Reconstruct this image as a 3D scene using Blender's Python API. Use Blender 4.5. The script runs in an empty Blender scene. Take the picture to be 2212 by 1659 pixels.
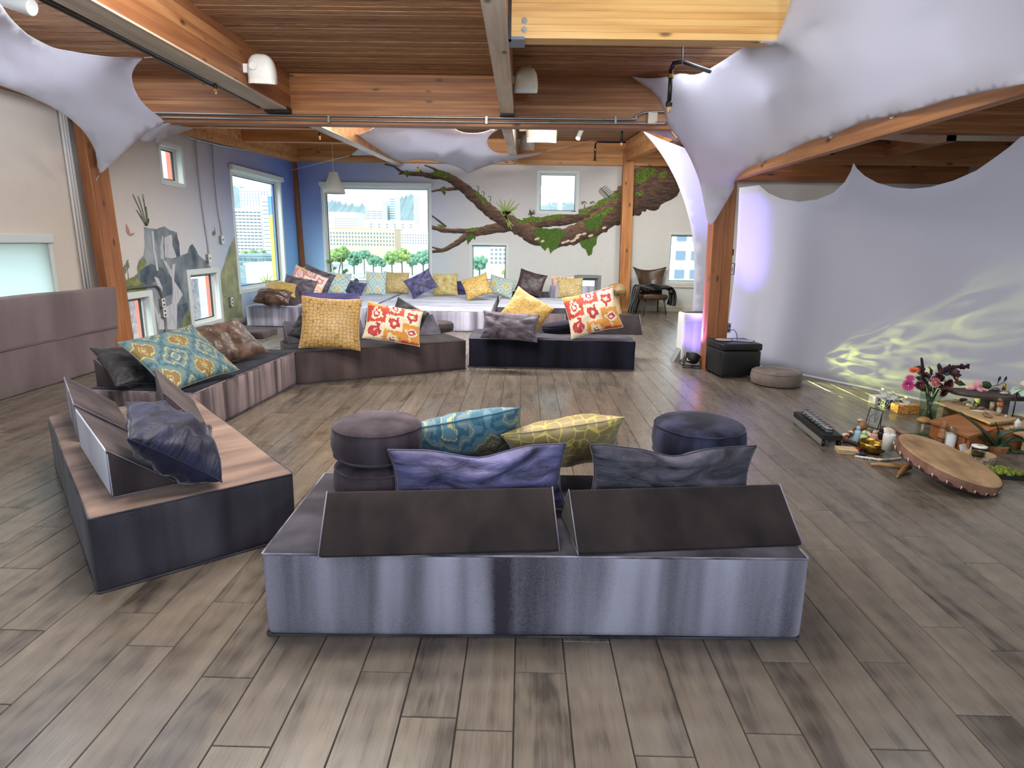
import bpy, bmesh, math, random
from math import sin, cos, pi, radians as R, sqrt, exp
from mathutils import Vector, Matrix, Euler
from mathutils.geometry import delaunay_2d_cdt
random.seed(7)
SC = bpy.context.scene
COL = SC.collection

# ------------------------------------------------------------------ camera
FPX, W0, H0, EYE = 1340.0, 2212.0, 1659.0, 1.6
PIT, YAW, ROL = R(12.92), R(-0.84), R(0.9)
FW = Vector((sin(YAW)*cos(PIT), cos(YAW)*cos(PIT), -sin(PIT)))
RT = Vector((cos(YAW), -sin(YAW), 0)); UP = RT.cross(FW)
RT, UP = cos(ROL)*RT + sin(ROL)*UP, -sin(ROL)*RT + cos(ROL)*UP
cam = bpy.data.cameras.new('camera'); camo = bpy.data.objects.new('camera', cam); COL.objects.link(camo)
cam.sensor_fit = 'HORIZONTAL'; cam.sensor_width = 36.0; cam.lens = 36.0*FPX/W0
cam.clip_start = 0.05; cam.clip_end = 6000
camo.matrix_world = Matrix(((RT.x, UP.x, -FW.x, 0), (RT.y, UP.y, -FW.y, 0), (RT.z, UP.z, -FW.z, EYE), (0, 0, 0, 1)))
SC.camera = camo

# ------------------------------------------------------------------ world and exposure
SC.view_settings.view_transform = 'Standard'; SC.view_settings.look = 'None'
SC.view_settings.exposure = 0.55; SC.view_settings.gamma = 1.0
SC.view_settings.use_curve_mapping = False
SC.cycles.use_denoising = True
SC.cycles.max_bounces = 8; SC.cycles.diffuse_bounces = 4; SC.cycles.glossy_bounces = 3
SC.cycles.transmission_bounces = 6; SC.cycles.transparent_max_bounces = 12
SC.cycles.volume_bounces = 2
SC.cycles.sample_clamp_indirect = 6.0
SC.cycles.caustics_reflective = False; SC.cycles.caustics_refractive = False
wd = bpy.data.worlds.new('overcast_sky'); SC.world = wd; wd.use_nodes = True
wn = wd.node_tree; wn.nodes.clear()
w_tc = wn.nodes.new('ShaderNodeTexCoord'); w_sep = wn.nodes.new('ShaderNodeSeparateXYZ')
w_rmp = wn.nodes.new('ShaderNodeValToRGB'); w_bg = wn.nodes.new('ShaderNodeBackground'); w_out = wn.nodes.new('ShaderNodeOutputWorld')
wn.links.new(w_tc.outputs['Generated'], w_sep.inputs[0]); wn.links.new(w_sep.outputs['Z'], w_rmp.inputs[0])
w_rmp.color_ramp.elements[0].position = 0.0; w_rmp.color_ramp.elements[0].color = (0.84, 0.93, 1.0, 1)
w_rmp.color_ramp.elements[1].position = 0.5; w_rmp.color_ramp.elements[1].color = (0.70, 0.86, 1.0, 1)
wn.links.new(w_rmp.outputs[0], w_bg.inputs[0]); w_bg.inputs[1].default_value = 1.35
wn.links.new(w_bg.outputs[0], w_out.inputs[0])

def sun_light(name, energy, col, rot, ang):
    l = bpy.data.lights.new(name, 'SUN'); l.energy = energy; l.color = col; l.angle = R(ang)
    o = bpy.data.objects.new(name, l); o.rotation_euler = [R(a) for a in rot]; COL.objects.link(o); return o
def area_light(name, loc, sx, sy, watts, col, aim=(0, 0, -1), spread=180, portal=False):
    l = bpy.data.lights.new(name, 'AREA'); l.shape = 'RECTANGLE'; l.size = sx; l.size_y = sy
    l.energy = watts; l.color = col; l.spread = R(spread)
    if portal: l.cycles.is_portal = True
    o = bpy.data.objects.new(name, l); o.location = loc
    o.rotation_euler = Vector(aim).to_track_quat('-Z', 'Y').to_euler(); COL.objects.link(o); return o
def point_light(name, loc, watts, col, rad=0.05):
    l = bpy.data.lights.new(name, 'POINT'); l.energy = watts; l.color = col; l.shadow_soft_size = rad
    o = bpy.data.objects.new(name, l); o.location = loc; COL.objects.link(o); return o
def spot_light(name, loc, aim, watts, col, ang, blend=0.5, rad=0.03):
    l = bpy.data.lights.new(name, 'SPOT'); l.energy = watts; l.color = col; l.spot_size = R(ang); l.spot_blend = blend; l.shadow_soft_size = rad
    o = bpy.data.objects.new(name, l); o.location = loc
    o.rotation_euler = (Vector(aim)-Vector(loc)).to_track_quat('-Z', 'Y').to_euler(); COL.objects.link(o); return o

# soft daylight from the overcast sky on the city outside
sun_light('daylight_sun', 3.2, (1.0, 0.98, 0.95), (50, 0, -25), 25)
# unseen area lights added under the near bay ceiling to brighten the room
NEU, WARM = (1.0, 0.96, 0.90), (1.0, 0.72, 0.42)
COOL = (0.84, 0.90, 1.0); COLD = (0.70, 0.83, 1.0)
area_light('ceiling_area_light', (-2.0, 0.4, 3.30), 1.6, 1.0, 14, COLD)
area_light('ceiling_area_light', (1.2, 0.0, 3.30), 1.6, 1.0, 14, COLD)
area_light('ceiling_area_light', (-1.5, 4.3, 3.42), 1.4, 0.9, 95, (1.0, 0.93, 0.84), aim=(0, 0.35, -1))
area_light('ceiling_area_light', (-0.6, 3.0, 3.42), 0.8, 0.9, 70, (1.0, 0.93, 0.84), aim=(0, 0.35, -1))
# unseen point lights added behind and above the camera as fill
point_light('fill_point', (-1.9, 3.3, 2.98), 60, COOL, 0.14)
point_light('fill_point', (0.3, 3.2, 2.95), 60, COOL, 0.14)
point_light('fill_point', (-2.6, -1.2, 2.2), 90, COLD, 0.2)
point_light('fill_point', (1.4, -1.8, 2.1), 190, COLD, 0.2)
# unseen far bay fill, added behind the cross beam, follows the sail lamps
# lamps above the translucent sails
area_light('sail_lamp', (-4.1, 5.0, 3.43), 1.6, 1.6, 32, COOL)
area_light('sail_lamp', (-4.3, 6.9, 3.43), 1.2, 1.2, 9, COOL)
area_light('sail_lamp', (2.0, 6.5, 3.43), 0.9, 1.6, 24, COOL)
area_light('sail_lamp', (3.2, 4.0, 3.43), 1.4, 1.6, 34, COOL)
area_light('sail_lamp', (-1.3, 11.6, 3.62), 2.2, 2.4, 34, COOL)
area_light('ceiling_area_light', (-2.2, 8.7, 3.48), 1.6, 0.8, 230, (0.95, 0.96, 0.98), aim=(0, 0.8, -1))  # this and the next two: added fill, hidden by the cross beam
area_light('ceiling_area_light', (-0.0, 8.9, 3.50), 1.6, 1.0, 230, (0.95, 0.96, 0.98), aim=(0, 0.8, -1))
area_light('ceiling_area_light', (0.9, 8.9, 3.50), 0.8, 1.0, 120, (0.95, 0.96, 0.98), aim=(0, 0.8, -1))
area_light('ceiling_area_light', (3.2, 12.6, 3.72), 0.8, 0.8, 60, (1.0, 0.97, 0.90))  # added to brighten the right end of the far wall
point_light('fill_point', (-1.0, 8.6, 3.25), 40, (1.0, 0.90, 0.76), 0.1)  # added fill point, out of sight above the cross beam
area_light('ceiling_area_light', (5.0, 8.5, 2.7), 0.8, 0.4, 10, (1.0, 0.93, 0.85))
# warm lamp over the right-hand sail, washing the near beam
spot_light('warm_spot_lamp', (1.35, 3.55, 3.2), (0.9, 5.0, 3.22), 16, (1.0, 0.72, 0.36), 120, 0.9, 0.06)
# daylight through the big windows
area_light('window_portal', (-3.5, 15.35, 1.7), 2.5, 2.3, 1, (1, 1, 1), aim=(0, -1, 0), portal=True)
area_light('window_portal', (-5.55, 13.05, 1.7), 2.4, 2.3, 1, (1, 1, 1), aim=(1, 0, 0), portal=True)

# ------------------------------------------------------------------ surveying: a sight line through the photograph met with a real plane
def sight(x, y): return FW + RT*((x-W0/2)/FPX) - UP*((y-H0/2)/FPX)
EYEP = Vector((0, 0, EYE))
def on_z(x, y, z=0.0):
    d = sight(x, y); return EYEP + d*((z-EYE)/d.z)
def on_y(x, y, yy):
    d = sight(x, y); return EYEP + d*(yy/d.y)
def on_x(x, y, xx):
    d = sight(x, y); return EYEP + d*(xx/d.x)

# ------------------------------------------------------------------ mesh helpers
class MB:
    def __init__(s): s.v = []; s.f = []; s.uv = None
    def add(s, vs, fs, M=None):
        b = len(s.v)
        s.v += [tuple(M @ Vector(v)) if M is not None else tuple(v) for v in vs]
        s.f += [tuple(b+i for i in f) for f in fs]; return s
    def box(s, a, b, M=None):
        x0, y0, z0 = a; x1, y1, z1 = b
        return s.add([(x0,y0,z0),(x1,y0,z0),(x1,y1,z0),(x0,y1,z0),(x0,y0,z1),(x1,y0,z1),(x1,y1,z1),(x0,y1,z1)],
                     [(0,3,2,1),(4,5,6,7),(0,1,5,4),(1,2,6,5),(2,3,7,6),(3,0,4,7)], M)
    def prism(s, poly, d, M=None):
        # polygon in local XZ extruded along +Y by d
        n = len(poly)
        vs = [(p[0], 0, p[1]) for p in poly] + [(p[0], d, p[1]) for p in poly]
        fs = [tuple(range(n)), tuple(range(2*n-1, n-1, -1))] + [(i, i+n, (i+1) % n+n, (i+1) % n) for i in range(n)]
        return s.add(vs, fs, M)
    def tube(s, pts, r, n=8, caps=True):
        pts = [Vector(p) for p in pts]; m = len(pts); rr = r if isinstance(r, (list, tuple)) else [r]*m
        vs = []; up = None
        for i, p in enumerate(pts):
            t = (pts[min(i+1, m-1)]-pts[max(i-1, 0)])
            t = t.normalized() if t.length > 1e-9 else Vector((0, 0, 1))
            if up is None: up = t.orthogonal().normalized()
            else:
                up = up - t*up.dot(t); up = up.normalized() if up.length > 1e-6 else t.orthogonal().normalized()
            b = t.cross(up)
            for k in range(n):
                a = 2*pi*k/n; vs.append(p + (up*cos(a)+b*sin(a))*rr[i])
        fs = [(i*n+k, i*n+(k+1) % n, (i+1)*n+(k+1) % n, (i+1)*n+k) for i in range(m-1) for k in range(n)]
        if caps: fs += [tuple(range(n-1, -1, -1)), tuple(range((m-1)*n, m*n))]
        return s.add(vs, fs)
    def lathe(s, prof, n=24, M=None, sx=1, sy=1):
        vs = []; m = len(prof)
        for r, z in prof:
            for k in range(n):
                a = 2*pi*k/n; vs.append((r*cos(a)*sx, r*sin(a)*sy, z))
        fs = [(i*n+k, i*n+(k+1) % n, (i+1)*n+(k+1) % n, (i+1)*n+k) for i in range(m-1) for k in range(n)]
        fs += [tuple(range(n-1, -1, -1)), tuple(range((m-1)*n, m*n))]
        return s.add(vs, fs, M)
    def ball(s, c, r, n=10, m=6, sc=(1, 1, 1)):
        prof = [(max(r*sin(pi*i/m), 1e-4), -r*cos(pi*i/m)) for i in range(m+1)]
        return s.lathe(prof, n, Matrix.Translation(c) @ Matrix.Diagonal((sc[0], sc[1], sc[2], 1)))
    def blade(s, pts, wid, nrm=(0, 0, 1), fold=0.0):
        # leaf: strip along pts with widths, slightly folded
        pts = [Vector(p) for p in pts]; m = len(pts); nrm = Vector(nrm); vs = []
        for i, p in enumerate(pts):
            t = (pts[min(i+1, m-1)]-pts[max(i-1, 0)]).normalized(); b = t.cross(nrm)
            b = b.normalized() if b.length > 1e-5 else t.orthogonal().normalized(); u = b.cross(t)
            w = wid[i]
            vs += [p-b*w+u*w*fold, p, p+b*w+u*w*fold]
        fs = []
        for i in range(m-1):
            fs += [(3*i, 3*i+1, 3*i+4, 3*i+3), (3*i+1, 3*i+2, 3*i+5, 3*i+4)]
        return s.add(vs, fs)
    def mesh(s, name, mat, smooth=False):
        me = bpy.data.meshes.new(name); me.from_pydata([tuple(v) for v in s.v], [], s.f)
        for m_ in (mat if isinstance(mat, (list, tuple)) else [mat]): me.materials.append(m_)
        if smooth:
            me.polygons.foreach_set('use_smooth', [True]*len(me.polygons))
        me.update(); return me
    def build(s, name, mat, parent=None, smooth=False, bevel=0, seg=2, auto=None, solid=0, subsurf=0):
        o = bpy.data.objects.new(name, s.mesh(name, mat, smooth)); COL.objects.link(o)
        if bevel:
            md = o.modifiers.new('bevel', 'BEVEL'); md.width = bevel; md.segments = seg; md.limit_method = 'ANGLE'; md.angle_limit = R(40)
            if smooth is False: o.data.polygons.foreach_set('use_smooth', [True]*len(o.data.polygons)); md.harden_normals = True
        if subsurf:
            md = o.modifiers.new('sub', 'SUBSURF'); md.levels = subsurf; md.render_levels = subsurf
        if solid:
            md = o.modifiers.new('thick', 'SOLIDIFY'); md.thickness = solid; md.offset = 0
        if parent is not None: o.parent = parent
        return o
def tag(o, label=None, cat=None, group=None, kind=None):
    if label: o['label'] = label
    if cat: o['category'] = cat
    if group: o['group'] = group
    if kind: o['kind'] = kind
    return o
def empty(name, label, cat, loc=(0, 0, 0), rz=0, group=None, kind=None):
    o = bpy.data.objects.new(name, None); o.location = loc; o.rotation_euler = (0, 0, rz); o.empty_display_size = 0.1
    COL.objects.link(o); return tag(o, label, cat, group, kind)
def share(name, me, parent=None, loc=(0, 0, 0), rot=(0, 0, 0), scale=(1, 1, 1)):
    o = bpy.data.objects.new(name, me); COL.objects.link(o); o.location = loc; o.rotation_euler = rot; o.scale = scale
    if parent is not None: o.parent = parent
    return o
def copy_thing(o, loc=None, rz=None, label=None, parent=None):
    c = o.copy(); COL.objects.link(c)
    if parent is not None: c.parent = parent
    if loc is not None: c.location = loc
    if rz is not None: c.rotation_euler = (0, 0, rz)
    if label: c['label'] = label
    for ch in list(o.children): copy_thing(ch, parent=c)
    return c
def smoothpts(P, n=6, closed=False):
    # Catmull-Rom through points
    P = [Vector(p) for p in P]; out = []; m = len(P)
    for i in range(m if closed else m-1):
        p0 = P[(i-1) % m] if closed or i > 0 else P[0]; p1 = P[i]; p2 = P[(i+1) % m]; p3 = P[(i+2) % m] if closed or i+2 < m else P[-1]
        for k in range(n):
            t = k/n
            out.append(0.5*((2*p1)+(p2-p0)*t+(2*p0-5*p1+4*p2-p3)*t*t+(3*p1-p0-3*p2+p3)*t**3))
    if not closed: out.append(P[-1])
    return out

# ------------------------------------------------------------------ materials
def lin(c):
    f = lambda u: u/12.92 if u <= 0.04045 else ((u+0.055)/1.055)**2.4
    return (f(c[0]/255), f(c[1]/255), f(c[2]/255), 1.0)
class NT:
    def __init__(s, name):
        s.m = bpy.data.materials.new(name); s.m.use_nodes = True; s.t = s.m.node_tree; s.t.nodes.clear()
        s.out = s.t.nodes.new('ShaderNodeOutputMaterial')
    def n(s, typ, _p=None, **kw):
        nd = s.t.nodes.new('ShaderNode'+typ)
        for k, v in (_p or {}).items(): setattr(nd, k, v)
        for k, v in kw.items():
            if k.startswith('i') and k[1:].isdigit(): inp = nd.inputs[int(k[1:])]
            else: inp = nd.inputs[k.replace('_', ' ')]
            if isinstance(v, bpy.types.NodeSocket): s.t.links.new(v, inp)
            else: inp.default_value = v
        return nd
    def math(s, op, a, b=0.0, c=0.0):
        return s.n('Math', {'operation': op}, i0=a, i1=b, i2=c).outputs[0]
    def mapr(s, v, a, b, c=0.0, d=1.0, smooth=False):
        nd = s.n('MapRange', {'interpolation_type': 'SMOOTHSTEP' if smooth else 'LINEAR'}, i0=v, i1=a, i2=b, i3=c, i4=d); return nd.outputs[0]
    def ramp(s, v, stops, interp='LINEAR'):
        nd = s.n('ValToRGB', Fac=v); cr = nd.color_ramp; cr.interpolation = interp
        while len(cr.elements) > 2: cr.elements.remove(cr.elements[-1])
        for i, (p, c) in enumerate(stops):
            e = cr.elements[i] if i < 2 else cr.elements.new(p)
            e.position = p; e.color = lin(c)
        return nd.outputs[0]
    def mix(s, f, a, b, mode='MIX'):
        nd = s.t.nodes.new('ShaderNodeMix'); nd.data_type = 'RGBA'; nd.blend_type = mode
        for inp, v in ((nd.inputs[0], f), (nd.inputs[6], a), (nd.inputs[7], b)):
            if isinstance(v, bpy.types.NodeSocket): s.t.links.new(v, inp)
            elif isinstance(v, tuple): inp.default_value = v if len(v) == 4 else lin(v)
            else: inp.default_value = v
        return nd.outputs[2]
    def co(s, which='Object', scale=(1, 1, 1), rot=(0, 0, 0), loc=(0, 0, 0)):
        if which == 'Position': v = s.n('NewGeometry').outputs['Position']
        else: v = s.n('TexCoord').outputs[which]
        return s.n('Mapping', Vector=v, Scale=scale, Rotation=rot, Location=loc).outputs[0]
    def noise(s, v, scale, detail=3, rough=0.55, dist=0.0):
        return s.n('TexNoise', Vector=v, Scale=scale, Detail=detail, Roughness=rough, Distortion=dist).outputs['Fac']
    def bsdf(s, color, rough=0.5, bump=None, bstr=0.3, bdist=0.01, **kw):
        b = s.n('BsdfPrincipled')
        ci = b.inputs['Base Color']
        if isinstance(color, bpy.types.NodeSocket): s.t.links.new(color, ci)
        else: ci.default_value = color if len(color) == 4 else lin(color)
        if isinstance(rough, bpy.types.NodeSocket): s.t.links.new(rough, b.inputs['Roughness'])
        else: b.inputs['Roughness'].default_value = rough
        for k, v in kw.items():
            i = b.inputs[k.replace('_', ' ')]
            if isinstance(v, bpy.types.NodeSocket): s.t.links.new(v, i)
            else: i.default_value = v
        if bump is not None:
            bn = s.n('Bump', Strength=bstr, Distance=bdist, Height=bump); s.t.links.new(bn.outputs[0], b.inputs['Normal'])
        s.t.links.new(b.outputs[0], s.out.inputs[0]); s.b = b; return s.m
def plain(name, c, rough=0.5, **kw): return NT(name).bsdf(c, rough, **kw)
def mottled(name, c1, c2, scale=8, rough=0.6, stretch=(1, 1, 1), bstr=0.0, which='Object', detail=4, **kw):
    t = NT(name); v = t.co(which, stretch); f = t.noise(v, scale, detail)
    c = t.ramp(f, [(0.3, c1), (0.7, c2)])
    return t.bsdf(c, rough, bump=f if bstr else None, bstr=bstr, **kw)

def wood(name, dark, mid, light, axis, rough=0.55, fine=60, knots=True, var=0.5, bstr=0.15):
    t = NT(name); sc = [7, 7, 7]; sc[axis] = 0.7
    rnd = t.math('ADD', t.n('ObjectInfo').outputs['Random'], t.n('NewGeometry').outputs['Random Per Island'])
    off = t.n('CombineXYZ', X=t.math('MULTIPLY', rnd, 37.0), Y=t.math('MULTIPLY', rnd, 71.0), Z=t.math('MULTIPLY', rnd, 53.0)).outputs[0]
    p = t.n('VectorMath', {'operation': 'ADD'}, i0=t.n('NewGeometry').outputs['Position'], i1=off).outputs[0]
    v = t.n('Mapping', Vector=p, Scale=tuple(sc)).outputs[0]
    warp = t.noise(v, 1.2, 2)
    sc2 = [40, 40, 40]; sc2[axis] = 1.2
    g = t.noise(t.n('Mapping', Vector=p, Scale=tuple(sc2)).outputs[0], 1.0, 4, 0.6)
    f = t.math('ADD', t.math('MULTIPLY', warp, 0.65), t.math('MULTIPLY', g, 0.45))
    f = t.math('ADD', f, t.math('MULTIPLY', t.math('SUBTRACT', t.math('FRACT', t.math('MULTIPLY', rnd, 7.31)), 0.5), var*0.4))
    c = t.ramp(f, [(0.28, dark), (0.55, mid), (0.8, light)])
    if knots:
        sk = [5, 5, 5]; sk[axis] = 2.2
        vo = t.n('TexVoronoi', Vector=t.n('Mapping', Vector=p, Scale=tuple(sk)).outputs[0], Scale=1.0).outputs['Distance']
        c = t.mix(t.mapr(vo, 0.05, 0.16, 0.85, 0.0, True), c, tuple(int(x*0.45) for x in dark))
    return t.bsdf(c, rough, bump=g, bstr=bstr, bdist=0.004)

def velvet(name, dark, light, stretch=(5, 5, 0.5), lo=0.35, hi=0.65, sheen=0.12, rough=0.85):
    t = NT(name)
    off = t.n('ObjectInfo').outputs['Random']
    p = t.n('VectorMath', {'operation': 'ADD'}, i0=t.n('TexCoord').outputs['Object'], i1=t.n('CombineXYZ', X=t.math('MULTIPLY', off, 19.0), Y=t.math('MULTIPLY', off, 7.0)).outputs[0]).outputs[0]
    v = t.n('Mapping', Vector=p, Scale=stretch).outputs[0]
    a = t.noise(v, 1.0, 2, 0.5, 0.3); b = t.noise(p, 160, 2); c_ = t.noise(v, 3.1, 2)
    f = t.math('ADD', t.math('ADD', t.math('MULTIPLY', a, 0.72), t.math('MULTIPLY', b, 0.12)), t.math('MULTIPLY', c_, 0.16))
    c = t.ramp(f, [(lo, dark), (hi, light)])
    return t.bsdf(c, rough, bump=b, bstr=0.25, bdist=0.002, Sheen_Weight=sheen, Sheen_Roughness=0.4, Specular_IOR_Level=0.15)

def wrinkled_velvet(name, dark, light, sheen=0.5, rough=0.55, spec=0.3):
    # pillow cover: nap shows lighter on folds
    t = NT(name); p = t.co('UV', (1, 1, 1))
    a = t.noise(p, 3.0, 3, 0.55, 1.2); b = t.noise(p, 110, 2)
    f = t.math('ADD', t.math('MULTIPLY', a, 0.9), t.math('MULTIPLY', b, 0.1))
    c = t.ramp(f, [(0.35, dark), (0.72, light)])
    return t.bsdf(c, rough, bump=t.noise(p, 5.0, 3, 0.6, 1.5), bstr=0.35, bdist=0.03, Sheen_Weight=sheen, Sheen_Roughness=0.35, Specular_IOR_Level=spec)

m_white = plain('white_paint', (214, 214, 210), 0.55)
m_frame = plain('window_frame_white', (205, 212, 208), 0.45)
m_frame_grey = plain('window_frame_grey', (128, 130, 128), 0.5)
m_gasket = plain('dark_gasket', (40, 42, 46), 0.6)
m_black = plain('matte_black', (16, 16, 17), 0.5)
m_blackmetal = plain('black_metal', (26, 26, 27), 0.4, Metallic=0.6)
m_steel = plain('galvanised_conduit', (150, 150, 148), 0.35, Metallic=0.85)
m_darksteel = plain('dark_pipe', (48, 46, 44), 0.45, Metallic=0.7)
m_brass = plain('brass', (170, 130, 60), 0.3, Metallic=0.9)
m_chrome = plain('chrome', (200, 200, 200), 0.15, Metallic=1.0)
m_plastic = plain('white_plastic', (212, 212, 208), 0.4)
m_cream = plain('cream_plastic', (214, 204, 180), 0.45)
m_coral = plain('coral_paint', (226, 120, 96), 0.6)
m_rope = plain('white_cord', (215, 210, 198), 0.8)

def glass_mat(name, tint=(0.93, 0.97, 0.97), refl=0.06):
    t = NT(name); tr = t.n('BsdfTransparent', Color=(*tint, 1)); gl = t.n('BsdfGlossy', Color=(1, 1, 1, 1), Roughness=0.02)
    lw = t.n('LayerWeight', Blend=0.5).outputs['Facing']
    fac = t.math('ADD', t.math('MULTIPLY', t.math('POWER', lw, 5.0), 0.35), refl*0.4)
    mx = t.n('MixShader', i0=fac, i1=tr.outputs[0], i2=gl.outputs[0])
    t.t.links.new(mx.outputs[0], t.out.inputs[0]); return t.m
m_glass = glass_mat('window_glass', (0.90, 0.96, 0.97))
m_clear = glass_mat('clear_glass', (0.86, 0.9, 0.89))

def fabric_sail():
    t = NT('stretch_fabric'); p = t.co('Position', (1, 1, 1)); b = t.noise(p, 420, 2)
    d = t.n('BsdfDiffuse', Color=lin((222, 222, 230)), Roughness=0.6); tl = t.n('BsdfTranslucent', Color=lin((222, 220, 226)))
    bn = t.n('Bump', Strength=0.06, Distance=0.002, Height=b); t.t.links.new(bn.outputs[0], d.inputs['Normal'])
    mx = t.n('MixShader', i0=0.42, i1=d.outputs[0], i2=tl.outputs[0]); t.t.links.new(mx.outputs[0], t.out.inputs[0]); return t.m
m_sail = fabric_sail()
def fabric_curtain():
    t = NT('curtain_fabric'); d = t.n('BsdfDiffuse', Color=lin((186, 186, 196)), Roughness=0.6); tl = t.n('BsdfTranslucent', Color=lin((186, 184, 190)))
    mx = t.n('MixShader', i0=0.15, i1=d.outputs[0], i2=tl.outputs[0]); t.t.links.new(mx.outputs[0], t.out.inputs[0]); return t.m
m_curtain = fabric_curtain()

# ------------------------------------------------------------------ materials of the shell
def floor_mat():
    t = NT('laminate_plank')
    rnd = t.math('FRACT', t.math('ADD', t.n('ObjectInfo').outputs['Random'], t.n('NewGeometry').outputs['Random Per Island']))
    off = t.n('CombineXYZ', X=t.math('MULTIPLY', rnd, 91.0), Y=t.math('MULTIPLY', rnd, 57.0)).outputs[0]
    p = t.n('VectorMath', {'operation': 'ADD'}, i0=t.n('NewGeometry').outputs['Position'], i1=off).outputs[0]
    big = t.noise(t.n('Mapping', Vector=p, Scale=(9, 1.5, 1)).outputs[0], 1.0, 4, 0.6, 0.9)
    fine = t.noise(t.n('Mapping', Vector=p, Scale=(110, 3, 1)).outputs[0], 1.0, 3, 0.6)
    cath = t.n('TexWave', {'wave_type': 'RINGS', 'rings_direction': 'X'}, Vector=t.n('Mapping', Vector=p, Scale=(10, 1.1, 1)).outputs[0], Scale=2.2, Distortion=4.0, Detail=2.0).outputs['Fac']
    f = t.math('ADD', t.math('MULTIPLY', big, 0.70), t.math('MULTIPLY', fine, 0.13))
    f = t.math('ADD', f, t.math('MULTIPLY', cath, 0.05))
    f = t.math('ADD', f, t.math('MULTIPLY', t.math('SUBTRACT', rnd, 0.5), 0.13))
    c = t.ramp(f, [(0.26, (66, 58, 51)), (0.40, (100, 90, 79)), (0.58, (118, 107, 94)), (0.8, (142, 131, 116))])
    vk = t.n('TexVoronoi', Vector=t.n('Mapping', Vector=p, Scale=(5.0, 1.9, 1)).outputs[0], Scale=1.0).outputs['Distance']
    c = t.mix(t.mapr(vk, 0.02, 0.12, 0.5, 0.0, True), c, (70, 62, 58))
    r = t.mapr(fine, 0.3, 0.7, 0.24, 0.34)
    return t.bsdf(c, r, bump=fine, bstr=0.015, bdist=0.002, Specular_IOR_Level=0.55, Coat_Weight=0.2, Coat_Roughness=0.2)
m_plank = floor_mat()
m_gap = plain('plank_gap', (30, 26, 23), 0.9)

def ceiling_mat():
    t = NT('rough_sawn_board')
    rnd = t.math('FRACT', t.math('ADD', t.n('ObjectInfo').outputs['Random'], t.n('NewGeometry').outputs['Random Per Island']))
    off = t.n('CombineXYZ', X=t.math('MULTIPLY', rnd, 91.0), Y=t.math('MULTIPLY', rnd, 57.0)).outputs[0]
    p = t.n('VectorMath', {'operation': 'ADD'}, i0=t.n('NewGeometry').outputs['Position'], i1=off).outputs[0]
    a = t.noise(t.n('Mapping', Vector=p, Scale=(2.2, 30, 8)).outputs[0], 1.0, 5, 0.65)
    b = t.noise(t.n('Mapping', Vector=p, Scale=(9, 60, 8)).outputs[0], 1.0, 3, 0.6)
    f = t.math('ADD', t.math('ADD', t.math('MULTIPLY', a, 0.6), t.math('MULTIPLY', b, 0.4)), t.math('MULTIPLY', t.math('SUBTRACT', rnd, 0.5), 0.16))
    c = t.ramp(f, [(0.30, (72, 50, 34)), (0.42, (132, 96, 66)), (0.58, (162, 122, 86)), (0.74, (192, 158, 122))])
    return t.bsdf(c, 0.75, bump=b, bstr=0.5, bdist=0.01)
m_board = ceiling_mat()
m_glulam = wood('glulam_fir', (104, 60, 32), (152, 98, 56), (184, 132, 82), 0)
m_glulam_y = wood('glulam_fir_long', (98, 58, 36), (140, 92, 58), (172, 124, 82), 1)
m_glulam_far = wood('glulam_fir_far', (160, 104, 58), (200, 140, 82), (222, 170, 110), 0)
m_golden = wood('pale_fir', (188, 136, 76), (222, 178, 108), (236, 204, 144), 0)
m_post = wood('post_fir', (136, 82, 40), (182, 118, 60), (210, 152, 90), 2)
m_post_dark = wood('post_fir_brown', (98, 56, 28), (134, 80, 42), (164, 106, 60), 2)
m_db = wood('low_beam_fir', (142, 88, 50), (186, 128, 78), (210, 160, 108), 1)
m_weathered_uplit = wood('weathered_uplit_wood', (140, 124, 106), (190, 174, 154), (220, 206, 188), 1, var=0.3)  # grey weathering, made lighter for the uplight on beam undersides

def wall_mat(name, kind):
    t = NT(name); pos = t.n('NewGeometry').outputs['Position']; s = t.n('SeparateXYZ', i0=pos)
    n1 = t.noise(pos, 0.9, 3, 0.5); n2 = t.noise(pos, 6, 3)
    if kind == 'far':
        # mural sky: violet blue in the corner, fading to warm grey white along the wall, paler and greener low down
        f = t.mapr(t.math('ADD', s.outputs['X'], t.math('MULTIPLY', n1, 1.2)), -5.0, -0.6, 0, 1)
        up = t.ramp(f, [(0.0, (112, 134, 196)), (0.45, (158, 170, 206)), (1.0, (206, 202, 198))])
        lo = t.ramp(f, [(0.0, (140, 184, 222)), (0.45, (176, 200, 214)), (1.0, (204, 206, 200))])
        c = t.mix(t.mapr(s.outputs['Z'], 0.8, 2.9, 0, 1, True), lo, up)
    elif kind == 'left':
        f = t.mapr(t.math('ADD', s.outputs['Y'], t.math('MULTIPLY', n1, 1.5)), 8.5, 15.2, 0, 1)
        up = t.ramp(f, [(0.0, (206, 196, 184)), (0.35, (188, 186, 190)), (0.65, (150, 152, 186)), (1.0, (104, 126, 194))])
        lo = t.ramp(f, [(0.0, (206, 196, 184)), (0.4, (196, 200, 204)), (0.8, (150, 186, 226)), (1.0, (132, 184, 232))])
        c = t.mix(t.mapr(s.outputs['Z'], 1.0, 2.9, 0, 1, True), lo, up)
    else:
        c = t.ramp(n1, [(0.3, (190, 184, 178)), (0.7, (202, 197, 192))])
    c = t.mix(t.mapr(n2, 0.4, 0.7, 0.0, 0.06), c, (150, 146, 144))
    return t.bsdf(c, 0.85, bump=n2, bstr=0.05, bdist=0.005)
m_wall_far, m_wall_left, m_wall = wall_mat('mural_sky_far', 'far'), wall_mat('mural_sky_left', 'left'), wall_mat('grey_wall_paint', 'plain')
m_wall_cream = plain('cream_wall_paint', (206, 200, 184), 0.85)

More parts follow.
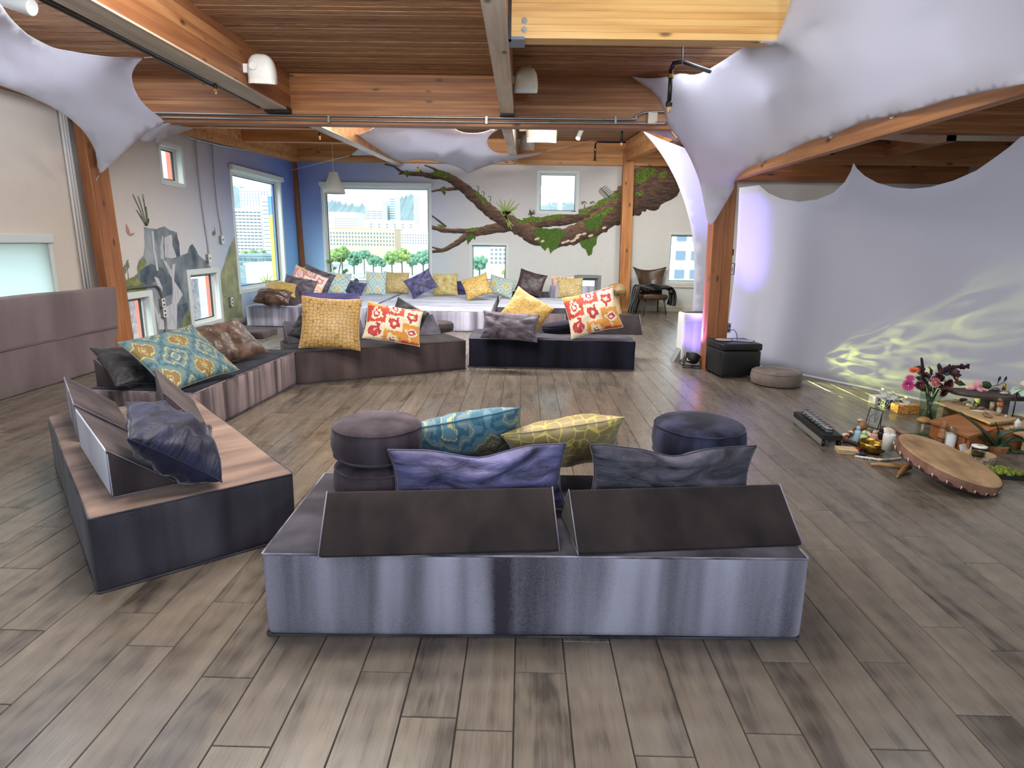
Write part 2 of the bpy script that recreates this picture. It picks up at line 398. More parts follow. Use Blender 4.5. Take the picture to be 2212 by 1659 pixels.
# ------------------------------------------------------------------ floor
XL, YF, XR, YB = -5.4, 15.2, 7.0, -3.0
fl = MB().box((XL-0.3, YB-0.3, -0.12), (XR+0.3, YF+0.3, -0.004)).build('floor', m_gap)
tag(fl, 'wide floor of grey brown wood-look laminate planks', None, kind='structure')
ROW, PL, X00 = 0.19475, 1.2, -0.9765
joints = {-8: 2.722, -4: 2.38, -3: 2.161, -1: 1.991, 0: 1.673, 2: 2.043, 3: 1.82, 7: 1.68, 9: 1.787, 12: 2.174, 13: 3.097, 14: 3.62, 15: 3.467, 16: 3.289, 17: 2.996, 18: 3.989, 19: 3.718}
cand = []
rndp = random.Random(3)
for r in range(int((XL-X00)/ROW)-1, int((XR-X00)/ROW)+1):
    x0 = X00+r*ROW; j = joints.get(r, rndp.uniform(0, 1.2)); y = YB + ((j-YB) % PL) - PL
    while y < YF:
        a, b = max(y, YB), min(y+PL, YF)
        if b-a > 0.02 and x0+ROW > XL and x0 < XR:
            cx, cy = x0+ROW/2, (a+b)/2
            d = Vector((cx, cy, 0))-EYEP; dep = d.dot(FW)
            area = 0
            if dep > 0.6:
                px, py = W0/2+FPX*d.dot(RT)/dep, H0/2-FPX*d.dot(UP)/dep
                if -120 < px < W0+120 and 600 < py < H0+160: area = (b-a)/dep**3
            cand.append((area, x0, a, b))
        y += PL
cand.sort(reverse=True)
def plank(m, x0, a, b):
    x0 = max(x0, XL); x1 = min(x0+ROW, XR); g = 0.0016; c = 0.0018; h = 0.0
    v = [(x0+g, a+g, -0.004), (x1-g, a+g, -0.004), (x1-g, b-g, -0.004), (x0+g, b-g, -0.004),
         (x0+g+c, a+g+c, h), (x1-g-c, a+g+c, h), (x1-g-c, b-g-c, h), (x0+g+c, b-g-c, h)]
    m.add(v, [(4, 5, 6, 7), (0, 1, 5, 4), (1, 2, 6, 5), (2, 3, 7, 6), (3, 0, 4, 7)])
rest = MB()
for i, (ar, x0, a, b) in enumerate(cand):
    if i < 300 and ar > 0:
        m = MB(); plank(m, x0-x0, 0, b-a) if False else plank(m, x0, a, b); m.build('plank', m_plank, fl)
    else: plank(rest, x0, a, b)
tag(rest.build('planks', m_plank, fl), kind='stuff')

# ------------------------------------------------------------------ walls with openings
def holed_wall(name, mat, axis, at, u0, u1, z0, z1, holes, thick, label):
    us = sorted({u0, u1, *[h[0] for h in holes], *[h[1] for h in holes]}); zs = sorted({z0, z1, *[h[2] for h in holes], *[h[3] for h in holes]})
    m = MB()
    for i in range(len(us)-1):
        for k in range(len(zs)-1):
            cu, cz = (us[i]+us[i+1])/2, (zs[k]+zs[k+1])/2
            if any(h[0] < cu < h[1] and h[2] < cz < h[3] for h in holes): continue
            if axis == 'y': m.box((us[i], at, zs[k]), (us[i+1], at+thick, zs[k+1]))
            else: m.box((at-thick, us[i], zs[k]), (at, us[i+1], zs[k+1]))
    o = m.build(name, mat); return tag(o, label, None, kind='structure')
far_w = [(-4.80, -2.20, 0.52, 2.86), (0.30, 1.27, 2.26, 3.22), (-1.29, -0.36, 0.62, 1.56), (1.24, 1.88, 0.10, 0.84), (3.45, 4.9, 0.66, 1.87)]
left_w = [(11.83, 14.27, 0.55, 2.86), (9.57, 10.23, 2.36, 2.97), (10.02, 11.1, 0.10, 1.07), (8.28, 9.0, 0.02, 0.83), (4.6, 7.1, 0.55, 1.56)]
holed_wall('wall_far', m_wall_far, 'y', YF, XL-0.3, XR+0.3, 0, 4.0, far_w, 0.22, 'far wall painted with a blue to grey sky and a mossy tree branch')
holed_wall('wall_left', m_wall_left, 'x', XL, YB-0.3, YF, 0, 4.0, left_w, 0.22, 'left wall with small square windows and a painted waterfall')
back_w = [(-4.6, -1.4, 0.7, 2.9), (-0.6, 2.6, 0.7, 2.9), (3.4, 6.4, 0.7, 2.9)]
holed_wall('wall_back', m_wall, 'y', YB-0.22, XL-0.3, XR+0.3, 0, 4.0, back_w, 0.22, 'plain grey wall behind the viewer with wide windows')
tag(MB().box((XR, YB, 0), (XR+0.2, YF, 4.0)).build('wall_right', m_wall), 'plain grey wall on the right behind the white curtain', None, kind='structure')
tag(MB().box((3.05, 10.5, 0), (XR, 10.65, 2.6)).build('wall_partition', m_wall), 'pale partition wall seen above the scalloped curtain', None, kind='structure')

# ------------------------------------------------------------------ ceiling: boards between the beams
cl = MB().box((XL-0.3, YB-0.3, 3.50), (XR+0.3, 7.95, 3.62))
cl.add([(XL-0.3, 7.95, 3.54), (XR+0.3, 7.95, 3.54), (XR+0.3, YF+0.2, 3.90), (XL-0.3, YF+0.2, 3.90), (XL-0.3, 7.95, 3.7), (XR+0.3, 7.95, 3.7), (XR+0.3, YF+0.2, 4.05), (XL-0.3, YF+0.2, 4.05)],
       [(0, 3, 2, 1), (4, 5, 6, 7), (0, 1, 5, 4), (1, 2, 6, 5), (2, 3, 7, 6), (3, 0, 4, 7)])
ceil = tag(cl.build('ceiling', m_board), 'dark rough-sawn timber plank ceiling between glulam beams', None, kind='structure')
bw = 0.092
for k in range(30):
    y0 = 7.75-(k+1)*bw
    for xa, xb in ((XL, -3.0), (-2.75, -0.29), (-0.14, 2.4), (2.55, XR)):
        dz = random.uniform(-0.005, 0.004)
        MB().box((xa, y0+0.003, 3.462+dz), (xb, y0+bw-0.003, 3.502)).build('ceiling_board', m_board, ceil)
far_b = MB()
for k in range(20):
    y0 = 15.0-(k+1)*0.14; zz = 3.54+(y0+0.07-7.95)/7.25*0.36
    MB().box((-0.1, y0+0.003, zz-0.03), (2.2, y0+0.137, zz)).build('ceiling_board', m_board, ceil)

# ------------------------------------------------------------------ glulam beams, each built of its laminations
def beam(name, label, mat, lo, hi, lam, slope=0.0, axis=0):
    """lo, hi corners; laminations stacked in z; slope raises the +axis end"""
    z0, z1 = lo[2], hi[2]; n = max(1, round((z1-z0)/lam)); h = (z1-z0)/n
    core = MB()
    def slab(m, a, b):
        x0, y0, za = a; x1, y1, zb = b
        s = slope*((x1-x0) if axis == 0 else (y1-y0))
        e = [(0, 0), (s, 0), (s, s), (0, s)] if axis == 0 else [(0, 0), (0, 0), (s, s), (s, s)]
        d = (0, s, s, 0) if axis == 0 else (0, 0, s, s)
        m.add([(x0, y0, za+d[0]), (x1, y0, za+d[1]), (x1, y1, za+d[2]), (x0, y1, za+d[3]), (x0, y0, zb+d[0]), (x1, y0, zb+d[1]), (x1, y1, zb+d[2]), (x0, y1, zb+d[3])],
              [(0, 3, 2, 1), (4, 5, 6, 7), (0, 1, 5, 4), (1, 2, 6, 5), (2, 3, 7, 6), (3, 0, 4, 7)])
    i = 0.006
    slab(core, (lo[0]+i*(axis == 1), lo[1]+i*(axis == 0), z0+i), (hi[0]-i*(axis == 1), hi[1]-i*(axis == 0), z1))
    o = tag(core.build(name, mat), label, None, kind='structure')
    for k in range(n):
        m = MB(); j = random.uniform(0, 0.0012)
        slab(m, (lo[0]+j*(axis == 1), lo[1]+j*(axis == 0), z0+k*h+0.0006), (hi[0]-j*(axis == 1), hi[1]-j*(axis == 0), z0+(k+1)*h-0.0006))
        m.build('lamination', mat, o)
    return o
FB = beam('cross_beam', 'deep glulam cross beam carrying two conduits', m_glulam, (XL, 7.75, 2.91), (XR, 7.93, 3.465), 0.0397)
LBm = beam('ceiling_beam', 'thick glulam beam on the left with a white speaker', m_glulam_y, (-3.0, YB, 3.055), (-2.75, 7.75, 3.465), 0.082, axis=1)
MBm = beam('ceiling_beam', 'narrow middle beam with a weathered grey underside', m_glulam_y, (-0.29, YB, 3.045), (-0.14, 7.75, 3.465), 0.07, axis=1)
MB().box((-0.291, YB, 3.030), (-0.139, 7.70, 3.046)).build('weathered_uplit_face', m_weathered_uplit, MBm)
MB().box((-3.001, YB, 3.040), (-2.749, 7.70, 3.056)).build('weathered_uplit_face', m_weathered_uplit, LBm)  # uplight on this underside painted as a paler strip
for x0, x1, bm_ in ((-0.30, -0.13, MBm), (-3.01, -2.74, LBm)):
    MB().box((x0, 7.60, 3.015), (x1, 7.752, 3.075)).build('beam_hanger', m_black, bm_)
GB = beam('ceiling_beam', 'warm lit golden fir beam with two bolts at its end', m_golden, (-0.13, 4.98, 3.05), (2.05, 5.13, 3.465), 0.046)
MB().box((-0.135, 4.94, 3.030), (-0.02, 5.14, 3.05)).build('beam_hanger', plain('blue_grey_steel', (96, 106, 122), 0.4, Metallic=0.6), GB)
MB().box((-0.138, 4.93, 3.03), (-0.118, 5.0, 3.465)).build('steel_strap', m_black, GB)
for zc in (3.105, 3.165, ):
    b = MB(); Mx = Matrix.Translation((-0.025, 4.98, zc)) @ Matrix.Rotation(R(90), 4, 'X')
    b.lathe([(0.0001, 0), (0.022, 0), (0.022, 0.006), (0.0001, 0.006)], 20, Mx); b.lathe([(0.0001, 0.006), (0.013, 0.006), (0.013, 0.018), (0.0001, 0.018)], 6, Mx)
    b.build('bolt', m_steel, GB)
beam('ceiling_beam', 'low timber beam on the right running from the post toward the viewer', m_db, (2.40, YB, 2.335), (2.475, 8.2, 2.62), 0.14, axis=1)
beam('wall_beam', 'timber beam along the top of the left wall in the far bay', m_glulam_far, (XL, 7.93, 3.065), (XL+0.16, YF, 3.56), 0.07, slope=0.0365, axis=1)
beam('wall_beam', 'dark timber beam along the top of the left wall near the viewer', m_glulam_y, (XL, YB, 3.05), (XL+0.14, 7.75, 3.46), 0.1, axis=1)
FWB = beam('wall_beam', 'orange glulam beam along the top of the far wall', m_glulam_far, (XL, 15.04, 3.345), (XR, YF, 3.9), 0.046)
beam('ceiling_joist', 'timber joist at the upper left nearest the cross beam', m_glulam_far, (XL+0.16, 9.75, 3.19), (-3.0, 9.87, 3.5), 0.1)
beam('ceiling_joist', 'timber joist at the upper left nearest the far wall', m_glulam_far, (XL+0.16, 12.1, 3.335), (-3.0, 12.22, 3.62), 0.1)
LB2 = beam('ceiling_beam', 'far bay beam with a pale underside above the hanging lamp', m_glulam_far, (-3.0, 7.93, 3.085), (-2.82, YF-0.16, 3.5), 0.14, slope=0.03, axis=1)
MB().add([(-3.0, 7.93, 3.07), (-2.82, 7.93, 3.07), (-2.82, 15.0, 3.07+0.03*7.07), (-3.0, 15.0, 3.07+0.03*7.07), (-3.0, 7.93, 3.084), (-2.82, 7.93, 3.084), (-2.82, 15.0, 3.084+0.03*7.07), (-3.0, 15.0, 3.084+0.03*7.07)],
         [(0, 3, 2, 1), (4, 5, 6, 7), (0, 1, 5, 4), (1, 2, 6, 5), (2, 3, 7, 6), (3, 0, 4, 7)]).build('weathered_uplit_face', m_weathered_uplit, LB2)  # pale strip puts the light on this underside into its colour
MB2 = beam('ceiling_beam', 'far bay beam in the middle beside hanging white speakers', m_weathered_uplit, (-0.32, 7.93, 3.0), (-0.17, YF-0.16, 3.45), 0.14, slope=0.056, axis=1)
beam('ceiling_beam', 'far bay beam running from the far post toward the viewer', m_glulam_far, (2.28, 8.4, 3.07), (2.44, 14.9, 3.5), 0.1, slope=0.056, axis=1)
beam('ceiling_joist', 'dark timber joist glimpsed above the curtain in the middle', m_glulam, (2.55, 9.2, 2.73), (XR, 9.32, 3.05), 0.08)
beam('wall_beam', 'dark timber header over the pale partition wall', m_glulam, (2.6, 10.42, 2.6), (XR, 10.52, 2.95), 0.08)
beam('ceiling_beam', 'short dark beam crossing behind the curtain peak', m_glulam_y, (5.0, 7.93, 2.84), (5.12, 10.4, 3.3), 0.1, axis=1)

# ------------------------------------------------------------------ posts
def post(label, mat, top, bot, width, yface, depth, z1, z0=0.0):
    a, b = on_y(*top, yface), on_y(*bot, yface)
    k = (a.x-b.x)/(a.z-b.z); xb = b.x+(z0-b.z)*k; xt = b.x+(z1-b.z)*k
    v = [(xb, yface, z0), (xb+width, yface, z0), (xb+width, yface+depth, z0), (xb, yface+depth, z0), (xt, yface, z1), (xt+width, yface, z1), (xt+width, yface+depth, z1), (xt, yface+depth, z1)]
    o = MB().add(v, [(0, 3, 2, 1), (4, 5, 6, 7), (0, 1, 5, 4), (1, 2, 6, 5), (2, 3, 7, 6), (3, 0, 4, 7)]).build('post', mat, bevel=0.008)
    return tag(o, label, None, kind='structure')
post('square timber post at the left wall beside the leaning foam mattress', m_post_dark, (158, 274), (213, 619), 0.115, 7.62, 0.36, 3.05)
RP = post('square timber post at the right lit purple from below', m_post_dark, (1541, 490), (1522, 801), 0.26, 7.95, 0.25, 2.34)
post('square timber post against the far wall crossing the painted trunk', m_post, (1348.2, 314.5), (1338.6, 611), 0.25, 14.95, 0.2, 3.7)
post('slim corner post where the left and far walls meet', m_post_dark, (628, 340), (649, 588), 0.10, 15.08, 0.1, 3.86)

ck = MB(); zz = 0.02
rk = random.Random(5); xk = [2.50+rk.uniform(-.006, .006) for _ in range(24)]
a_, b_ = on_y(1541, 490, 7.95), on_y(1522, 801, 7.95); kk_ = (a_.x-b_.x)/(a_.z-b_.z)
for i in range(23):
    z0, z1 = 0.05+i*0.098, 0.05+(i+1)*0.098; x0, x1 = b_.x+(z0-b_.z)*kk_+xk[i]-2.365, b_.x+(z1-b_.z)*kk_+xk[i+1]-2.365
    ck.add([(x0-.002, 7.9493, z0), (x0+.002, 7.9493, z0), (x1+.002, 7.9493, z1), (x1-.002, 7.9493, z1)], [(0, 1, 2, 3)])
ck.build('drying_crack', m_gap, RP)

# ------------------------------------------------------------------ windows
def blind_mat():
    t = NT('roller_blind_fabric'); d = t.n('BsdfDiffuse', Color=lin((228, 232, 226))); tl = t.n('BsdfTranslucent', Color=lin((242, 250, 246)))
    mx = t.n('MixShader', i0=0.8, i1=d.outputs[0], i2=tl.outputs[0]); t.t.links.new(mx.outputs[0], t.out.inputs[0]); return t.m
m_blind = blind_mat()
def window(num, label, axis, u0, u1, z0, z1, sash=0.05, trim=0.05, split=None, coral=False, cassette=False, blind=False, frame=None):
    fm = frame or m_frame
    if axis == 'y': P = lambda u, d, z: (u, YF+d, z)
    else: P = lambda u, d, z: (XL-d, u, z)
    def bx(m, ua, ub, da, db, za, zb):
        a, b = P(ua, da, za), P(ub, db, zb); m.box([min(a[i], b[i]) for i in range(3)], [max(a[i], b[i]) for i in range(3)])
    m = MB()
    bx(m, u0-0.01, u0+trim, -0.012, 0.03, z0, z1); bx(m, u1-trim, u1+0.01, -0.012, 0.03, z0, z1)
    bx(m, u0+trim, u1-trim, -0.012, 0.03, z1-trim, z1+0.01); bx(m, u0+trim, u1-trim, -0.012, 0.03, z0-0.01, z0+trim)
    o = m.build('window_%d' % num, fm, bevel=0.003); tag(o, label, None, kind='structure')
    t2 = trim*0.8
    ln = MB(); bx(ln, u0+0.002, u0+t2, 0.03, 0.10, z0+t2, z1-t2); bx(ln, u1-t2, u1-0.002, 0.03, 0.10, z0+t2, z1-t2); bx(ln, u0+0.002, u1-0.002, 0.03, 0.10, z1-t2, z1-0.002); bx(ln, u0+0.002, u1-0.002, 0.03, 0.10, z0+0.002, z0+t2)
    ln.build('window_liner', m_white, o)
    s = MB(); e = t2
    bx(s, u0+e, u0+e+sash, 0.10, 0.14, z0+e, z1-e); bx(s, u1-e-sash, u1-e, 0.10, 0.14, z0+e, z1-e)
    bx(s, u0+e+sash, u1-e-sash, 0.10, 0.14, z1-e-sash, z1-e); bx(s, u0+e+sash, u1-e-sash, 0.10, 0.14, z0+e, z0+e+sash)
    s.build('sash', fm, o, bevel=0.003)
    g = MB(); w = 0.012
    for ua, ub, za, zb in ((u0+e+sash, u0+e+sash+w, z0+e+sash, z1-e-sash), (u1-e-sash-w, u1-e-sash, z0+e+sash, z1-e-sash), (u0+e+sash, u1-e-sash, z1-e-sash-w, z1-e-sash), (u0+e+sash, u1-e-sash, z0+e+sash, z0+e+sash+w)):
        bx(g, ua, ub, 0.105, 0.135, za, zb)
    g.build('gasket', m_gasket, o)
    p = MB(); bx(p, u0+e+sash, u1-e-sash, 0.117, 0.123, z0+e+sash, z1-e-sash); p.build('pane', m_glass, o)
    if coral:
        c = MB(); bx(c, u1-0.035, u1-0.002, 0.141, 0.245, z0+0.005, z1-0.005); c.build('outer_reveal', m_coral, o)
    if cassette:
        c = MB(); bx(c, u0-0.03, u1+0.03, -0.075, -0.005, z1-0.055, z1+0.045); c.build('roller_blind_cassette', m_frame, o, bevel=0.012)
    if blind:
        c = MB(); bx(c, u0+0.0, u1-0.0, -0.03, -0.027, z0-0.2, z1-0.06); c.build('roller_blind', m_blind, o)
        c = MB(); bx(c, u1-0.015, u1+0.03, -0.045, -0.012, z0-0.2, z1-0.03); c.build('blind_side_channel', m_frame, o)
    return o
window(1, 'large picture window in the far wall behind the hanging lamp', 'y', *far_w[0], cassette=True)
window(2, 'small square window high on the far wall showing pale sky', 'y', *far_w[1], sash=0.035, cassette=False)
window(3, 'square window in the far wall with a round green tree outside', 'y', *far_w[2], sash=0.03)
window(4, 'low small window in the far wall beside the mushroom stool', 'y', *far_w[3], sash=0.06, trim=0.07, frame=m_frame_grey)
window(5, 'window on the right of the far wall behind the leather armchair', 'y', *far_w[4], sash=0.035)
window(6, 'tall picture window in the left wall facing the office tower', 'x', *left_w[0], trim=0.07, sash=0.06, cassette=True)
window(7, 'small window high on the left wall', 'x', *left_w[1], coral=True)
window(8, 'low window in the painted rocks right of the waterfall', 'x', *left_w[2], coral=True, trim=0.08)
window(9, 'low window beside the left timber post', 'x', *left_w[3], coral=True, trim=0.08)
window(10, 'window at the far left with a drawn white roller blind', 'x', *left_w[4], cassette=True, blind=True, frame=m_frame_grey)
for k, h in enumerate(back_w):
    m = MB(); u0, u1, z0, z1 = h
    for a, b, c, d in ((u0, u0+0.06, z0, z1), (u1-0.06, u1, z0, z1), (u0, u1, z1-0.06, z1), (u0, u1, z0, z0+0.06), ((u0+u1)/2-0.03, (u0+u1)/2+0.03, z0, z1)):
        m.box((a, YB-0.16, c), (b, YB-0.08, d))
    o = tag(m.build('window_%d' % (11+k), m_frame), 'wide window in the wall behind the viewer', None, kind='structure')
    MB().box((u0, YB-0.123, z0), (u1, YB-0.117, z1)).build('pane', m_glass, o)
# skirting, dado rail beside the armchair
tag(MB().box((2.62, YF-0.03, 0), (6.9, YF, 0.12)).build('baseboard_far', m_wall_cream, bevel=0.006), 'pale baseboard behind the armchair', None, kind='structure')
tag(MB().box((2.62, YF-0.035, 0.58), (6.9, YF, 0.64)).build('trim_1', m_wall_cream, bevel=0.008), 'window ledge rail behind the armchair', None, kind='structure')
tag(MB().box((XL, 8.0, 0), (XL+0.02, YF, 0.10)).build('baseboard_left', m_wall_cream), 'low baseboard of the left wall in the far bay', None, kind='structure')

# ------------------------------------------------------------------ mural on the far wall: branch, moss, ferns, bird (paint, one to three millimetres proud)
def bark_mat():
    t = NT('painted_bark'); pos = t.n('NewGeometry').outputs['Position']
    v = t.n('Mapping', Vector=pos, Scale=(5, 1, 22), Rotation=(0, R(-18), 0)).outputs[0]
    a = t.noise(v, 1.0, 5, 0.7, 0.8); u = t.n('SeparateXYZ', i0=t.n('TexCoord').outputs['UV']).outputs['Y']
    f = t.math('ADD', t.math('MULTIPLY', a, 0.75), t.math('MULTIPLY', u, 0.25))
    c = t.ramp(f, [(0.36, (44, 30, 22)), (0.5, (92, 68, 52)), (0.62, (122, 94, 72)), (0.78, (158, 132, 106))])
    return t.bsdf(c, 0.8)
m_bark = bark_mat()
m_moss = mottled('painted_moss', (30, 52, 16), (128, 150, 50), 30, 0.85, which='Position', detail=5)
m_moss_d = mottled('painted_hanging_moss', (30, 54, 18), (92, 128, 36), 60, 0.85, (3, 1, 0.4), which='Position')
m_frond = plain('painted_frond', (150, 172, 92), 0.8)
m_sketch = plain('painted_grey_green_sketch', (112, 116, 98), 0.8)
m_fungus = plain('painted_bracket_fungus', (206, 190, 164), 0.8)
mural = empty('branch_mural', 'painted mossy tree branch spreading across the far wall', 'mural', (0, YF, 0))
def ribbon(name, pts, mat, parent, lift, wall='y'):
    """pts: (px, py, width in px) on the wall, smoothed"""
    P = smoothpts([(a, b, c) for a, b, c in pts], 6); m = MB(); uv = []
    jig = random.Random(len(pts)*7+int(pts[0][0]))
    for i, p in enumerate(P):
        t = P[min(i+1, len(P)-1)]-P[max(i-1, 0)]; t = Vector((t.x, t.y)).normalized(); nn = Vector((-t.y, t.x))
        if nn.y > 0: nn = -nn
        w = p.z/2
        for s, k in ((1+jig.uniform(-.12, .12), 1), (0.33, 0.66), (-0.33, 0.33), (-1+jig.uniform(-.12, .12), 0)):
            q = on_y(p.x+nn.x*w*s, p.y+nn.y*w*s, YF-lift) if wall == 'y' else on_x(p.x+nn.x*w*s, p.y+nn.y*w*s, XL+lift)
            m.v.append(tuple(q)); uv.append((i/len(P), k))
    for i in range(len(P)-1):
        for k in range(3): m.f.append((4*i+k, 4*i+k+1, 4*i+k+5, 4*i+k+4))
    me = m.mesh(name, mat); ul = me.uv_layers.new(name='UVMap')
    for lp in me.loops: ul.data[lp.index].uv = uv[lp.vertex_index]
    o = bpy.data.objects.new(name, me); COL.objects.link(o); o.parent = parent
    if parent is not None: o.matrix_parent_inverse = Matrix.Translation(-Vector(parent.location))
    return o
def wallpoly(name, pts, mat, parent, lift, wall='y', rag=0.0, seed=1, sub=1):
    rg = random.Random(seed); P = []
    n = len(pts)
    for i in range(n):
        a, b = pts[i], pts[(i+1) % n]
        for k in range(sub):
            t = k/sub; P.append((a[0]+(b[0]-a[0])*t+rg.uniform(-rag, rag), a[1]+(b[1]-a[1])*t+rg.uniform(-rag, rag)))
    V = [on_y(*p, YF-lift) if wall == 'y' else on_x(*p, XL+lift) for p in P]
    cut = left_w if wall == 'x' else far_w
    Q = [Vector((q.y, q.z)) if wall == 'x' else Vector((q.x, q.z)) for q in V]; E = []; nq = len(Q)
    for (u0, u1, z0, z1) in cut:
        b = len(Q); Q += [Vector(c) for c in ((u0-.01, z0-.01), (u1+.01, z0-.01), (u1+.01, z1+.01), (u0-.01, z1+.01))]; E += [(b, b+1), (b+1, b+2), (b+2, b+3), (b+3, b)]
    vv, _, ff, _, _, _ = delaunay_2d_cdt(Q, E, [list(range(nq))], 1, 1e-6)
    m = MB(); m.v = [(XL+lift, p.x, p.y) if wall == 'x' else (p.x, YF-lift, p.y) for p in vv]
    for f in ff:
        c = sum((vv[i] for i in f), Vector((0, 0)))/len(f)
        if not any(u0-.01 < c.x < u1+.01 and z0-.01 < c.y < z1+.01 for (u0, u1, z0, z1) in cut): m.f.append(tuple(f))
    used = sorted({i for f in m.f for i in f}); re_ = {k: i for i, k in enumerate(used)}
    m.v = [m.v[k] for k in used]; m.f = [tuple(re_[i] for i in f) for f in m.f]
    o = m.build(name, mat, parent)
    if parent is not None: o.matrix_parent_inverse = Matrix.Translation(-Vector(parent.location))
    return o
def wallellipse(name, cx, cy, rx, ry, mat, parent, lift, wall='y', rag=0.0, n=18, seed=1, rot=0):
    c, s = cos(rot), sin(rot); rg = random.Random(seed); P = []
    for k in range(n):
        a = 2*pi*k/n; r = 1+rg.uniform(-rag, rag); x, y = rx*r*cos(a), ry*r*sin(a); P.append((cx+x*c-y*s, cy+x*s+y*c))
    return wallpoly(name, P, mat, parent, lift, wall)
ribbon('branch', [(1345, 432, 34), (1290, 456, 30), (1240, 470, 26), (1200, 477, 24), (1160, 482, 22), (1125, 487, 21), (1080, 492, 22), (1040, 499, 19), (1011, 507, 16), (991, 522, 13), (961, 539, 9), (930, 544, 6)], m_bark, mural, 0.002)
ribbon('branch', [(1030, 499, 11), (1004, 499, 11), (961, 498, 10), (945, 494, 9), (929, 490, 9)], m_bark, mural, 0.0025)
ribbon('trunk', [(831, 355, 3), (850, 359, 4), (866, 370, 6), (885, 375, 9), (910, 376, 10), (935, 381, 12), (955, 381, 15), (975, 387, 18), (1000, 405, 22), (1030, 430, 25), (1055, 452, 27), (1080, 470, 29), (1110, 485, 33), (1140, 502, 35), (1165, 513, 38), (1200, 516, 40), (1240, 507, 42), (1280, 490, 46), (1310, 470, 52), (1340, 449, 60), (1370, 424, 84), (1410, 398, 96), (1470, 352, 104)], m_bark, mural, 0.003)
for tw in ([(998, 403, 12), (978, 408, 8), (951, 410, 5), (930, 414, 4)], [(964, 490, 5), (944, 474, 4), (930, 464, 3)], [(960, 373, 7), (945, 369, 6), (934, 363, 5), (917, 357, 3)], [(880, 371, 6), (870, 374, 5), (861, 376, 3)], [(952, 539, 5), (940, 536, 4), (930, 533, 3)]):
    ribbon('twig', tw, m_bark, mural, 0.0022)
for k, (cx, cy, rx, ry, ro) in enumerate([(955, 377, 22, 6, .15), (1034, 422, 10, 5, .75), (1046, 436, 8, 5, .8), (1022, 496, 14, 4, -.2), (1130, 479, 18, 4, 0), (1150, 474, 22, 6, 0), (1190, 470, 18, 5, -.1), (1208, 468, 10, 5, 0), (1262, 458, 16, 5, -.3), (1300, 438, 26, 6, -.5), (1325, 425, 18, 6, -.5), (1290, 470, 20, 9, -.5), (1310, 455, 16, 6, -.4), (1385, 384, 16, 14, -.5), (1400, 372, 20, 10, -.3), (1432, 377, 12, 6, -.6), (1382, 418, 10, 5, -.3), (953, 489, 8, 3, .3), (958, 409, 6, 6, 0), (877, 374, 6, 6, 0)]):
    wallellipse('moss_patch', cx, cy, rx, ry, m_moss, mural, 0.005+0.0002*k, rag=0.28, n=26, seed=k, rot=ro)
for k, P in enumerate([[(1152, 497), (1165, 492), (1185, 494), (1200, 493), (1215, 497), (1222, 506), (1210, 520), (1205, 536), (1196, 540), (1189, 549), (1184, 534), (1176, 542), (1165, 528), (1160, 516)],
                       [(1260, 478), (1285, 470), (1302, 464), (1300, 480), (1296, 492), (1290, 500), (1284, 492), (1276, 502), (1268, 494)],
                       [(1250, 522), (1270, 516), (1292, 508), (1288, 528), (1280, 537), (1278, 549), (1271, 553), (1265, 538), (1256, 534)],
                       [(1006, 512), (1018, 508), (1028, 508), (1026, 519), (1022, 514), (1016, 522), (1010, 529)], [(953, 414), (964, 414), (961, 424), (958, 420)], [(874, 376), (884, 376), (880, 384)], [(951, 540), (960, 538), (955, 548)]]):
    wallpoly('hanging_moss', P, m_moss_d, mural, 0.0095+0.0002*k, rag=1.0, seed=k, sub=4)
for k, (cx, cy, rx) in enumerate([(1160, 516, 6), (1172, 521, 4), (1217, 524, 5), (1226, 521, 6), (1238, 520, 7), (1250, 508, 7), (1262, 505, 5), (1276, 509, 6), (1246, 514, 6), (1305, 492, 5)]):
    wallellipse('bracket_fungus', cx, cy, rx, 2.6, m_fungus, mural, 0.011, rot=-.35, n=12, seed=k)
fr = MB()
def blade2(m, pts, w, wall='y', lift=0.011):
    P = smoothpts([(a, b, 0) for a, b in pts], 5); L = []
    for i, p in enumerate(P):
        t = P[min(i+1, len(P)-1)]-P[max(i-1, 0)]; t = Vector((t.x, t.y)).normalized(); q = w*(1-i/len(P))*0.5+0.35
        for s in (1, -1):
            x, y = p.x-t.y*q*s, p.y+t.x*q*s
            L.append(tuple(on_y(x, y, YF-lift) if wall == 'y' else on_x(x, y, XL+lift)))
    m.add(L, [(2*i, 2*i+1, 2*i+3, 2*i+2) for i in range(len(P)-1)])
for tip, mid in [((1072, 437), (1084, 450)), ((1078, 430), (1086, 446)), ((1090, 432), (1091, 448)), ((1104, 430), (1097, 446)), ((1112, 433), (1101, 449)), ((1123, 440), (1106, 452)), ((1112, 468), (1104, 460)), ((1118, 448), (1106, 455)), ((1070, 452), (1082, 456))]:
    blade2(fr, [(1090, 466), mid, tip], 5)
for tip, mid in [((1105, 495), (1099, 482)), ((1098, 492), (1097, 482)), ((1110, 488), (1101, 480))]: blade2(fr, [(1090, 464), mid, tip], 4)
m_o = fr.build('staghorn_fern', m_frond, mural); m_o.matrix_parent_inverse = Matrix.Translation((0, -YF, 0))
sk = MB()
for a in range(7):
    x, y = 1298+a*3.2, 409+a*3.0
    blade2(sk, [(x, y), (x+7, y-6), (x+13, y-7)], 2.2); blade2(sk, [(x, y), (x-4, y+4), (x-2, y+9)], 2)
blade2(sk, [(1322, 434), (1310, 420), (1296, 405)], 2)
for cx in (1262, 1281):
    blade2(sk, [(cx, 451), (cx+1, 446), (cx, 440)], 3); blade2(sk, [(cx-6, 440), (cx, 436), (cx+6, 440)], 5)
for cx, cy in ((1030, 402), (1042, 414), (1056, 424)): blade2(sk, [(cx+2, cy+12), (cx+4, cy+2), (cx, cy), (cx-2, cy+3)], 1.6)
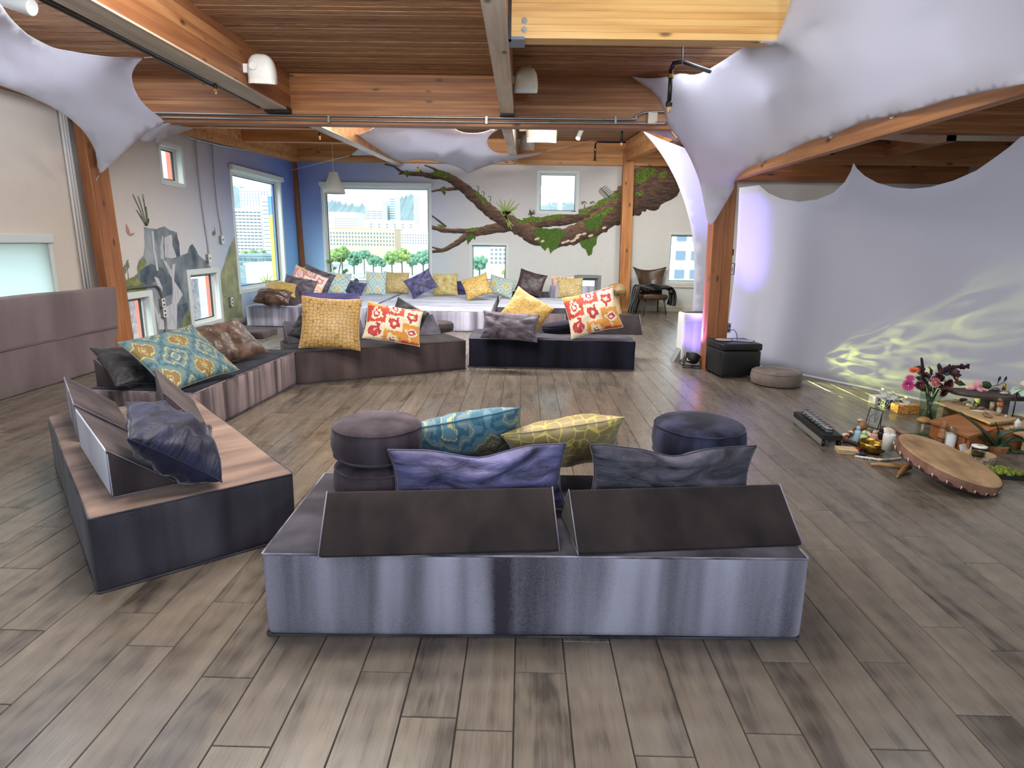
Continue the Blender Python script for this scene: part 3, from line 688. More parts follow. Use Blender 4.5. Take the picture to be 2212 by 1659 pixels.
for k in range(14): blade2(sk, [(1148+random.uniform(-7, 7), 460+random.uniform(-7, 7)), (1150+random.uniform(-7, 7), 458+random.uniform(-7, 7))], 2)
o = sk.build('sketched_ferns', m_sketch, mural); o.matrix_parent_inverse = Matrix.Translation((0, -YF, 0))
bird = wallellipse('painted_bird', 904, 366.5, 3.6, 5.2, plain('bird_yellow', (206, 190, 70), 0.8), mural, 0.011, rot=-0.5, n=14)
wallpoly('bird_tail', [(906, 369), (908, 367), (914, 374), (912, 375)], m_gasket, mural, 0.0115); wallellipse('bird_cap', 902, 362, 1.8, 1.4, m_gasket, mural, 0.0118, n=10)

# ------------------------------------------------------------------ mural on the left wall: rocks and waterfall
wf = empty('waterfall_mural', 'painted grey rocks and waterfall low on the left wall', 'mural', (XL, 10, 0))
m_rock = mottled('painted_rock', (62, 78, 90), (150, 158, 160), 2.6, 0.85, (1, 1, 0.7), which='Position', detail=6)
m_rock_d = mottled('painted_rock_dark', (50, 62, 76), (98, 110, 118), 5, 0.85, which='Position', detail=5)
m_rock_g = mottled('painted_green_rock', (70, 86, 64), (146, 148, 88), 5, 0.85, which='Position', detail=5)
m_hill_g = mottled('painted_misty_hill', (112, 126, 108), (168, 168, 120), 3.5, 0.85, which='Position', detail=5)
m_fall = mottled('painted_water', (150, 158, 166), (206, 204, 204), 9, 0.85, (4, 4, 0.5), which='Position')
Z7 = lambda L: [(240+a/4.878, 400+b/4.878) for a, b in L]
wallpoly('rock', Z7([(345, 440), (400, 455), (470, 462), (560, 435), (620, 470), (690, 500), (715, 600), (725, 740), (800, 722), (830, 640), (860, 620), (900, 690), (930, 745), (1000, 800), (1050, 870), (1090, 980), (1130, 1060), (1150, 1500), (860, 1580), (420, 1640), (250, 1640), (120, 1400), (60, 1120), (200, 1000), (275, 930), (275, 850), (290, 800), (340, 740), (355, 640)]), m_rock, wf, 0.002, 'x', 0.9, 3, 4)
wallpoly('misty_hill', Z7([(1310, 540), (1270, 600), (1230, 700), (1190, 830), (1150, 960), (1100, 1080), (1120, 1480), (1390, 1430), (1375, 1200), (1335, 780)]), m_hill_g, wf, 0.003, 'x', 0.7, 4, 4)
wallpoly('green_rock', Z7([(40, 1040), (110, 1060), (150, 1000), (230, 970), (300, 990), (360, 1060), (420, 1160), (380, 1230), (60, 1180)]), m_rock_g, wf, 0.004, 'x', 0.8, 5, 4)
wallpoly('green_rock', Z7([(690, 1280), (740, 1240), (810, 1260), (800, 1330), (760, 1420), (740, 1560), (830, 1560), (850, 1500), (830, 1330)]), m_rock_g, wf, 0.004, 'x', 0.8, 6, 3)
wallpoly('green_rock', Z7([(275, 900), (290, 800), (350, 770), (370, 810), (330, 870), (290, 960)]), m_rock_g, wf, 0.0042, 'x', 0.8, 6, 3)
wallpoly('dark_rock', Z7([(640, 600), (690, 510), (720, 620), (725, 740), (690, 770), (650, 700)]), m_rock_d, wf, 0.004, 'x', 0.6, 7, 3)
wallpoly('dark_rock', Z7([(300, 900), (420, 830), (560, 880), (640, 980), (640, 1150), (560, 1180), (480, 1000), (400, 1060), (300, 1010)]), m_rock_d, wf, 0.0044, 'x', 0.8, 8, 3)
wallpoly('dark_rock', Z7([(690, 1260), (800, 1240), (820, 1300), (740, 1440), (720, 1500), (690, 1400)]), m_rock_d, wf, 0.0046, 'x', 0.6, 9, 3)
for k, L in enumerate([[(535, 540), (550, 530), (548, 650), (556, 785), (522, 770), (520, 650)], [(560, 550), (640, 520), (650, 640), (690, 760), (640, 770), (570, 760)], [(548, 790), (575, 800), (640, 900), (650, 830), (675, 830), (665, 1010), (740, 1120), (755, 1160), (700, 1250), (690, 1520), (500, 1520), (470, 1370), (420, 1240), (430, 1195), (480, 1290), (500, 1370), (540, 1300), (640, 1250), (650, 1100), (640, 980)],
                       [(425, 480), (445, 490), (470, 700), (500, 900), (480, 900), (440, 700)], [(455, 965), (500, 980), (540, 1080), (545, 1150), (520, 1160), (490, 1060)]]):
    wallpoly('waterfall', Z7(L), m_fall, wf, 0.0052+0.0003*k, 'x', 0.4, k, 2)
sp = MB()
for tip, base in [((232, 105), (370, 430)), ((285, 125), (372, 430)), ((335, 105), (378, 430)), ((368, 235), (382, 430)), ((270, 270), (365, 430)), ((395, 360), (380, 430))]:
    a, b = Z7([tip, base]); mx_, my_ = (a[0]+b[0])/2+1, (a[1]+b[1])/2
    blade2(sp, [b, (mx_, my_), a], 2.6, 'x', 0.004)
    for k in range(9):
        t = k/12; x, y = a[0]+(mx_-a[0])*t*1.6, a[1]+(my_-a[1])*t*1.6
        blade2(sp, [(x, y), (x-1.5, y-2)], 1.5, 'x', 0.004); blade2(sp, [(x, y), (x+1.5, y-2)], 1.5, 'x', 0.004)
o = sp.build('grass_spikes', m_sketch, wf); o.matrix_parent_inverse = Matrix.Translation(-Vector(wf.location))
m_bfly = plain('painted_butterfly', (170, 130, 112), 0.8)
for nm, L in (('butterfly', [(155, 395), (185, 450), (205, 510), (250, 500), (240, 525), (210, 540), (180, 530), (155, 490)]), ('butterfly', [(1088, 430), (1100, 490), (1105, 510), (1085, 540), (1060, 520), (1065, 490), (1085, 480)])):
    wallpoly(nm, Z7(L), m_bfly if L[0][0] < 500 else m_sketch, wf, 0.003, 'x')
for k, (x, y) in enumerate([(140, 900), (172, 840)]):
    wallellipse('flower_spike', *Z7([(x, y)])[0], 4.2, 10, m_sketch, wf, 0.003, 'x', 0.3, 22, k)
    bl = MB(); blade2(bl, Z7([(x+15, 1000), (x, y+40)]), 1.5, 'x', 0.003); q = bl.build('flower_stem', m_sketch, wf); q.matrix_parent_inverse = Matrix.Translation(-Vector(wf.location))
for k in range(26):
    wallellipse('painted_leaf_dots', *Z7([(random.uniform(1110, 1330), random.uniform(940, 1420))])[0], random.uniform(1, 2.4), random.uniform(.8, 1.6), m_rock_g if k % 3 else plain('painted_ochre_dot', (186, 156, 90), 0.8) if k == 0 else m_rock_g, wf, 0.0062, 'x', 0.3, 9, k)

# ------------------------------------------------------------------ conduits and outlets on the left wall
def wallpipe(name, label, pts, r, off=0.03, mat=None):
    P = [on_x(a, b, XL+off) for a, b in pts]; m = MB().tube(smoothpts(P, 4), r, 8)
    return tag(m.build(name, mat or m_steel, smooth=True), label, 'conduit')
m_painted = plain('wall_painted_conduit', (168, 164, 166), 0.55)
wallpipe('conduit', 'painted conduit with the lower switch box on the left wall', [(421, 284), (424, 320), (437, 440), (450, 530), (452, 550)], 0.014, mat=m_painted)
wallpipe('conduit', 'painted conduit with the higher switch box near the tall window', [(455, 285), (459, 320), (470, 440), (478, 490), (480, 512)], 0.014, mat=m_painted)
wallpipe('conduit', 'steel conduit running along the bottom of the left wall beam', [(385, 283), (410, 297), (470, 313), (540, 326), (546, 322), (547, 310)], 0.013, mat=m_steel)
wallpipe('conduit', 'steel conduit arching over the low window beside the post', [(250, 690), (251, 640), (256, 628), (275, 623), (320, 618), (336, 617), (345, 624), (351, 640), (353, 652)], 0.015)
wallpipe('conduit', 'steel conduit dropping behind the big ikat cushion', [(357, 676), (359, 700), (360, 740)], 0.013)
def outlet(label, px, py, w, h, two=False):
    c = on_x(px, py, XL+0.06); m = MB().box((XL+0.001, c.y-w/2, c.z-h/2), (XL+0.055, c.y+w/2, c.z+h/2))
    o = m.build('wall_outlet', m_steel, bevel=0.006); tag(o, label, 'outlet')
    MB().box((XL+0.055, c.y-w/2-0.004, c.z-h/2-0.004), (XL+0.060, c.y+w/2+0.004, c.z+h/2+0.004)).build('cover_plate', m_plastic, o)
    for dz in ((-0.03, 0.03) if two else (0,)):
        MB().box((XL+0.060, c.y-0.018, c.z+dz-0.014), (XL+0.063, c.y+0.018, c.z+dz+0.014)).build('socket', m_gasket, o)
outlet('white switch box under the left of two painted conduits', 454, 558, 0.085, 0.13)
outlet('white switch box beside the tall window, under the right painted conduit', 482, 518, 0.085, 0.13)
outlet('upper double outlet on the painted waterfall', 354, 654, 0.075, 0.12, True)
outlet('lower double outlet on the painted waterfall', 357, 676, 0.075, 0.12, True)
outlet('double outlet at the foot of the painted hill', 502, 652, 0.075, 0.15, True)
# narrow conduits beside the left post in the near bay
for k, (a, b) in enumerate([((131, 258), (183, 618)), ((137, 260), (190, 618)), ((143, 262), (196, 618))]):
    p, q = on_x(*a, XL+0.03), on_x(*b, XL+0.03); d = (q-p)/(q.z-p.z)
    tag(MB().tube([p+d*(3.04-p.z), q+d*(0.3-q.z)], 0.016, 8).build('conduit', m_wall, smooth=True), '%s painted conduit of three beside the left post' % ('leftmost', 'middle', 'rightmost')[k], 'conduit')

# ------------------------------------------------------------------ stretched fabric sails
def membrane(name, label, rim, mat, creases=(), step=34, thick=0.004, rounds=260):
    """rim: (px, py, depth y) around the edge; creases: lists of (px, py, y). A film relaxed between its edge cords."""
    pts, dep, edges = [], [], []
    def put(L, closed):
        first = len(pts)
        n = len(L)
        for i in range(n if closed else n-1):
            a, b = L[i], L[(i+1) % n]; d = math.hypot(b[0]-a[0], b[1]-a[1]); k = max(1, int(d/18))
            for j in range(k):
                t = j/k; pts.append(Vector((a[0]+(b[0]-a[0])*t, a[1]+(b[1]-a[1])*t))); dep.append(1/a[2]+(1/b[2]-1/a[2])*t)
        if not closed: pts.append(Vector(L[-1][:2])); dep.append(1/L[-1][2])
        m = len(pts)-first
        for i in range(m if closed else m-1): edges.append((first+i, first+(i+1) % m if closed else first+i+1))
        return first, m
    f0, nb = put(rim, True)
    for c in creases: put(c, False)
    fixed = len(pts)
    xs = [p.x for p in pts]; ys = [p.y for p in pts]
    poly = pts[:nb]
    def inside(x, y):
        c = False; j = nb-1
        for i in range(nb):
            a, b = poly[i], poly[j]
            if (a.y > y) != (b.y > y) and x < (b.x-a.x)*(y-a.y)/(b.y-a.y)+a.x: c = not c
            j = i
        return c
    y = min(ys)+step/2; row = 0
    while y < max(ys):
        x = min(xs)+step/2+(step/2 if row % 2 else 0)
        while x < max(xs):
            if inside(x, y) and min((p.x-x)**2+(p.y-y)**2 for p in pts[:fixed]) > (step*0.4)**2: pts.append(Vector((x, y)))
            x += step
        y += step*0.87; row += 1
    vv, ee, ff, ov, _, _ = delaunay_2d_cdt(pts, edges, [list(range(nb))], 1, 1e-5)
    nv = len(vv); d = [None]*nv
    for i in range(nv):
        o = [k for k in ov[i] if k < fixed]
        if o: d[i] = dep[o[0]]
    nb_ = [set() for _ in range(nv)]
    for f in ff:
        for i in range(len(f)): nb_[f[i]].add(f[(i+1) % len(f)]); nb_[f[(i+1) % len(f)]].add(f[i])
    free = [i for i in range(nv) if d[i] is None]; mean = sum(x for x in d if x)/max(1, len([x for x in d if x]))
    val = [x if x else mean for x in d]
    for _ in range(rounds):
        for i in free:
            if nb_[i]: val[i] = val[i]*-0.5+1.5*sum(val[j] for j in nb_[i])/len(nb_[i])
    m = MB(); m.v = [tuple(on_y(vv[i].x, vv[i].y, 1/val[i])) for i in range(nv)]; m.f = [tuple(f) for f in ff]
    o = m.build(name, mat, smooth=True, solid=thick, subsurf=1)
    return tag(o, label, 'fabric sail') if label else o
def hem(parent, rim, r=0.006, closed=True):
    P = [on_y(*p) for p in rim]
    if closed: P.append(P[0])
    return MB().tube(P, r, 6).build('hem', m_sail, parent, smooth=True)

# left sail
rimL = [(-70, -50, 3.4), (0, 6, 3.9), (22, 40, 4.1), (60, 76, 4.4), (115, 104, 4.9), (180, 116, 5.4), (240, 124, 5.9), (312, 125, 6.5),
        (298, 134, 6.55), (287, 150, 6.6), (283, 166, 6.7), (287, 186, 6.8), (297, 208, 6.9), (313, 228, 7.0), (335, 246, 7.15), (362, 264, 7.4),
        (342, 273, 7.35), (320, 284, 7.3), (298, 302, 7.3), (275, 323, 7.3), (245, 350, 7.4), (213, 380, 7.55),
        (214, 360, 7.5), (210, 338, 7.4), (203, 318, 7.3), (192, 298, 7.2), (176, 277, 7.0), (150, 254, 6.85), (110, 229, 6.6), (60, 206, 6.3), (0, 184, 6.0), (-70, 160, 5.5)]
sl = membrane('fabric_sail', 'white stretch fabric sail at the upper left tied to the post', rimL, m_sail, creases=[[(0, 120, 4.6), (120, 175, 5.6), (240, 235, 6.6), (330, 262, 7.2)]])
flap = membrane('sail_flap', None, [(298, 303, 7.6), (320, 286, 7.6), (345, 271, 7.6), (364, 263, 7.6), (380, 270, 8.2), (425, 277, 9.0), (396, 284, 8.8), (372, 293, 8.6), (350, 303, 8.5), (336, 314, 8.4), (334, 300, 8.3), (326, 309, 8.2), (312, 309, 7.9)], m_sail, step=22); flap.parent = sl
flap = membrane('sail_flap', None, [(199, 305, 7.9), (212, 320, 7.6), (214, 340, 7.6), (214, 375, 7.58), (207, 350, 7.9), (203, 330, 8.0)], m_sail, step=14); flap.parent = sl
tag(MB().tube([on_y(312, 125, 6.5), on_y(352, 122, 7.0)], 0.004, 6).build('cord', m_rope, sl))
MB().tube([on_y(425, 277, 9.0), on_y(470, 270, 9.6)], 0.004, 6).build('cord', m_rope, sl)
MB().tube([on_y(213, 380, 7.55), on_y(208, 390, 7.62)], 0.004, 6).build('cord', m_rope, sl)
# big right-hand sail
DBX = 2.385
def db(px, py): return (px, py, on_x(px, py, DBX).y)
rimR = [(1358, 162, 7.68), (1380, 169, 7.6), (1410, 170, 7.5), (1440, 167, 7.4), (1471, 156, 7.35), (1490, 163, 7.2), (1510, 161, 7.1), (1535, 148, 6.7), (1565, 129, 6.2), (1600, 106, 5.7), (1622, 95, 5.15), (1640, 88, 4.97),
        (1686, 88, 4.96), (1676, 84, 4.95), (1683, 74, 4.92), (1692, 52, 4.86), (1702, 22, 4.8), (1711, -10, 4.7), (1722, -70, 4.5), (2300, -90, 2.6),
        (2290, 168, 2.95), (2212, 181, 3.05), (2150, 194, 3.3), (2060, 212, 3.65), (2000, 230, 3.9), (1965, 242, 4.1), db(1927, 252), (1895, 256, 4.45), (1857, 265, 4.65), (1825, 280, 4.85), db(1795, 295), (1775, 297, 5.2), (1749, 303, 5.4), (1720, 317, 5.65), db(1695, 332), (1670, 341, 6.2), (1645, 351, 6.5), (1616, 362, 6.9), (1596, 376, 7.2), (1584, 392, 7.55),
        (1588, 404, 7.65), (1572, 430, 7.68), (1554, 461, 7.7), (1536, 492, 7.72), (1528, 480, 7.74), (1521, 440, 7.74), (1511, 390, 7.72), (1495, 349, 7.7), (1479, 317, 7.68), (1462, 295, 7.66), (1445, 275, 7.64), (1437, 255, 7.64), (1434, 233, 7.65), (1424, 212, 7.66), (1404, 194, 7.67), (1380, 178, 7.68)]
sr = membrane('fabric_sail', 'big white stretch fabric sail at the upper right tied along the low beam', rimR, m_sail,
              creases=[[(1700, 96, 4.93), (1740, 128, 4.85), (1800, 178, 4.7), (1860, 222, 4.5), (1905, 245, 4.38)], [(1710, 120, 5.3), (1718, 190, 5.45), (1745, 250, 5.35), (1785, 288, 5.1)], [(1660, 200, 6.15), (1680, 280, 6.05), (1692, 322, 5.95)], [(1575, 300, 7.0), (1590, 350, 7.15)], [(1760, 60, 4.75), (1880, 140, 4.15), (1925, 225, 4.25)], [(2000, 40, 3.55), (2080, 130, 3.45)]])
for px, py in ((1927, 252), (1795, 295), (1695, 332)):
    p = on_x(px, py, DBX+0.005); MB().ball(p, 0.016, 8, 5).build('tie_knot', m_rope, sr)
fl2 = membrane('sail_flap', None, [(1318, 278, 8.4), (1380, 277, 8.2), (1440, 274, 8.0), (1452, 288, 8.0), (1470, 310, 8.0), (1440, 296, 8.2), (1410, 286, 8.3), (1375, 281, 8.4)], m_sail, step=20); fl2.parent = sr
# arch-shaped fabric behind the right post
rimA = [(1384, 280, 9.9), (1410, 293, 9.7), (1440, 306, 9.6), (1472, 316, 9.5), (1500, 330, 9.5), (1530, 360, 9.5), (1552, 430, 9.5), (1560, 560, 9.5), (1556, 700, 9.5), (1552, 760, 9.5), (1498, 758, 9.5), (1493, 700, 9.5), (1498, 640, 9.5), (1500, 580, 9.5), (1499, 535, 9.5), (1493, 490, 9.5), (1480, 440, 9.55), (1461, 390, 9.6), (1437, 345, 9.7), (1411, 308, 9.8)]
sa = membrane('fabric_arch', 'tall white fabric arch hanging behind the right post', rimA, m_curtain)
# far sail
rimF = [(757, 291, 11.0), (768, 291, 10.9), (782, 289, 10.6), (795, 284, 10.2), (808, 276, 9.6), (822, 262, 9.0), (880, 248, 8.6), (960, 246, 8.6), (975, 270, 9.0), (985, 281, 9.4), (1000, 287, 9.6), (1023, 289, 9.7), (1045, 286, 9.7), (1064, 279, 9.6), (1085, 268, 9.2), (1078, 280, 10.0),
        (1062, 287, 10.4), (1053, 298, 10.9), (1051, 308, 11.3), (1056, 320, 11.9), (1069, 330, 12.4), (1092, 334, 12.8), (1121, 335, 13.2), (1150, 332, 13.6), (1181, 327, 14.0), (1160, 335, 13.9), (1140, 339, 13.8), (1108, 345, 13.9), (1061, 355, 14.1), (1029, 366, 14.3), (1010, 377, 14.45), (1003, 368, 14.35), (988, 360, 14.2), (962, 352, 14.0), (937, 347, 13.9), (902, 344, 13.8), (880, 346, 13.9), (868, 351, 14.1), (861, 346, 13.9), (842, 339, 13.6), (807, 335, 13.5), (780, 335, 13.7), (755, 336, 14.0), (764, 330, 13.6), (773, 323, 13.0), (778, 313, 12.3), (779, 301, 11.6), (775, 294, 11.2)]
sf = membrane('fabric_sail', 'white stretch fabric sail under the far bay ceiling with downward points', rimF, m_sail, creases=[[(880, 290, 11.4), (930, 322, 12.6), (963, 344, 13.6)], [(963, 344, 13.6), (985, 325, 13.0), (1000, 310, 12.3)], [(800, 300, 11.2), (850, 320, 12.4)]], step=16)
for a, b in (((755, 336, 14.0), (628, 368, 15.0)), ((1181, 327, 14.0), (1285, 302, 14.9)), ((757, 291, 11.0), (740, 290, 10.6)), ((1064, 282, 9.6), (1098, 262, 8.6))):
    MB().tube([on_y(*a), on_y(*b)], 0.006, 6).build('cord', m_rope, sf)
# scalloped curtain wall: hangs along a shallow curve on the floor
base = [on_z(*p) for p in ((1602, 782), (1650, 795), (1740, 813), (1860, 838), (1985, 865), (2100, 893), (2212, 922), (2330, 960))]
base = [Vector((base[0].x-0.12, base[0].y+0.42, 0))] + base
bs = smoothpts(base, 8)
cum = [0.0]
for a, b in zip(bs, bs[1:]): cum.append(cum[-1]+(b-a).length)
def curtain_hit(px, py):
    d = sight(px, py); best = None
    for i in range(len(bs)-1):
        a, b = bs[i], bs[i+1]; ex, ey = b.x-a.x, b.y-a.y
        det = d.x*(-ey)+ex*d.y
        if abs(det) < 1e-9: continue
        t = (a.x*(-ey)+ex*a.y)/det; s = (d.x*a.y-d.y*a.x)/det
        if -0.001 <= s <= 1.001 and t > 0: best = (cum[i]+s*(cum[i+1]-cum[i]), EYE+d.z*t)
    return best
topx = [(1596, 399), (1640, 400), (1660, 417), (1690, 430), (1727, 436), (1765, 431), (1800, 417), (1825, 393), (1838, 370), (1844, 352), (1851, 364), (1868, 380), (1895, 395), (1930, 405), (1970, 408), (2010, 404), (2060, 390), (2110, 368), (2150, 340), (2180, 318), (2205, 296), (2222, 290), (2245, 330), (2290, 380)]
tops = sorted([h for h in (curtain_hit(*p) for p in topx) if h]); tops = [(0.0, tops[0][1])]+tops+[(cum[-1], tops[-1][1])]
cm = MB(); NR = 14; cols = []
for s_ in sorted(set([t[0] for t in tops]+[cum[-1]*k/90 for k in range(91)])):
    i = max(0, min(len(cum)-2, next((k for k in range(len(cum)-1) if cum[k+1] >= s_), len(cum)-2))); f = (s_-cum[i])/(cum[i+1]-cum[i]); p = bs[i]+(bs[i+1]-bs[i])*f
    tn = (bs[i+1]-bs[i]).normalized(); nrm = Vector((-tn.y, tn.x, 0))
    k = max(0, min(len(tops)-2, next((q for q in range(len(tops)-1) if tops[q+1][0] >= s_), len(tops)-2))); g = (s_-tops[k][0])/max(1e-6, tops[k+1][0]-tops[k][0]); zt = tops[k][1]+(tops[k+1][1]-tops[k][1])*g
    b0 = len(cm.v)
    for r in range(NR+1):
        u = r/NR; bow = sin(pi*u)*0.05+0.012*sin(s_*9)*(1-u)*u*2
        q = p+nrm*bow; cm.v.append((q.x, q.y, 0.004+(zt-0.004)*u))
    cols.append(b0)
for a, b in zip(cols, cols[1:]):
    for r in range(NR): cm.f.append((a+r, b+r, b+r+1, a+r+1))
cur = tag(cm.build('fabric_curtain', m_curtain, smooth=True, solid=0.004), 'tall white stretch fabric curtain with scalloped top on the right', 'curtain')
hp = MB(); hp.tube([p+Vector((0, 0, 0.012)) for p in bs], 0.014, 8); hp.build('hem', m_sail, cur, smooth=True)

# ------------------------------------------------------------------ ceiling fittings
for label, pts, r in (('upper steel conduit along the cross beam', [(300, 243), (480, 246.5), (700, 250), (1050, 254.5), (1350, 257.5), (1372, 252), (1395, 243), (1440, 241)], 0.013), ('lower steel conduit along the cross beam', [(330, 253), (480, 256), (700, 260), (1050, 264), (1400, 266.5), (1440, 266)], 0.011)):
    tag(MB().tube(smoothpts([on_y(*p, 7.73) for p in pts], 4), r, 10).build('conduit', m_steel, smooth=True), label, 'conduit')
c = on_y(1409, 256, 7.72)
jb = tag(MB().box((c.x-0.055, 7.685, c.z-0.062), (c.x+0.055, 7.749, c.z+0.062)).build('junction_box', m_cream, bevel=0.006), 'cream junction box on the cross beam', 'box')
MB().ball((c.x+0.04, 7.684, c.z-0.045), 0.007, 8, 5).build('screw', m_gasket, jb)
for px in (711, 1051, 1329):
    for py in (254, 262):
        p = on_y(px, py+(2 if px > 900 else 0), 7.735); MB().box((p.x-0.012, 7.71, p.z-0.02), (p.x+0.012, 7.75, p.z+0.02)).build('conduit_clip', m_steel, jb).matrix_parent_inverse = Matrix()
def speaker(label, wx, wy, wz, rz=0, sc=1.0, mat=None, side=-1):
    """wedge shell of a surround speaker: round back, flat slanted grille at the foot, U bracket"""
    t = empty('wall_speaker', label, 'speaker', (wx, wy, wz), rz, 'white ceiling speakers')
    m = MB(); n = 14; prof = [(0.0, 0.205), (0.05, 0.20), (0.09, 0.178), (0.115, 0.14), (0.128, 0.08), (0.132, 0.02), (0.13, -0.03)]
    rings = []
    for i, (w, z) in enumerate(prof):
        d = [0.0, 0.05, 0.085, 0.10, 0.105, 0.10, 0.09][i]; ring = []
        for k in range(n):
            a = 2*pi*k/n; ca, sa = cos(a), sin(a); q = lambda v: math.copysign(abs(v)**0.55, v)
            ring.append((max(w, 0.002)*q(ca)*sc, max(d, 0.002)*q(sa)*sc, z*sc))
        rings.append(ring)
    vs = [p for r in rings for p in r]; fs = [(i*n+k, (i+1)*n+k, (i+1)*n+(k+1) % n, i*n+(k+1) % n) for i in range(len(rings)-1) for k in range(n)]
    m.add(vs, fs); m.build('cabinet', mat or m_cream, t, smooth=True)
    g = MB(); ring = rings[-1]; low = [(x*1.0, y, z-0.012*sc-(0.03*sc if y < 0 else 0)) for x, y, z in ring]
    g.add(ring+low, [(k, k+n, (k+1) % n+n, (k+1) % n) for k in range(n)]+[tuple(range(n, 2*n))]); g.build('grille', m_white, t, smooth=False)
    b = MB(); x = side*0.12*sc
    b.box((min(x, side*0.19*sc), -0.03*sc, 0.03*sc), (max(x, side*0.19*sc), 0.03*sc, 0.115*sc)); b.build('bracket', mat or m_cream, t, bevel=0.008)
    d = MB(); d.lathe([(0.0001, 0), (0.035*sc, 0), (0.035*sc, 0.012), (0.0001, 0.012)], 16, Matrix.Translation((side*0.06*sc, -0.103*sc, 0.075*sc)) @ Matrix.Rotation(R(90), 4, 'X')); d.build('pivot_disc', mat or m_cream, t)
    return t
speaker('white speaker on the thick left ceiling beam', -2.585, 6.55, 3.13, R(8), 1.0, m_plastic)
speaker('cream speaker on the narrow middle ceiling beam', -0.005, 7.0, 3.17, R(-4), 0.95, m_cream)
speaker('white speaker half hidden above the cross beam at the left', -2.62, 9.4, 3.30, R(10), 1.1, m_plastic)
speaker('small cream speaker nearest the cross beam in the middle far bay', 0.04, 9.6, 3.28, 0, 1.15, m_cream)
speaker('large cream speaker hanging second in the middle far bay', 0.27, 11.2, 3.37, 0, 2.0, m_cream)
speaker('white speaker farthest back in the middle far bay', 0.04, 13.6, 3.52, 0, 1.15, m_plastic)
speaker('white speaker behind the fabric arch on the far right beam', 2.52, 10.9, 3.27, 0, 1.1, m_plastic)
for k, pts in enumerate(([on_y(527, 86, 6.6), on_y(526, 120, 6.6), on_y(528, 145, 6.6)], [on_y(1108, 110, 6.95), on_y(1107, 150, 6.95)])):
    tag(MB().tube(pts, 0.006, 6).build('speaker_cable', m_black, smooth=True), ('thin cable dropping to the left beam speaker', 'thin cable dropping to the middle beam speaker')[k], 'cable')
# cable tray under the left beam
m = MB(); m.tube([(-3.045, 1.5, 3.06), (-3.045, 7.55, 3.06)], 0.022, 8); m.tube([(-3.085, 1.5, 3.045), (-3.085, 6.6, 3.045)], 0.010, 8)
tag(m.build('ceiling_cable', m_darksteel, smooth=True), 'dark cable and pipe running along the left ceiling beam', 'pipe')
def sprinkler(label, top, drop, r=0.012, arm=None, body=0.05):
    t = empty('sprinkler', label, 'sprinkler', top)
    m = MB()
    if arm: m.tube([(0, 0, 0)]+[tuple(a) for a in arm], r, 8)
    m.tube([(0, 0, 0), (0, 0, -drop)], r, 10); m.build('pipe', m_darksteel, t, smooth=True)
    MB().lathe([(r*1.4, -drop*0.15-0.03), (r*1.4, -drop*0.15)], 10).build('coupling', m_brass, t)
    MB().lathe([(r*1.5, -drop-body*0.6), (r*1.6, -drop-0.0), (r*1.2, -drop+0.01)], 10).build('reducer', m_darksteel, t)
    h = MB(); z = -drop-body*0.6
    h.tube([(0, 0, z), (0, 0, z-0.045)], 0.004, 6); h.tube([(-0.012, 0, z), (-0.014, 0, z-0.025), (0, 0, z-0.042)], 0.003, 6); h.tube([(0.012, 0, z), (0.014, 0, z-0.025), (0, 0, z-0.042)], 0.003, 6)
    h.lathe([(0.016, z-0.048), (0.016, z-0.045)], 10); h.build('sprinkler_head', m_brass, t); return t
p = on_y(464, 172, 6.4); sprinkler('sprinkler hanging by the left ceiling beam', tuple(p), 0.05)
p = on_y(690, 281, 9.6); sprinkler('sprinkler in the far bay left of the hanging lamp', tuple(p), 0.05)
p = on_y(1450, 150, 5.9); sprinkler('long black sprinkler drop in front of the right sail', tuple(p), 0.27, 0.019, arm=[(0.02, 0, 0.05), (0.09, 0, 0.062), (0.43, 0.35, 0.075)])
tag(MB().tube([on_y(1474, 93, 5.75), on_y(1474, 140, 5.75)], 0.006, 6).build('hanger_rod', m_steel, smooth=True), 'thin hanger rod above the long sprinkler drop', 'rod')
p = on_y(1286, 318, 13.5); sprinkler('sprinkler pipe with elbow before the far wall beam', tuple(p), 0.24, 0.02, arm=[(0.0, 0, 0.07), (0.04, 0, 0.10), (0.62, 0, 0.10)])
p = on_y(1344, 275, 12.5); sprinkler('sprinkler pipe hanging beside the far post', tuple(p), 0.25, 0.024)
tl = empty('track_light', 'lit white spot lamp under the far bay ceiling', 'lamp', tuple(on_y(1253, 288, 12.5)))
d = Vector((-0.07, -0.08, -0.17)).normalized(); MB().tube([d*-0.09, d*0.11], 0.045, 14).build('lamp_body', m_plastic, tl, smooth=False)
t = NT('lamp_glow'); e = t.n('Emission', Color=(1, 0.93, 0.8, 1), Strength=6.0); t.t.links.new(e.outputs[0], t.out.inputs[0]); m_glow = t.m
MB().tube([d*0.11, d*0.125], 0.04, 14).build('lamp_lens', m_glow, tl); MB().tube([d*-0.08, (0.06, 0.02, 0.23)], 0.01, 6).build('lamp_arm', m_plastic, tl)
pp = on_y(720, 372, 13.3)
pl = empty('pendant_lamp', 'hanging white bell-shaped lamp in front of the picture window', 'lamp', tuple(pp))
b = MB(); prof = [(0.085, 0.0), (0.09, -0.03), (0.11, -0.10), (0.16, -0.21), (0.205, -0.31), (0.225, -0.42)]
n = 28
for r, z in prof+[(r-0.006, z) for r, z in reversed(prof)]:
    for k in range(n): b.v.append((r*cos(2*pi*k/n), r*sin(2*pi*k/n), z))
for i in range(2*len(prof)-1):
    for k in range(n): b.f.append((i*n+k, i*n+(k+1) % n, (i+1)*n+(k+1) % n, (i+1)*n+k))
b.build('lamp_shade', plain('lamp_shade_grey_white', (190, 188, 178), 0.5), pl, smooth=True)
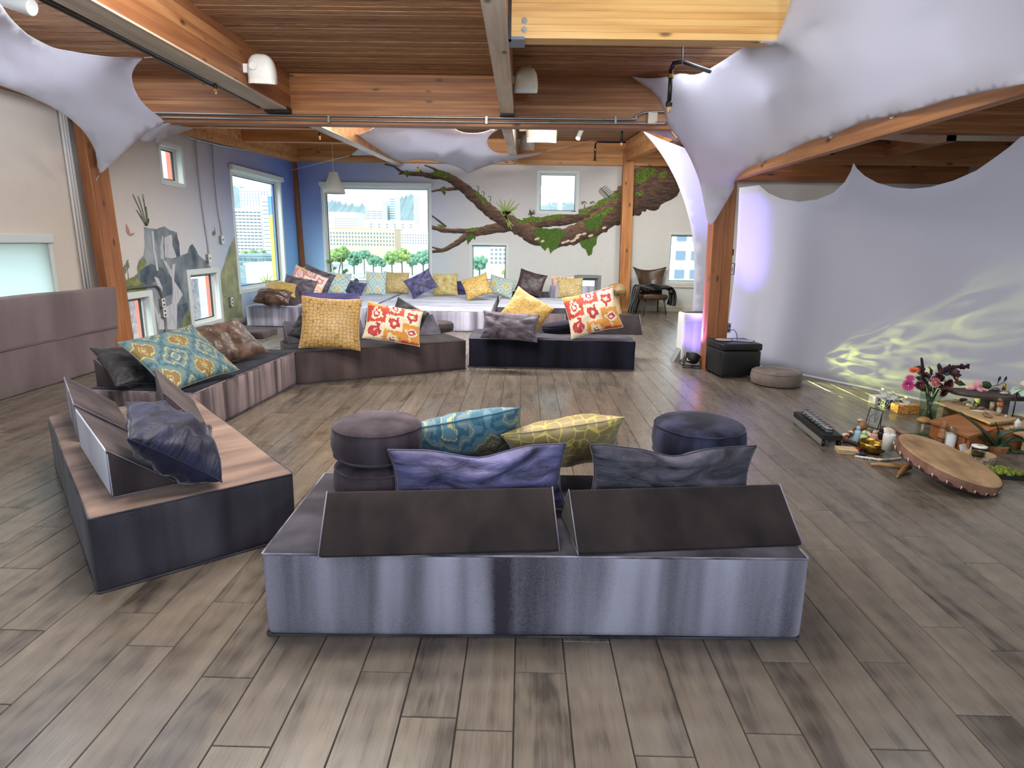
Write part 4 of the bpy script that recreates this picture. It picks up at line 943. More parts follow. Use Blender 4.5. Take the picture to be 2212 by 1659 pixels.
MB().tube([(0, 0, 0), (0, 0, 1.02)], 0.006, 6).build('cord', m_rope, pl); MB().lathe([(0.03, -0.02), (0.086, -0.005), (0.03, 0.02)], 20).build('lamp_cap', m_plastic, pl)
c = on_y(25, 5, 4.2); tag(MB().tube([(c.x-0.3, c.y, c.z+0.10), (c.x+0.13, c.y, c.z-0.03)], 0.05, 12).build('ceiling_lamp_tube', m_plastic, bevel=0.01), 'grey tube lamp above the left sail at the picture edge', 'lamp')

# ------------------------------------------------------------------ fabrics of the seating
V_lav = velvet('velvet_lavender_grey', (56, 52, 60), (162, 159, 174), (4.6, 4.6, 0.35), 0.36, 0.64)
V_dark = velvet('velvet_charcoal', (36, 34, 40), (82, 78, 86), (4, 4, 0.5), 0.35, 0.7)
V_brown = velvet('velvet_dark_brown', (26, 22, 23), (52, 44, 43), (5, 1.0, 5), 0.35, 0.7)
V_taupe_top = velvet('velvet_taupe_top', (94, 78, 72), (150, 126, 112), (1.2, 5, 5), 0.35, 0.65)
V_taupe = velvet('velvet_taupe_streaked', (66, 58, 60), (158, 140, 142), (9, 9, 0.6), 0.36, 0.62)
V_navy = velvet('velvet_midnight', (14, 14, 22), (40, 40, 56), (4, 4, 0.5), 0.36, 0.72)
V_choc = velvet('velvet_chocolate_grey', (46, 40, 42), (98, 84, 82), (3, 3, 0.6), 0.35, 0.7)
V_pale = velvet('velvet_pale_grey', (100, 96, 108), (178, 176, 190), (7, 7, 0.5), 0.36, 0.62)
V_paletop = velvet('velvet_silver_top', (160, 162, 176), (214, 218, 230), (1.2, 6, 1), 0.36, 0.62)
V_violet = velvet('velvet_deep_violet', (40, 36, 66), (86, 80, 120), (1, 6, 6), 0.35, 0.65)
V_mauve = velvet('velvet_mauve_panel', (98, 86, 88), (134, 120, 120), (2, 2.2, 0.5), 0.3, 0.7)
P_purple = wrinkled_velvet('pillow_purple_velvet', (24, 22, 44), (116, 112, 158))
P_indigo = wrinkled_velvet('pillow_indigo_velvet', (7, 7, 13), (40, 44, 80), 0.25)
P_slate = wrinkled_velvet('pillow_slate_velvet', (22, 21, 25), (92, 90, 104))
P_black = wrinkled_velvet('pillow_black_velvet', (14, 13, 15), (60, 58, 62), 0.4)
P_brown = wrinkled_velvet('pillow_brown_satin', (26, 18, 17), (122, 92, 74), 0.3, 0.35, 0.5)
P_aub = wrinkled_velvet('pillow_aubergine_velvet', (34, 22, 26), (84, 62, 62), 0.3, 0.4, 0.45)
P_mauve = wrinkled_velvet('pillow_grey_mauve_velvet', (44, 38, 44), (128, 116, 128))

def honeycomb(name, base, base2, line, scale=9, width=0.07, rnd=0.75, rough=0.45):
    t = NT(name); uv = t.co('UV'); vo = t.n('TexVoronoi', {'feature': 'DISTANCE_TO_EDGE'}, Vector=uv, Scale=scale, Randomness=rnd).outputs['Distance']
    n = t.noise(uv, 2.0, 2); c0 = t.ramp(n, [(0.3, base), (0.7, base2)])
    l = t.mapr(vo, width*0.5, width, 1.0, 0.0, True); c = t.mix(l, c0, line)
    return t.bsdf(c, rough, bump=t.math('ADD', l, t.math('MULTIPLY', t.noise(uv, 5, 3, 0.6, 1.5), 2.0)), bstr=0.25, bdist=0.012, Sheen_Weight=0.2)
H_gold = honeycomb('honeycomb_gold', (164, 128, 66), (186, 150, 84), (118, 90, 46), 15, 0.09, 0.5)
H_beige = honeycomb('honeycomb_beige_yellow', (146, 122, 74), (172, 154, 108), (206, 184, 90), 9, 0.07, 0.6)
H_pale = honeycomb('honeycomb_pale_gold', (196, 176, 116), (214, 196, 142), (160, 134, 76), 16, 0.12)
H_ochre = honeycomb('honeycomb_ochre', (186, 150, 72), (204, 168, 88), (166, 128, 56), 16, 0.14)
H_gold2 = honeycomb('honeycomb_yellow_gold', (192, 158, 76), (214, 184, 104), (150, 118, 52), 15, 0.12)

def ikat(name, teal, teal2, brown, cream, grey, su=2.1, sv=1.75, ou=0.32, ov=0.25):
    t = NT(name); s = t.n('SeparateXYZ', i0=t.n('TexCoord').outputs['UV'])
    u = t.math('ADD', t.math('MULTIPLY', s.outputs['X'], su), ou); v = t.math('ADD', t.math('MULTIPLY', s.outputs['Y'], sv), ov)
    uq = t.math('DIVIDE', t.math('FLOOR', t.math('MULTIPLY', u, 26.0)), 26.0)
    jag = t.n('TexWhiteNoise', {'noise_dimensions': '1D'}, W=uq).outputs['Value']
    vj = t.math('ADD', v, t.math('MULTIPLY', t.math('SUBTRACT', jag, 0.5), 0.07))
    vq = t.math('ADD', t.math('MULTIPLY', t.math('FLOOR', t.math('MULTIPLY', vj, 22.0)), 1/44.0), t.math('MULTIPLY', vj, 0.5))
    fu = t.math('ABSOLUTE', t.math('SUBTRACT', t.math('FRACT', u), 0.5)); fv = t.math('ABSOLUTE', t.math('SUBTRACT', t.math('FRACT', vq), 0.5))
    zig = t.math('MULTIPLY', t.math('PINGPONG', t.math('MULTIPLY', fu, 1.0), 0.09), 0.9)
    d = t.math('ADD', t.math('ADD', t.math('MULTIPLY', fu, 1.0), fv), zig)
    c = t.ramp(d, [(0.0, cream), (0.06, brown), (0.13, cream), (0.16, brown), (0.32, cream), (0.355, grey), (0.43, teal2), (0.52, teal), (0.62, teal2), (0.68, cream), (0.71, grey), (0.80, teal), (0.90, cream), (0.94, teal2)], 'CONSTANT')
    th = t.noise(t.n('Mapping', Vector=t.n('TexCoord').outputs['UV'], Scale=(120, 14, 1)).outputs[0], 1.0, 2)
    c = t.mix(t.mapr(th, 0.4, 0.65, 0.0, 0.35), c, grey)
    return t.bsdf(c, 0.7, bump=t.noise(t.co('UV'), 4, 3, 0.6, 1.4), bstr=0.2, bdist=0.02, Sheen_Weight=0.15)
I_teal = ikat('ikat_teal', (38, 78, 92), (74, 108, 116), (116, 88, 30), (178, 168, 112), (98, 110, 102))
I_tealb = ikat('ikat_teal_blue', (38, 94, 114), (88, 132, 146), (104, 92, 44), (196, 180, 112), (108, 132, 138), 1.6, 1.5, 0.1, 0.6)
I_pale = ikat('ikat_pale_washed', (140, 176, 180), (184, 208, 204), (206, 186, 110), (226, 226, 206), (196, 212, 204), 1.9, 1.6)
I_olive = ikat('ikat_grey_olive', (112, 138, 140), (168, 182, 174), (168, 148, 66), (210, 206, 170), (150, 164, 150), 1.8, 1.6, 0.2, 0.7)
def ikat_red(name, wash=0.0):
    t = NT(name); s = t.n('SeparateXYZ', i0=t.n('TexCoord').outputs['UV']); U, Vv = s.outputs['X'], s.outputs['Y']
    W = lambda c: tuple(int(x+(225-x)*wash) for x in c)
    cream, orange, red, crim = W((214, 200, 170)), W((200, 138, 56)), W((178, 62, 44)), W((168, 42, 62))
    ci = t.math('FLOOR', t.math('MULTIPLY', U, 3.0)); uq = t.math('DIVIDE', t.math('FLOOR', t.math('MULTIPLY', U, 42.0)), 42.0)
    jag = t.n('TexWhiteNoise', {'noise_dimensions': '1D'}, W=uq).outputs['Value']
    vs = t.math('ADD', t.math('ADD', t.math('MULTIPLY', Vv, 2.2), t.math('MULTIPLY', ci, 0.43)), t.math('MULTIPLY', jag, 0.10)); ri = t.math('FLOOR', vs)
    h = t.math('FRACT', t.math('MULTIPLY', t.math('ADD', t.math('ADD', ci, t.math('MULTIPLY', ri, 2.0)), 6.0), 0.3334))
    bg = t.ramp(h, [(0.0, cream), (0.30, orange), (0.62, red), (0.97, cream)], 'CONSTANT')
    x = t.math('SUBTRACT', t.math('FRACT', t.math('MULTIPLY', U, 3.0)), 0.5); y = t.math('SUBTRACT', t.math('FRACT', vs), 0.5)
    n = t.noise(t.n('Mapping', Vector=t.n('TexCoord').outputs['UV'], Scale=(11, 9, 1)).outputs[0], 1.0, 1, 0.5, 0.6)
    r = t.math('SQRT', t.math('ADD', t.math('MULTIPLY', t.math('MULTIPLY', x, x), 1.2), t.math('MULTIPLY', y, y)))
    r = t.math('ADD', r, t.math('MULTIPLY', t.math('SUBTRACT', n, 0.5), 0.55))
    a = t.mix(t.math('LESS_THAN', r, 0.34), bg, t.ramp(h, [(0.0, crim), (0.30, cream), (0.62, cream), (0.97, crim)], 'CONSTANT'))
    b = t.mix(t.math('LESS_THAN', r, 0.20), a, t.ramp(h, [(0.0, red), (0.30, crim), (0.62, crim), (0.97, red)], 'CONSTANT'))
    c = t.mix(t.math('LESS_THAN', r, 0.07), b, cream)
    sp = t.n('TexVoronoi', Vector=t.n('Mapping', Vector=t.n('TexCoord').outputs['UV'], Scale=(9, 13, 1)).outputs[0], Scale=1.0).outputs['Distance']
    dots = t.math('MULTIPLY', t.math('LESS_THAN', sp, 0.16), t.math('GREATER_THAN', r, 0.38)); c = t.mix(dots, c, red)
    return t.bsdf(c, 0.75, bump=t.noise(t.co('UV'), 4, 3, 0.6, 1.4), bstr=0.2, bdist=0.02, Sheen_Weight=0.1)
K_red, K_pink = ikat_red('ikat_red_orange'), ikat_red('ikat_faded_pink', 0.45)
F_fur = mottled('pillow_gold_fleece', (150, 128, 64), (206, 192, 140), 5, 0.9, which='UV', bstr=0.4)

# ------------------------------------------------------------------ foam modules
def rounded_box(L, D, H, r=0.028, n=(14, 8, 5), sag=0.004, seed=1):
    def axis(len_, k):
        c = [0, r*0.35, r]+[r+(len_-2*r)*i/k for i in range(1, k)]+[len_-r, len_-r*0.35, len_]; return c
    A, B, C = axis(L, n[0]), axis(D, n[1]), axis(H, n[2]); idx = {}; m = MB(); rg = random.Random(seed); ph = [rg.uniform(0, 6) for _ in range(6)]
    def V(i, j, k):
        key = (i, j, k)
        if key not in idx:
            p = Vector((A[i], B[j], C[k])); q = Vector((min(max(p.x, r), L-r), min(max(p.y, r), D-r), min(max(p.z, r), H-r))); d = p-q
            if d.length > 1e-9: p = q+d.normalized()*r
            w = sag*(sin(p.x*4+ph[0])+sin(p.y*5+ph[1])+sin(p.z*9+ph[2]+p.x*3))
            nx = [(p.x-L/2)/L, (p.y-D/2)/D, (p.z-H/2)/H]
            p += Vector((nx[0]*w, nx[1]*w, (nx[2]*w if p.z > 0.02 else 0)))
            idx[key] = len(m.v); m.v.append(tuple(p))
        return idx[key]
    na, nb, nc = len(A)-1, len(B)-1, len(C)-1; tops = []
    for i in range(na):
        for j in range(nb):
            m.f.append((V(i, j, 0), V(i, j+1, 0), V(i+1, j+1, 0), V(i+1, j, 0))); tops.append(len(m.f)); m.f.append((V(i, j, nc), V(i+1, j, nc), V(i+1, j+1, nc), V(i, j+1, nc)))
        for k in range(nc):
            m.f.append((V(i, 0, k), V(i+1, 0, k), V(i+1, 0, k+1), V(i, 0, k+1))); m.f.append((V(i, nb, k), V(i, nb, k+1), V(i+1, nb, k+1), V(i+1, nb, k)))
    for j in range(nb):
        for k in range(nc):
            m.f.append((V(0, j, k), V(0, j, k+1), V(0, j+1, k+1), V(0, j+1, k))); m.f.append((V(na, j, k), V(na, j+1, k), V(na, j+1, k+1), V(na, j, k+1)))
    return m, tops
HS = 0.378
def module(label, x, y, ang, L, D, side, top, H=HS, group='grey velvet foam bench modules', seed=1, name='foam_bench'):
    t = empty(name, label, 'bench', (x, y, 0), ang, group)
    m, tops = rounded_box(L, D, H, seed=seed); me = m.mesh('body', [side, top], True)
    for i in tops: me.polygons[i].material_index = 1  # separate top colour paints in the nap sheen of that face
    share('body', me, t)
    i = 0.012; z = H-0.012
    pm = MB().tube([(i, i*0.4, z), (L-i, i*0.4, z), (L-i*0.4, i, z), (L-i*0.4, D-i, z), (L-i, D-i*0.4, z), (i, D-i*0.4, z), (i*0.4, D-i, z), (i*0.4, i, z), (i, i*0.4, z)], 0.0045, 6)
    pm.build('top_seam', side, t, smooth=True)
    MB().tube([(i, -0.001, 0.006), (L-i, -0.001, 0.006), (L+0.001, i, 0.006), (L+0.001, D-i, 0.006), (L-i, D+0.001, 0.006), (i, D+0.001, 0.006), (-0.001, D-i, 0.006), (-0.001, i, 0.006), (i, -0.001, 0.006)], 0.005, 6).build('bottom_seam', V_dark, t, smooth=True)
    return t
module('lavender grey velvet bench nearest the viewer, its streaked back facing out', -1.03, 2.245, R(1.5), 2.215, 0.90, V_lav, V_dark, seed=2)
module('dark grey velvet bench at the near left with a tan top', -1.91, 2.51, R(41), 0.93, 2.06, V_dark, V_taupe_top, seed=3)
module('taupe streaked velvet bench on the left with a navy top', -3.53, 4.86, R(-3.4), 0.90, 2.05, V_taupe, V_navy, seed=4)
module('chocolate grey velvet bench turned toward the room centre at mid left', -2.50, 6.70, R(30.8), 2.10, 0.90, V_choc, V_brown, seed=5)
module('near black velvet bench at mid centre beside open floor', -0.69, 7.93, R(-0.5), 2.16, 0.92, V_navy, V_dark, seed=6)
rows = [(-5.10, 2.24, 11.33, 4, 'left'), (-2.81, 2.26, 11.13, 4, 'middle'), (-0.50, 2.2, 11.95, 3, 'right')]
ordn = ['front', 'second', 'third', 'rearmost']
for x, L, y, n, side in rows:
    for k in range(n):
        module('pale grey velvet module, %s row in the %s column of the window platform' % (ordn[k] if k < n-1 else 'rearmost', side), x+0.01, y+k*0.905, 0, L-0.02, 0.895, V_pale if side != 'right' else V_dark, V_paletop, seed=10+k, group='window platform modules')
V_seam_lit = velvet('velvet_seam_lit', (96, 92, 100), (140, 136, 148))  # paler than the wedges: lit rims painted into the seam colour
def wedge(label, x, y, ang, L, cs, mat, z=HS, group='velvet wedge backrests', name='wedge_backrest', r=0.016, back=None):
    t = empty(name, label, 'backrest', (x, y, z), ang, group); m = MB()
    n = len(cs); NS = 8
    vs = [(L*i/NS, c[0], c[1]) for i in range(NS+1) for c in cs]
    fs = [tuple(range(n)), tuple(NS*n+i for i in range(n-1, -1, -1))]+[(i*n+k, (i+1)*n+k, (i+1)*n+(k+1) % n, i*n+(k+1) % n) for i in range(NS) for k in range(n)]
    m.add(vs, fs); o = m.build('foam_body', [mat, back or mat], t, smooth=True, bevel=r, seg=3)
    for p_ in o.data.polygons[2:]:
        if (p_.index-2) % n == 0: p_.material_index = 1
    for e in (0.004, L-0.004):
        P = [(e, c[0], c[1]) for c in cs]; cen = sum((Vector(p) for p in P), Vector())/n
        P = [cen+(Vector(p)-cen)*0.975 for p in P]; MB().tube(P+[P[0]], 0.003, 6).build('seam', V_seam_lit, t, smooth=True)
    return t
HYP = [(0, 0), (0.233, 0.19), (0.387, 0)]; UPR = [(0, 0), (0, 0.245), (-0.30, 0)]; TALL = [(0, 0), (0, 0.30), (-0.245, 0)]
wedge('left of two dark brown velvet wedges on the nearest bench', -0.785, 2.195, R(6.2), 0.965, HYP, V_brown)
wedge('right of two dark brown velvet wedges on the nearest bench', 0.24, 2.272, R(7.2), 0.965, HYP, V_brown)
wedge('grey velvet wedge with its back painted as lit at the near left bench corner', -1.94, 2.725, R(132.5), 0.955, UPR, V_choc, back=V_paletop)  # paler velvet on the back face, light on it put into the colour
wedge('grey velvet wedge farther back along the near left bench', -2.665, 3.525, R(129), 0.94, UPR, V_choc, back=V_pale)  # back face again painted paler where light falls on it
wedge('grey velvet wedge standing upright behind the indigo pillow', -2.17, 3.62, R(123.5), 0.92, TALL, V_choc)
wedge('dark wedge at the near end of the navy-topped bench', -3.49, 4.91, R(87.5), 0.96, UPR, V_choc)
wedge('dark wedge behind the brown satin pillow', -3.44, 5.90, R(87.5), 0.90, UPR, V_dark)
wedge('dark wedge at the left end of the mid left bench', -2.90, 7.44, R(30.8), 0.95, UPR, V_dark)
wedge('dark wedge at the right end of the mid left bench', -2.03, 7.96, R(30.8), 0.95, UPR, V_dark)
wedge('dark wedge at the right end of the near black bench', 0.70, 8.78, R(0), 0.96, UPR, V_brown)
wedge('dark wedge behind the golden pillow on the near black bench', -0.34, 8.80, R(-1), 0.95, UPR, V_choc)
p = on_z(653, 664, HS); wedge('violet velvet wedge on the front edge of the window platform', p.x, p.y, R(1), 1.02, [(0, 0), (0.06, 0.27), (0.30, 0)], V_violet)
p = on_z(640, 661, HS); wedge('small dark wedge at the left front of the window platform', p.x-0.02, p.y, R(95), 0.9, [(0, 0), (0.16, 0.26), (0.20, 0)][::-1], V_choc)
p = on_z(998, 633, HS); wedge('violet wedge standing behind the fleece pillow', -1.95, 14.55, 0, 0.92, [(0, 0), (0.02, 0.30), (0.25, 0.30), (0.28, 0)], V_violet)
wedge('pale grey wedge behind the rightmost window pillow', 0.62, 14.1, R(2), 1.02, [(0, 0), (0.02, 0.28), (0.30, 0)], V_pale)
wedge('dark low wedge under the aubergine pillow', -0.25, 14.1, 0, 0.85, [(0, 0), (0.02, 0.14), (0.30, 0)], V_dark)

# ------------------------------------------------------------------ pillows
from mathutils import noise as mnoise
def pillow(label, mat, px, py, w, h, T, yaw=0, lean=20, roll=0, z0=HS, seed=1, chop=0.0, wr=0.014, group=None, slump=0.2, zoff=0.0, name='pillow', ry=None, at=None, corner=None):
    N = 26; f = []; vs = []; uvs = []
    Mx = Matrix.Rotation(R(yaw), 4, 'Z') @ Matrix.Rotation(-R(lean), 4, 'X') @ Matrix.Rotation(R(roll), 4, 'Y')
    off = Vector((seed*3.7, seed*1.3, 0))
    for side in (-1, 1):
        for j in range(N+1):
            for i in range(N+1):
                # denser rows near the rim
                u, v = -cos(pi*i/N), -cos(pi*j/N); e = max(0.0, (1-u*u)*(1-v*v))
                x = w/2*u*(1-0.075*(1-v*v)); z = h/2*v*(1-0.075*(1-u*u)); th = T/2*e**0.42*(1-slump*v*0.8)
                wv = mnoise.noise(Vector((u*2.2, v*2.2, side*5))+off)+0.5*mnoise.noise(Vector((u*5+v*2, v*5-u*2, side*3))+off)
                rim = 1-e; cr = mnoise.noise(Vector((math.atan2(v, u)*4.5, side*2.0, 0))+off)
                y = side*(th+wr*wv*min(1, e*3)+wr*0.9*cr*rim*min(1, e*8))
                if chop: z -= chop*exp(-(u/0.35)**2)*max(0, (v+0.6)/1.6)
                z += 0.008*mnoise.noise(Vector((u*3, side, 1))+off)*abs(v); vs.append(Mx @ Vector((x, y, z))); uvs.append(((u+1)/2, (v+1)/2))
    S = (N+1)**2
    for s in (0, 1):
        for j in range(N):
            for i in range(N):
                a = s*S+j*(N+1)+i; q = (a, a+1, a+N+2, a+N+1); f.append(q if s == 0 else q[::-1])
    mz = min(v.z for v in vs); cen = on_z(px, py, z0+zoff-mz) if ry is None else on_y(px, py, ry)
    if at is not None: cen = Vector(at)
    if corner is not None: cen = corner[1]-Mx @ Vector((corner[0][0]*w/2, 0, corner[0][1]*h/2)); cen.z = max(cen.z, z0-mz)
    t = empty(name, label, 'pillow', (cen.x, cen.y, cen.z+mz), 0, group)
    m = MB(); m.v = [(v.x, v.y, v.z-mz) for v in vs]; m.f = f; me = m.mesh('cover', mat, True)
    ul = me.uv_layers.new(name='UVMap')
    for lp in me.loops: ul.data[lp.index].uv = uvs[lp.vertex_index]
    bm = bmesh.new(); bm.from_mesh(me); bmesh.ops.remove_doubles(bm, verts=bm.verts, dist=0.0004); bm.to_mesh(me); bm.free()
    share('cover', me, t)
    ring = [k for k in range(0, N)]+[N+(N+1)*k for k in range(N)]+[S-1-k for k in range(N)]+[(N+1)*(N-k) for k in range(N)]
    P = [m.v[k] for k in ring]; MB().tube(P+[P[0]], 0.005, 5).build('seam', mat, t, smooth=True)
    return t
G1 = 'pillows on the nearest bench'
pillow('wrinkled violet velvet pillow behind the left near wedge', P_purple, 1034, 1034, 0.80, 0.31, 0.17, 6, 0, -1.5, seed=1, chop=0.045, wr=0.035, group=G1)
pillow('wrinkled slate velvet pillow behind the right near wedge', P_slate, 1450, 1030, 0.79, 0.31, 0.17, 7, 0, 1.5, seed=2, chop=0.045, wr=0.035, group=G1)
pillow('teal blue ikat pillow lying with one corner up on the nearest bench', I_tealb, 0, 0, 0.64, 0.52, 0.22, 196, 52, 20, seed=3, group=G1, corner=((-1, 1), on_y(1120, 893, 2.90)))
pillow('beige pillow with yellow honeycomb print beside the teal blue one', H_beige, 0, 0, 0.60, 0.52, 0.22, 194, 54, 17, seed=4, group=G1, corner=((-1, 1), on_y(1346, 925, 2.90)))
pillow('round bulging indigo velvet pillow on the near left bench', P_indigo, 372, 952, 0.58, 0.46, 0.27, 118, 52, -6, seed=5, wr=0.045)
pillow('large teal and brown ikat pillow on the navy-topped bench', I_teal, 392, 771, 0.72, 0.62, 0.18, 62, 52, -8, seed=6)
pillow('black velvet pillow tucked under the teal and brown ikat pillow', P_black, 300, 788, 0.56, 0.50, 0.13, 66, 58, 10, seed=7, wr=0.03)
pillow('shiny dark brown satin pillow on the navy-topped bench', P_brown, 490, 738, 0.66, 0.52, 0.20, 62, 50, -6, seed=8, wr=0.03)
pillow('gold honeycomb pillow upright on the mid left bench', H_gold, 715, 698, 0.66, 0.60, 0.18, 14, 22, 4, seed=9)
pillow('black crumpled pillow half hidden by the gold honeycomb pillow', P_black, 668, 712, 0.36, 0.34, 0.14, 25, 34, 30, seed=10, wr=0.035)
pillow('red and orange ikat pillow upright on the mid left bench', K_red, 850, 700, 0.66, 0.46, 0.17, 20, 28, 12, seed=11)
pillow('dark pillow corner behind the mid left red ikat pillow', P_black, 880, 690, 0.42, 0.40, 0.12, 25, 20, 30, seed=12, zoff=0.02)
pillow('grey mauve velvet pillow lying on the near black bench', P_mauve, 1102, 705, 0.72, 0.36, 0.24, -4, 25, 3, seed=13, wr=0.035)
pillow('ochre gold pillow standing on its corner behind the grey mauve one', H_ochre, 1136, 675, 0.56, 0.50, 0.15, 0, 26, 32, seed=14)
pillow('red and orange ikat pillow leaning on the near black bench', K_red, 1279, 675, 0.68, 0.58, 0.17, -8, 26, -16, seed=15)
GW = 'pillows on the window platform'
pillow('shiny brown crumpled pillow at the left end of the window platform', P_brown, 590, 641, 0.62, 0.34, 0.28, 10, 58, 6, seed=20, wr=0.05, group=GW)
pillow('gold pillow with dark back resting on the brown crumpled pillow', H_gold2, 606, 624, 0.56, 0.50, 0.16, 35, 62, 18, seed=21, group=GW, ry=11.75)
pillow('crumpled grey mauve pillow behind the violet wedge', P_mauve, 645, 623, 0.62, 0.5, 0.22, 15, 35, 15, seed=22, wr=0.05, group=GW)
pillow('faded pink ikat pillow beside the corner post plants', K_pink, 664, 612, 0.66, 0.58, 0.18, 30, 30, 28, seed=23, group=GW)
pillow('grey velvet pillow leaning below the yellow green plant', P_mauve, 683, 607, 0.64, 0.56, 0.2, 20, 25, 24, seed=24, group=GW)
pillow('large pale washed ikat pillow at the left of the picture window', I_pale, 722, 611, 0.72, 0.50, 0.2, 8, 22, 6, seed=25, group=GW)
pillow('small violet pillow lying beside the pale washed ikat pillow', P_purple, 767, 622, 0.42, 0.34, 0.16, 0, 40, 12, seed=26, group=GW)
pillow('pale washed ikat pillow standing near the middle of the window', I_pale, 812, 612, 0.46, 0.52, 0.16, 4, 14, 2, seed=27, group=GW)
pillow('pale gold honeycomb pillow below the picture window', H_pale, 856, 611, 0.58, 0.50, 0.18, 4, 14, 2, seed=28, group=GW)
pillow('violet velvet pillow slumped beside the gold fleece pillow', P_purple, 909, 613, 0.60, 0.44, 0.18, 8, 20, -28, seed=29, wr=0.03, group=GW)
pillow('square gold fleece pillow at the right end of the picture window', F_fur, 962, 615, 0.56, 0.50, 0.17, 4, 12, -1, seed=30, group=GW)
pillow('yellow gold pillow on its corner below the tree window', H_gold2, 1030, 619, 0.56, 0.46, 0.16, 0, 22, -20, seed=31, group=GW)
pillow('grey olive ikat pillow below the tree window', I_olive, 1083, 619, 0.58, 0.44, 0.18, 0, 26, 14, seed=32, group=GW)
pillow('aubergine pillow on its corner right of the tree window', P_aub, 1147, 611, 0.62, 0.50, 0.15, -8, 16, 14, seed=33, group=GW, zoff=0.03)
pillow('pale gold honeycomb pillow at the right end of the platform', H_pale, 1231, 622, 0.58, 0.46, 0.18, -4, 14, -1, seed=34, group=GW)
pillow('pink ikat pillow peeking out behind the rightmost pale gold pillow', K_pink, 1216, 618, 0.54, 0.46, 0.12, 4, 10, -3, seed=35, group=GW)

# ------------------------------------------------------------------ round cushions
def pouf(label, mat, x, y, z, r=0.21, h=0.19, sx=1.0, sy=1.0, rz=0, tilt=0.0, top=None, group='round velvet floor cushions', seed=1):
    t = empty('round_cushion', label, 'cushion', (x, y, z), rz, group)
    prof = [(0.001, 0.0), (r*0.6, 0.0), (r*0.90, 0.004), (r*0.97, 0.016), (r*1.0, 0.035), (r*1.035, h*0.40), (r*1.03, h*0.6), (r*1.0, h-0.03), (r*0.965, h-0.014), (r*0.90, h-0.002), (r*0.7, h+0.010), (r*0.4, h+0.016), (0.001, h+0.018)]
    m = MB(); m.lathe(prof, 40, None, sx, sy); rg = random.Random(seed)
    m.v = [(x_*(1+0.012*sin(5*math.atan2(y_, x_)+seed)), y_*(1+0.012*sin(4*math.atan2(y_, x_))), z_*(1+tilt*x_/r)) for x_, y_, z_ in m.v]
    m.build('cover', mat, t, smooth=True)
    for zz, rr in ((0.02, r*0.985), (h-0.02, r*0.985)):
        P = [(rr*sx*cos(2*pi*k/40), rr*sy*sin(2*pi*k/40), zz*(1+tilt*rr*cos(2*pi*k/40)/r)) for k in range(41)]; MB().tube(P, 0.004, 5).build('seam', mat, t, smooth=True)
    return t
V_plum = velvet('velvet_plum_grey', (34, 29, 33), (104, 90, 98), (4, 4, 0.5), 0.36, 0.7)
V_blue = velvet('velvet_blue_black', (20, 20, 32), (84, 86, 116), (5, 5, 0.8), 0.42, 0.78)
p = on_z(816, 912, HS+0.36)
pouf('plum grey round cushion, lower of the left stack on the nearest bench', V_plum, p.x-0.0, p.y, HS, 0.215, 0.17, tilt=0.02)
pouf('plum grey round cushion, upper of the left stack on the nearest bench', V_plum, p.x-0.005, p.y+0.01, HS+0.19, 0.214, 0.175, seed=4)
p = on_z(1511, 912, HS+0.36)
pouf('blue black round cushion hidden under the right stack of the nearest bench', V_blue, p.x, p.y, HS, 0.215, 0.17)
pouf('blue black round cushion on top of the right stack', V_blue, p.x, p.y, HS+0.19, 0.222, 0.175, seed=2)
p = on_z(948, 716, HS); pouf('dark round cushion at the right end of the mid left bench', V_choc, p.x, p.y+0.03, HS, 0.20, 0.13, seed=5)
p = on_z(1207, 716, HS); pouf('black squashed round cushion on the near black bench', V_navy, p.x-0.02, p.y-0.05, HS, 0.235, 0.13, tilt=0.25, seed=6)
p = on_z(1675, 829, 0.0); pouf('taupe round cushion lying on the floor beside the black ottoman', velvet('velvet_soft_taupe', (70, 62, 58), (134, 120, 110), (3, 3, 1.5), 0.3, 0.7), p.x, p.y, 0, 0.28, 0.17, seed=7)
p = on_z(300, 745, 0.34); pouf('black round cushion behind the navy-topped bench', V_navy, -3.98, 6.35, 0, 0.30, 0.36, seed=8)

# ------------------------------------------------------------------ tall foam mattress leaning on the left wall, thin mat behind the bench
t = empty('foam_mattress', 'tall mauve velvet foam mattress standing on edge at the left', 'mattress', (-5.24, 7.70, 0), R(-90))
m, tops = rounded_box(2.9, 0.16, 0.98, 0.02, (16, 3, 8), 0.006, 9)
m.v = [(a, b-0.03+0.055*(c/0.98), c) for a, b, c in m.v]
share('body', m.mesh('body', V_mauve, True), t)
V_mauve2 = velvet('velvet_mauve_crease', (84, 73, 75), (112, 100, 100), (2, 2.2, 0.5), 0.3, 0.7); cr = MB(); cr.box((0.03, 0.150, 0.47), (2.87, 0.1665, 0.50)); o = cr.build('crease_band', V_mauve2, t, bevel=0.006)
t = empty('floor_mat', 'thin grey foam mat on the floor behind the navy-topped bench', 'mat', (-5.0, 9.86, 0), R(2))
m, tops = rounded_box(0.82, 0.7, 0.10, 0.02, (8, 6, 3), 0.003, 4); share('body', m.mesh('body', V_choc, True), t)

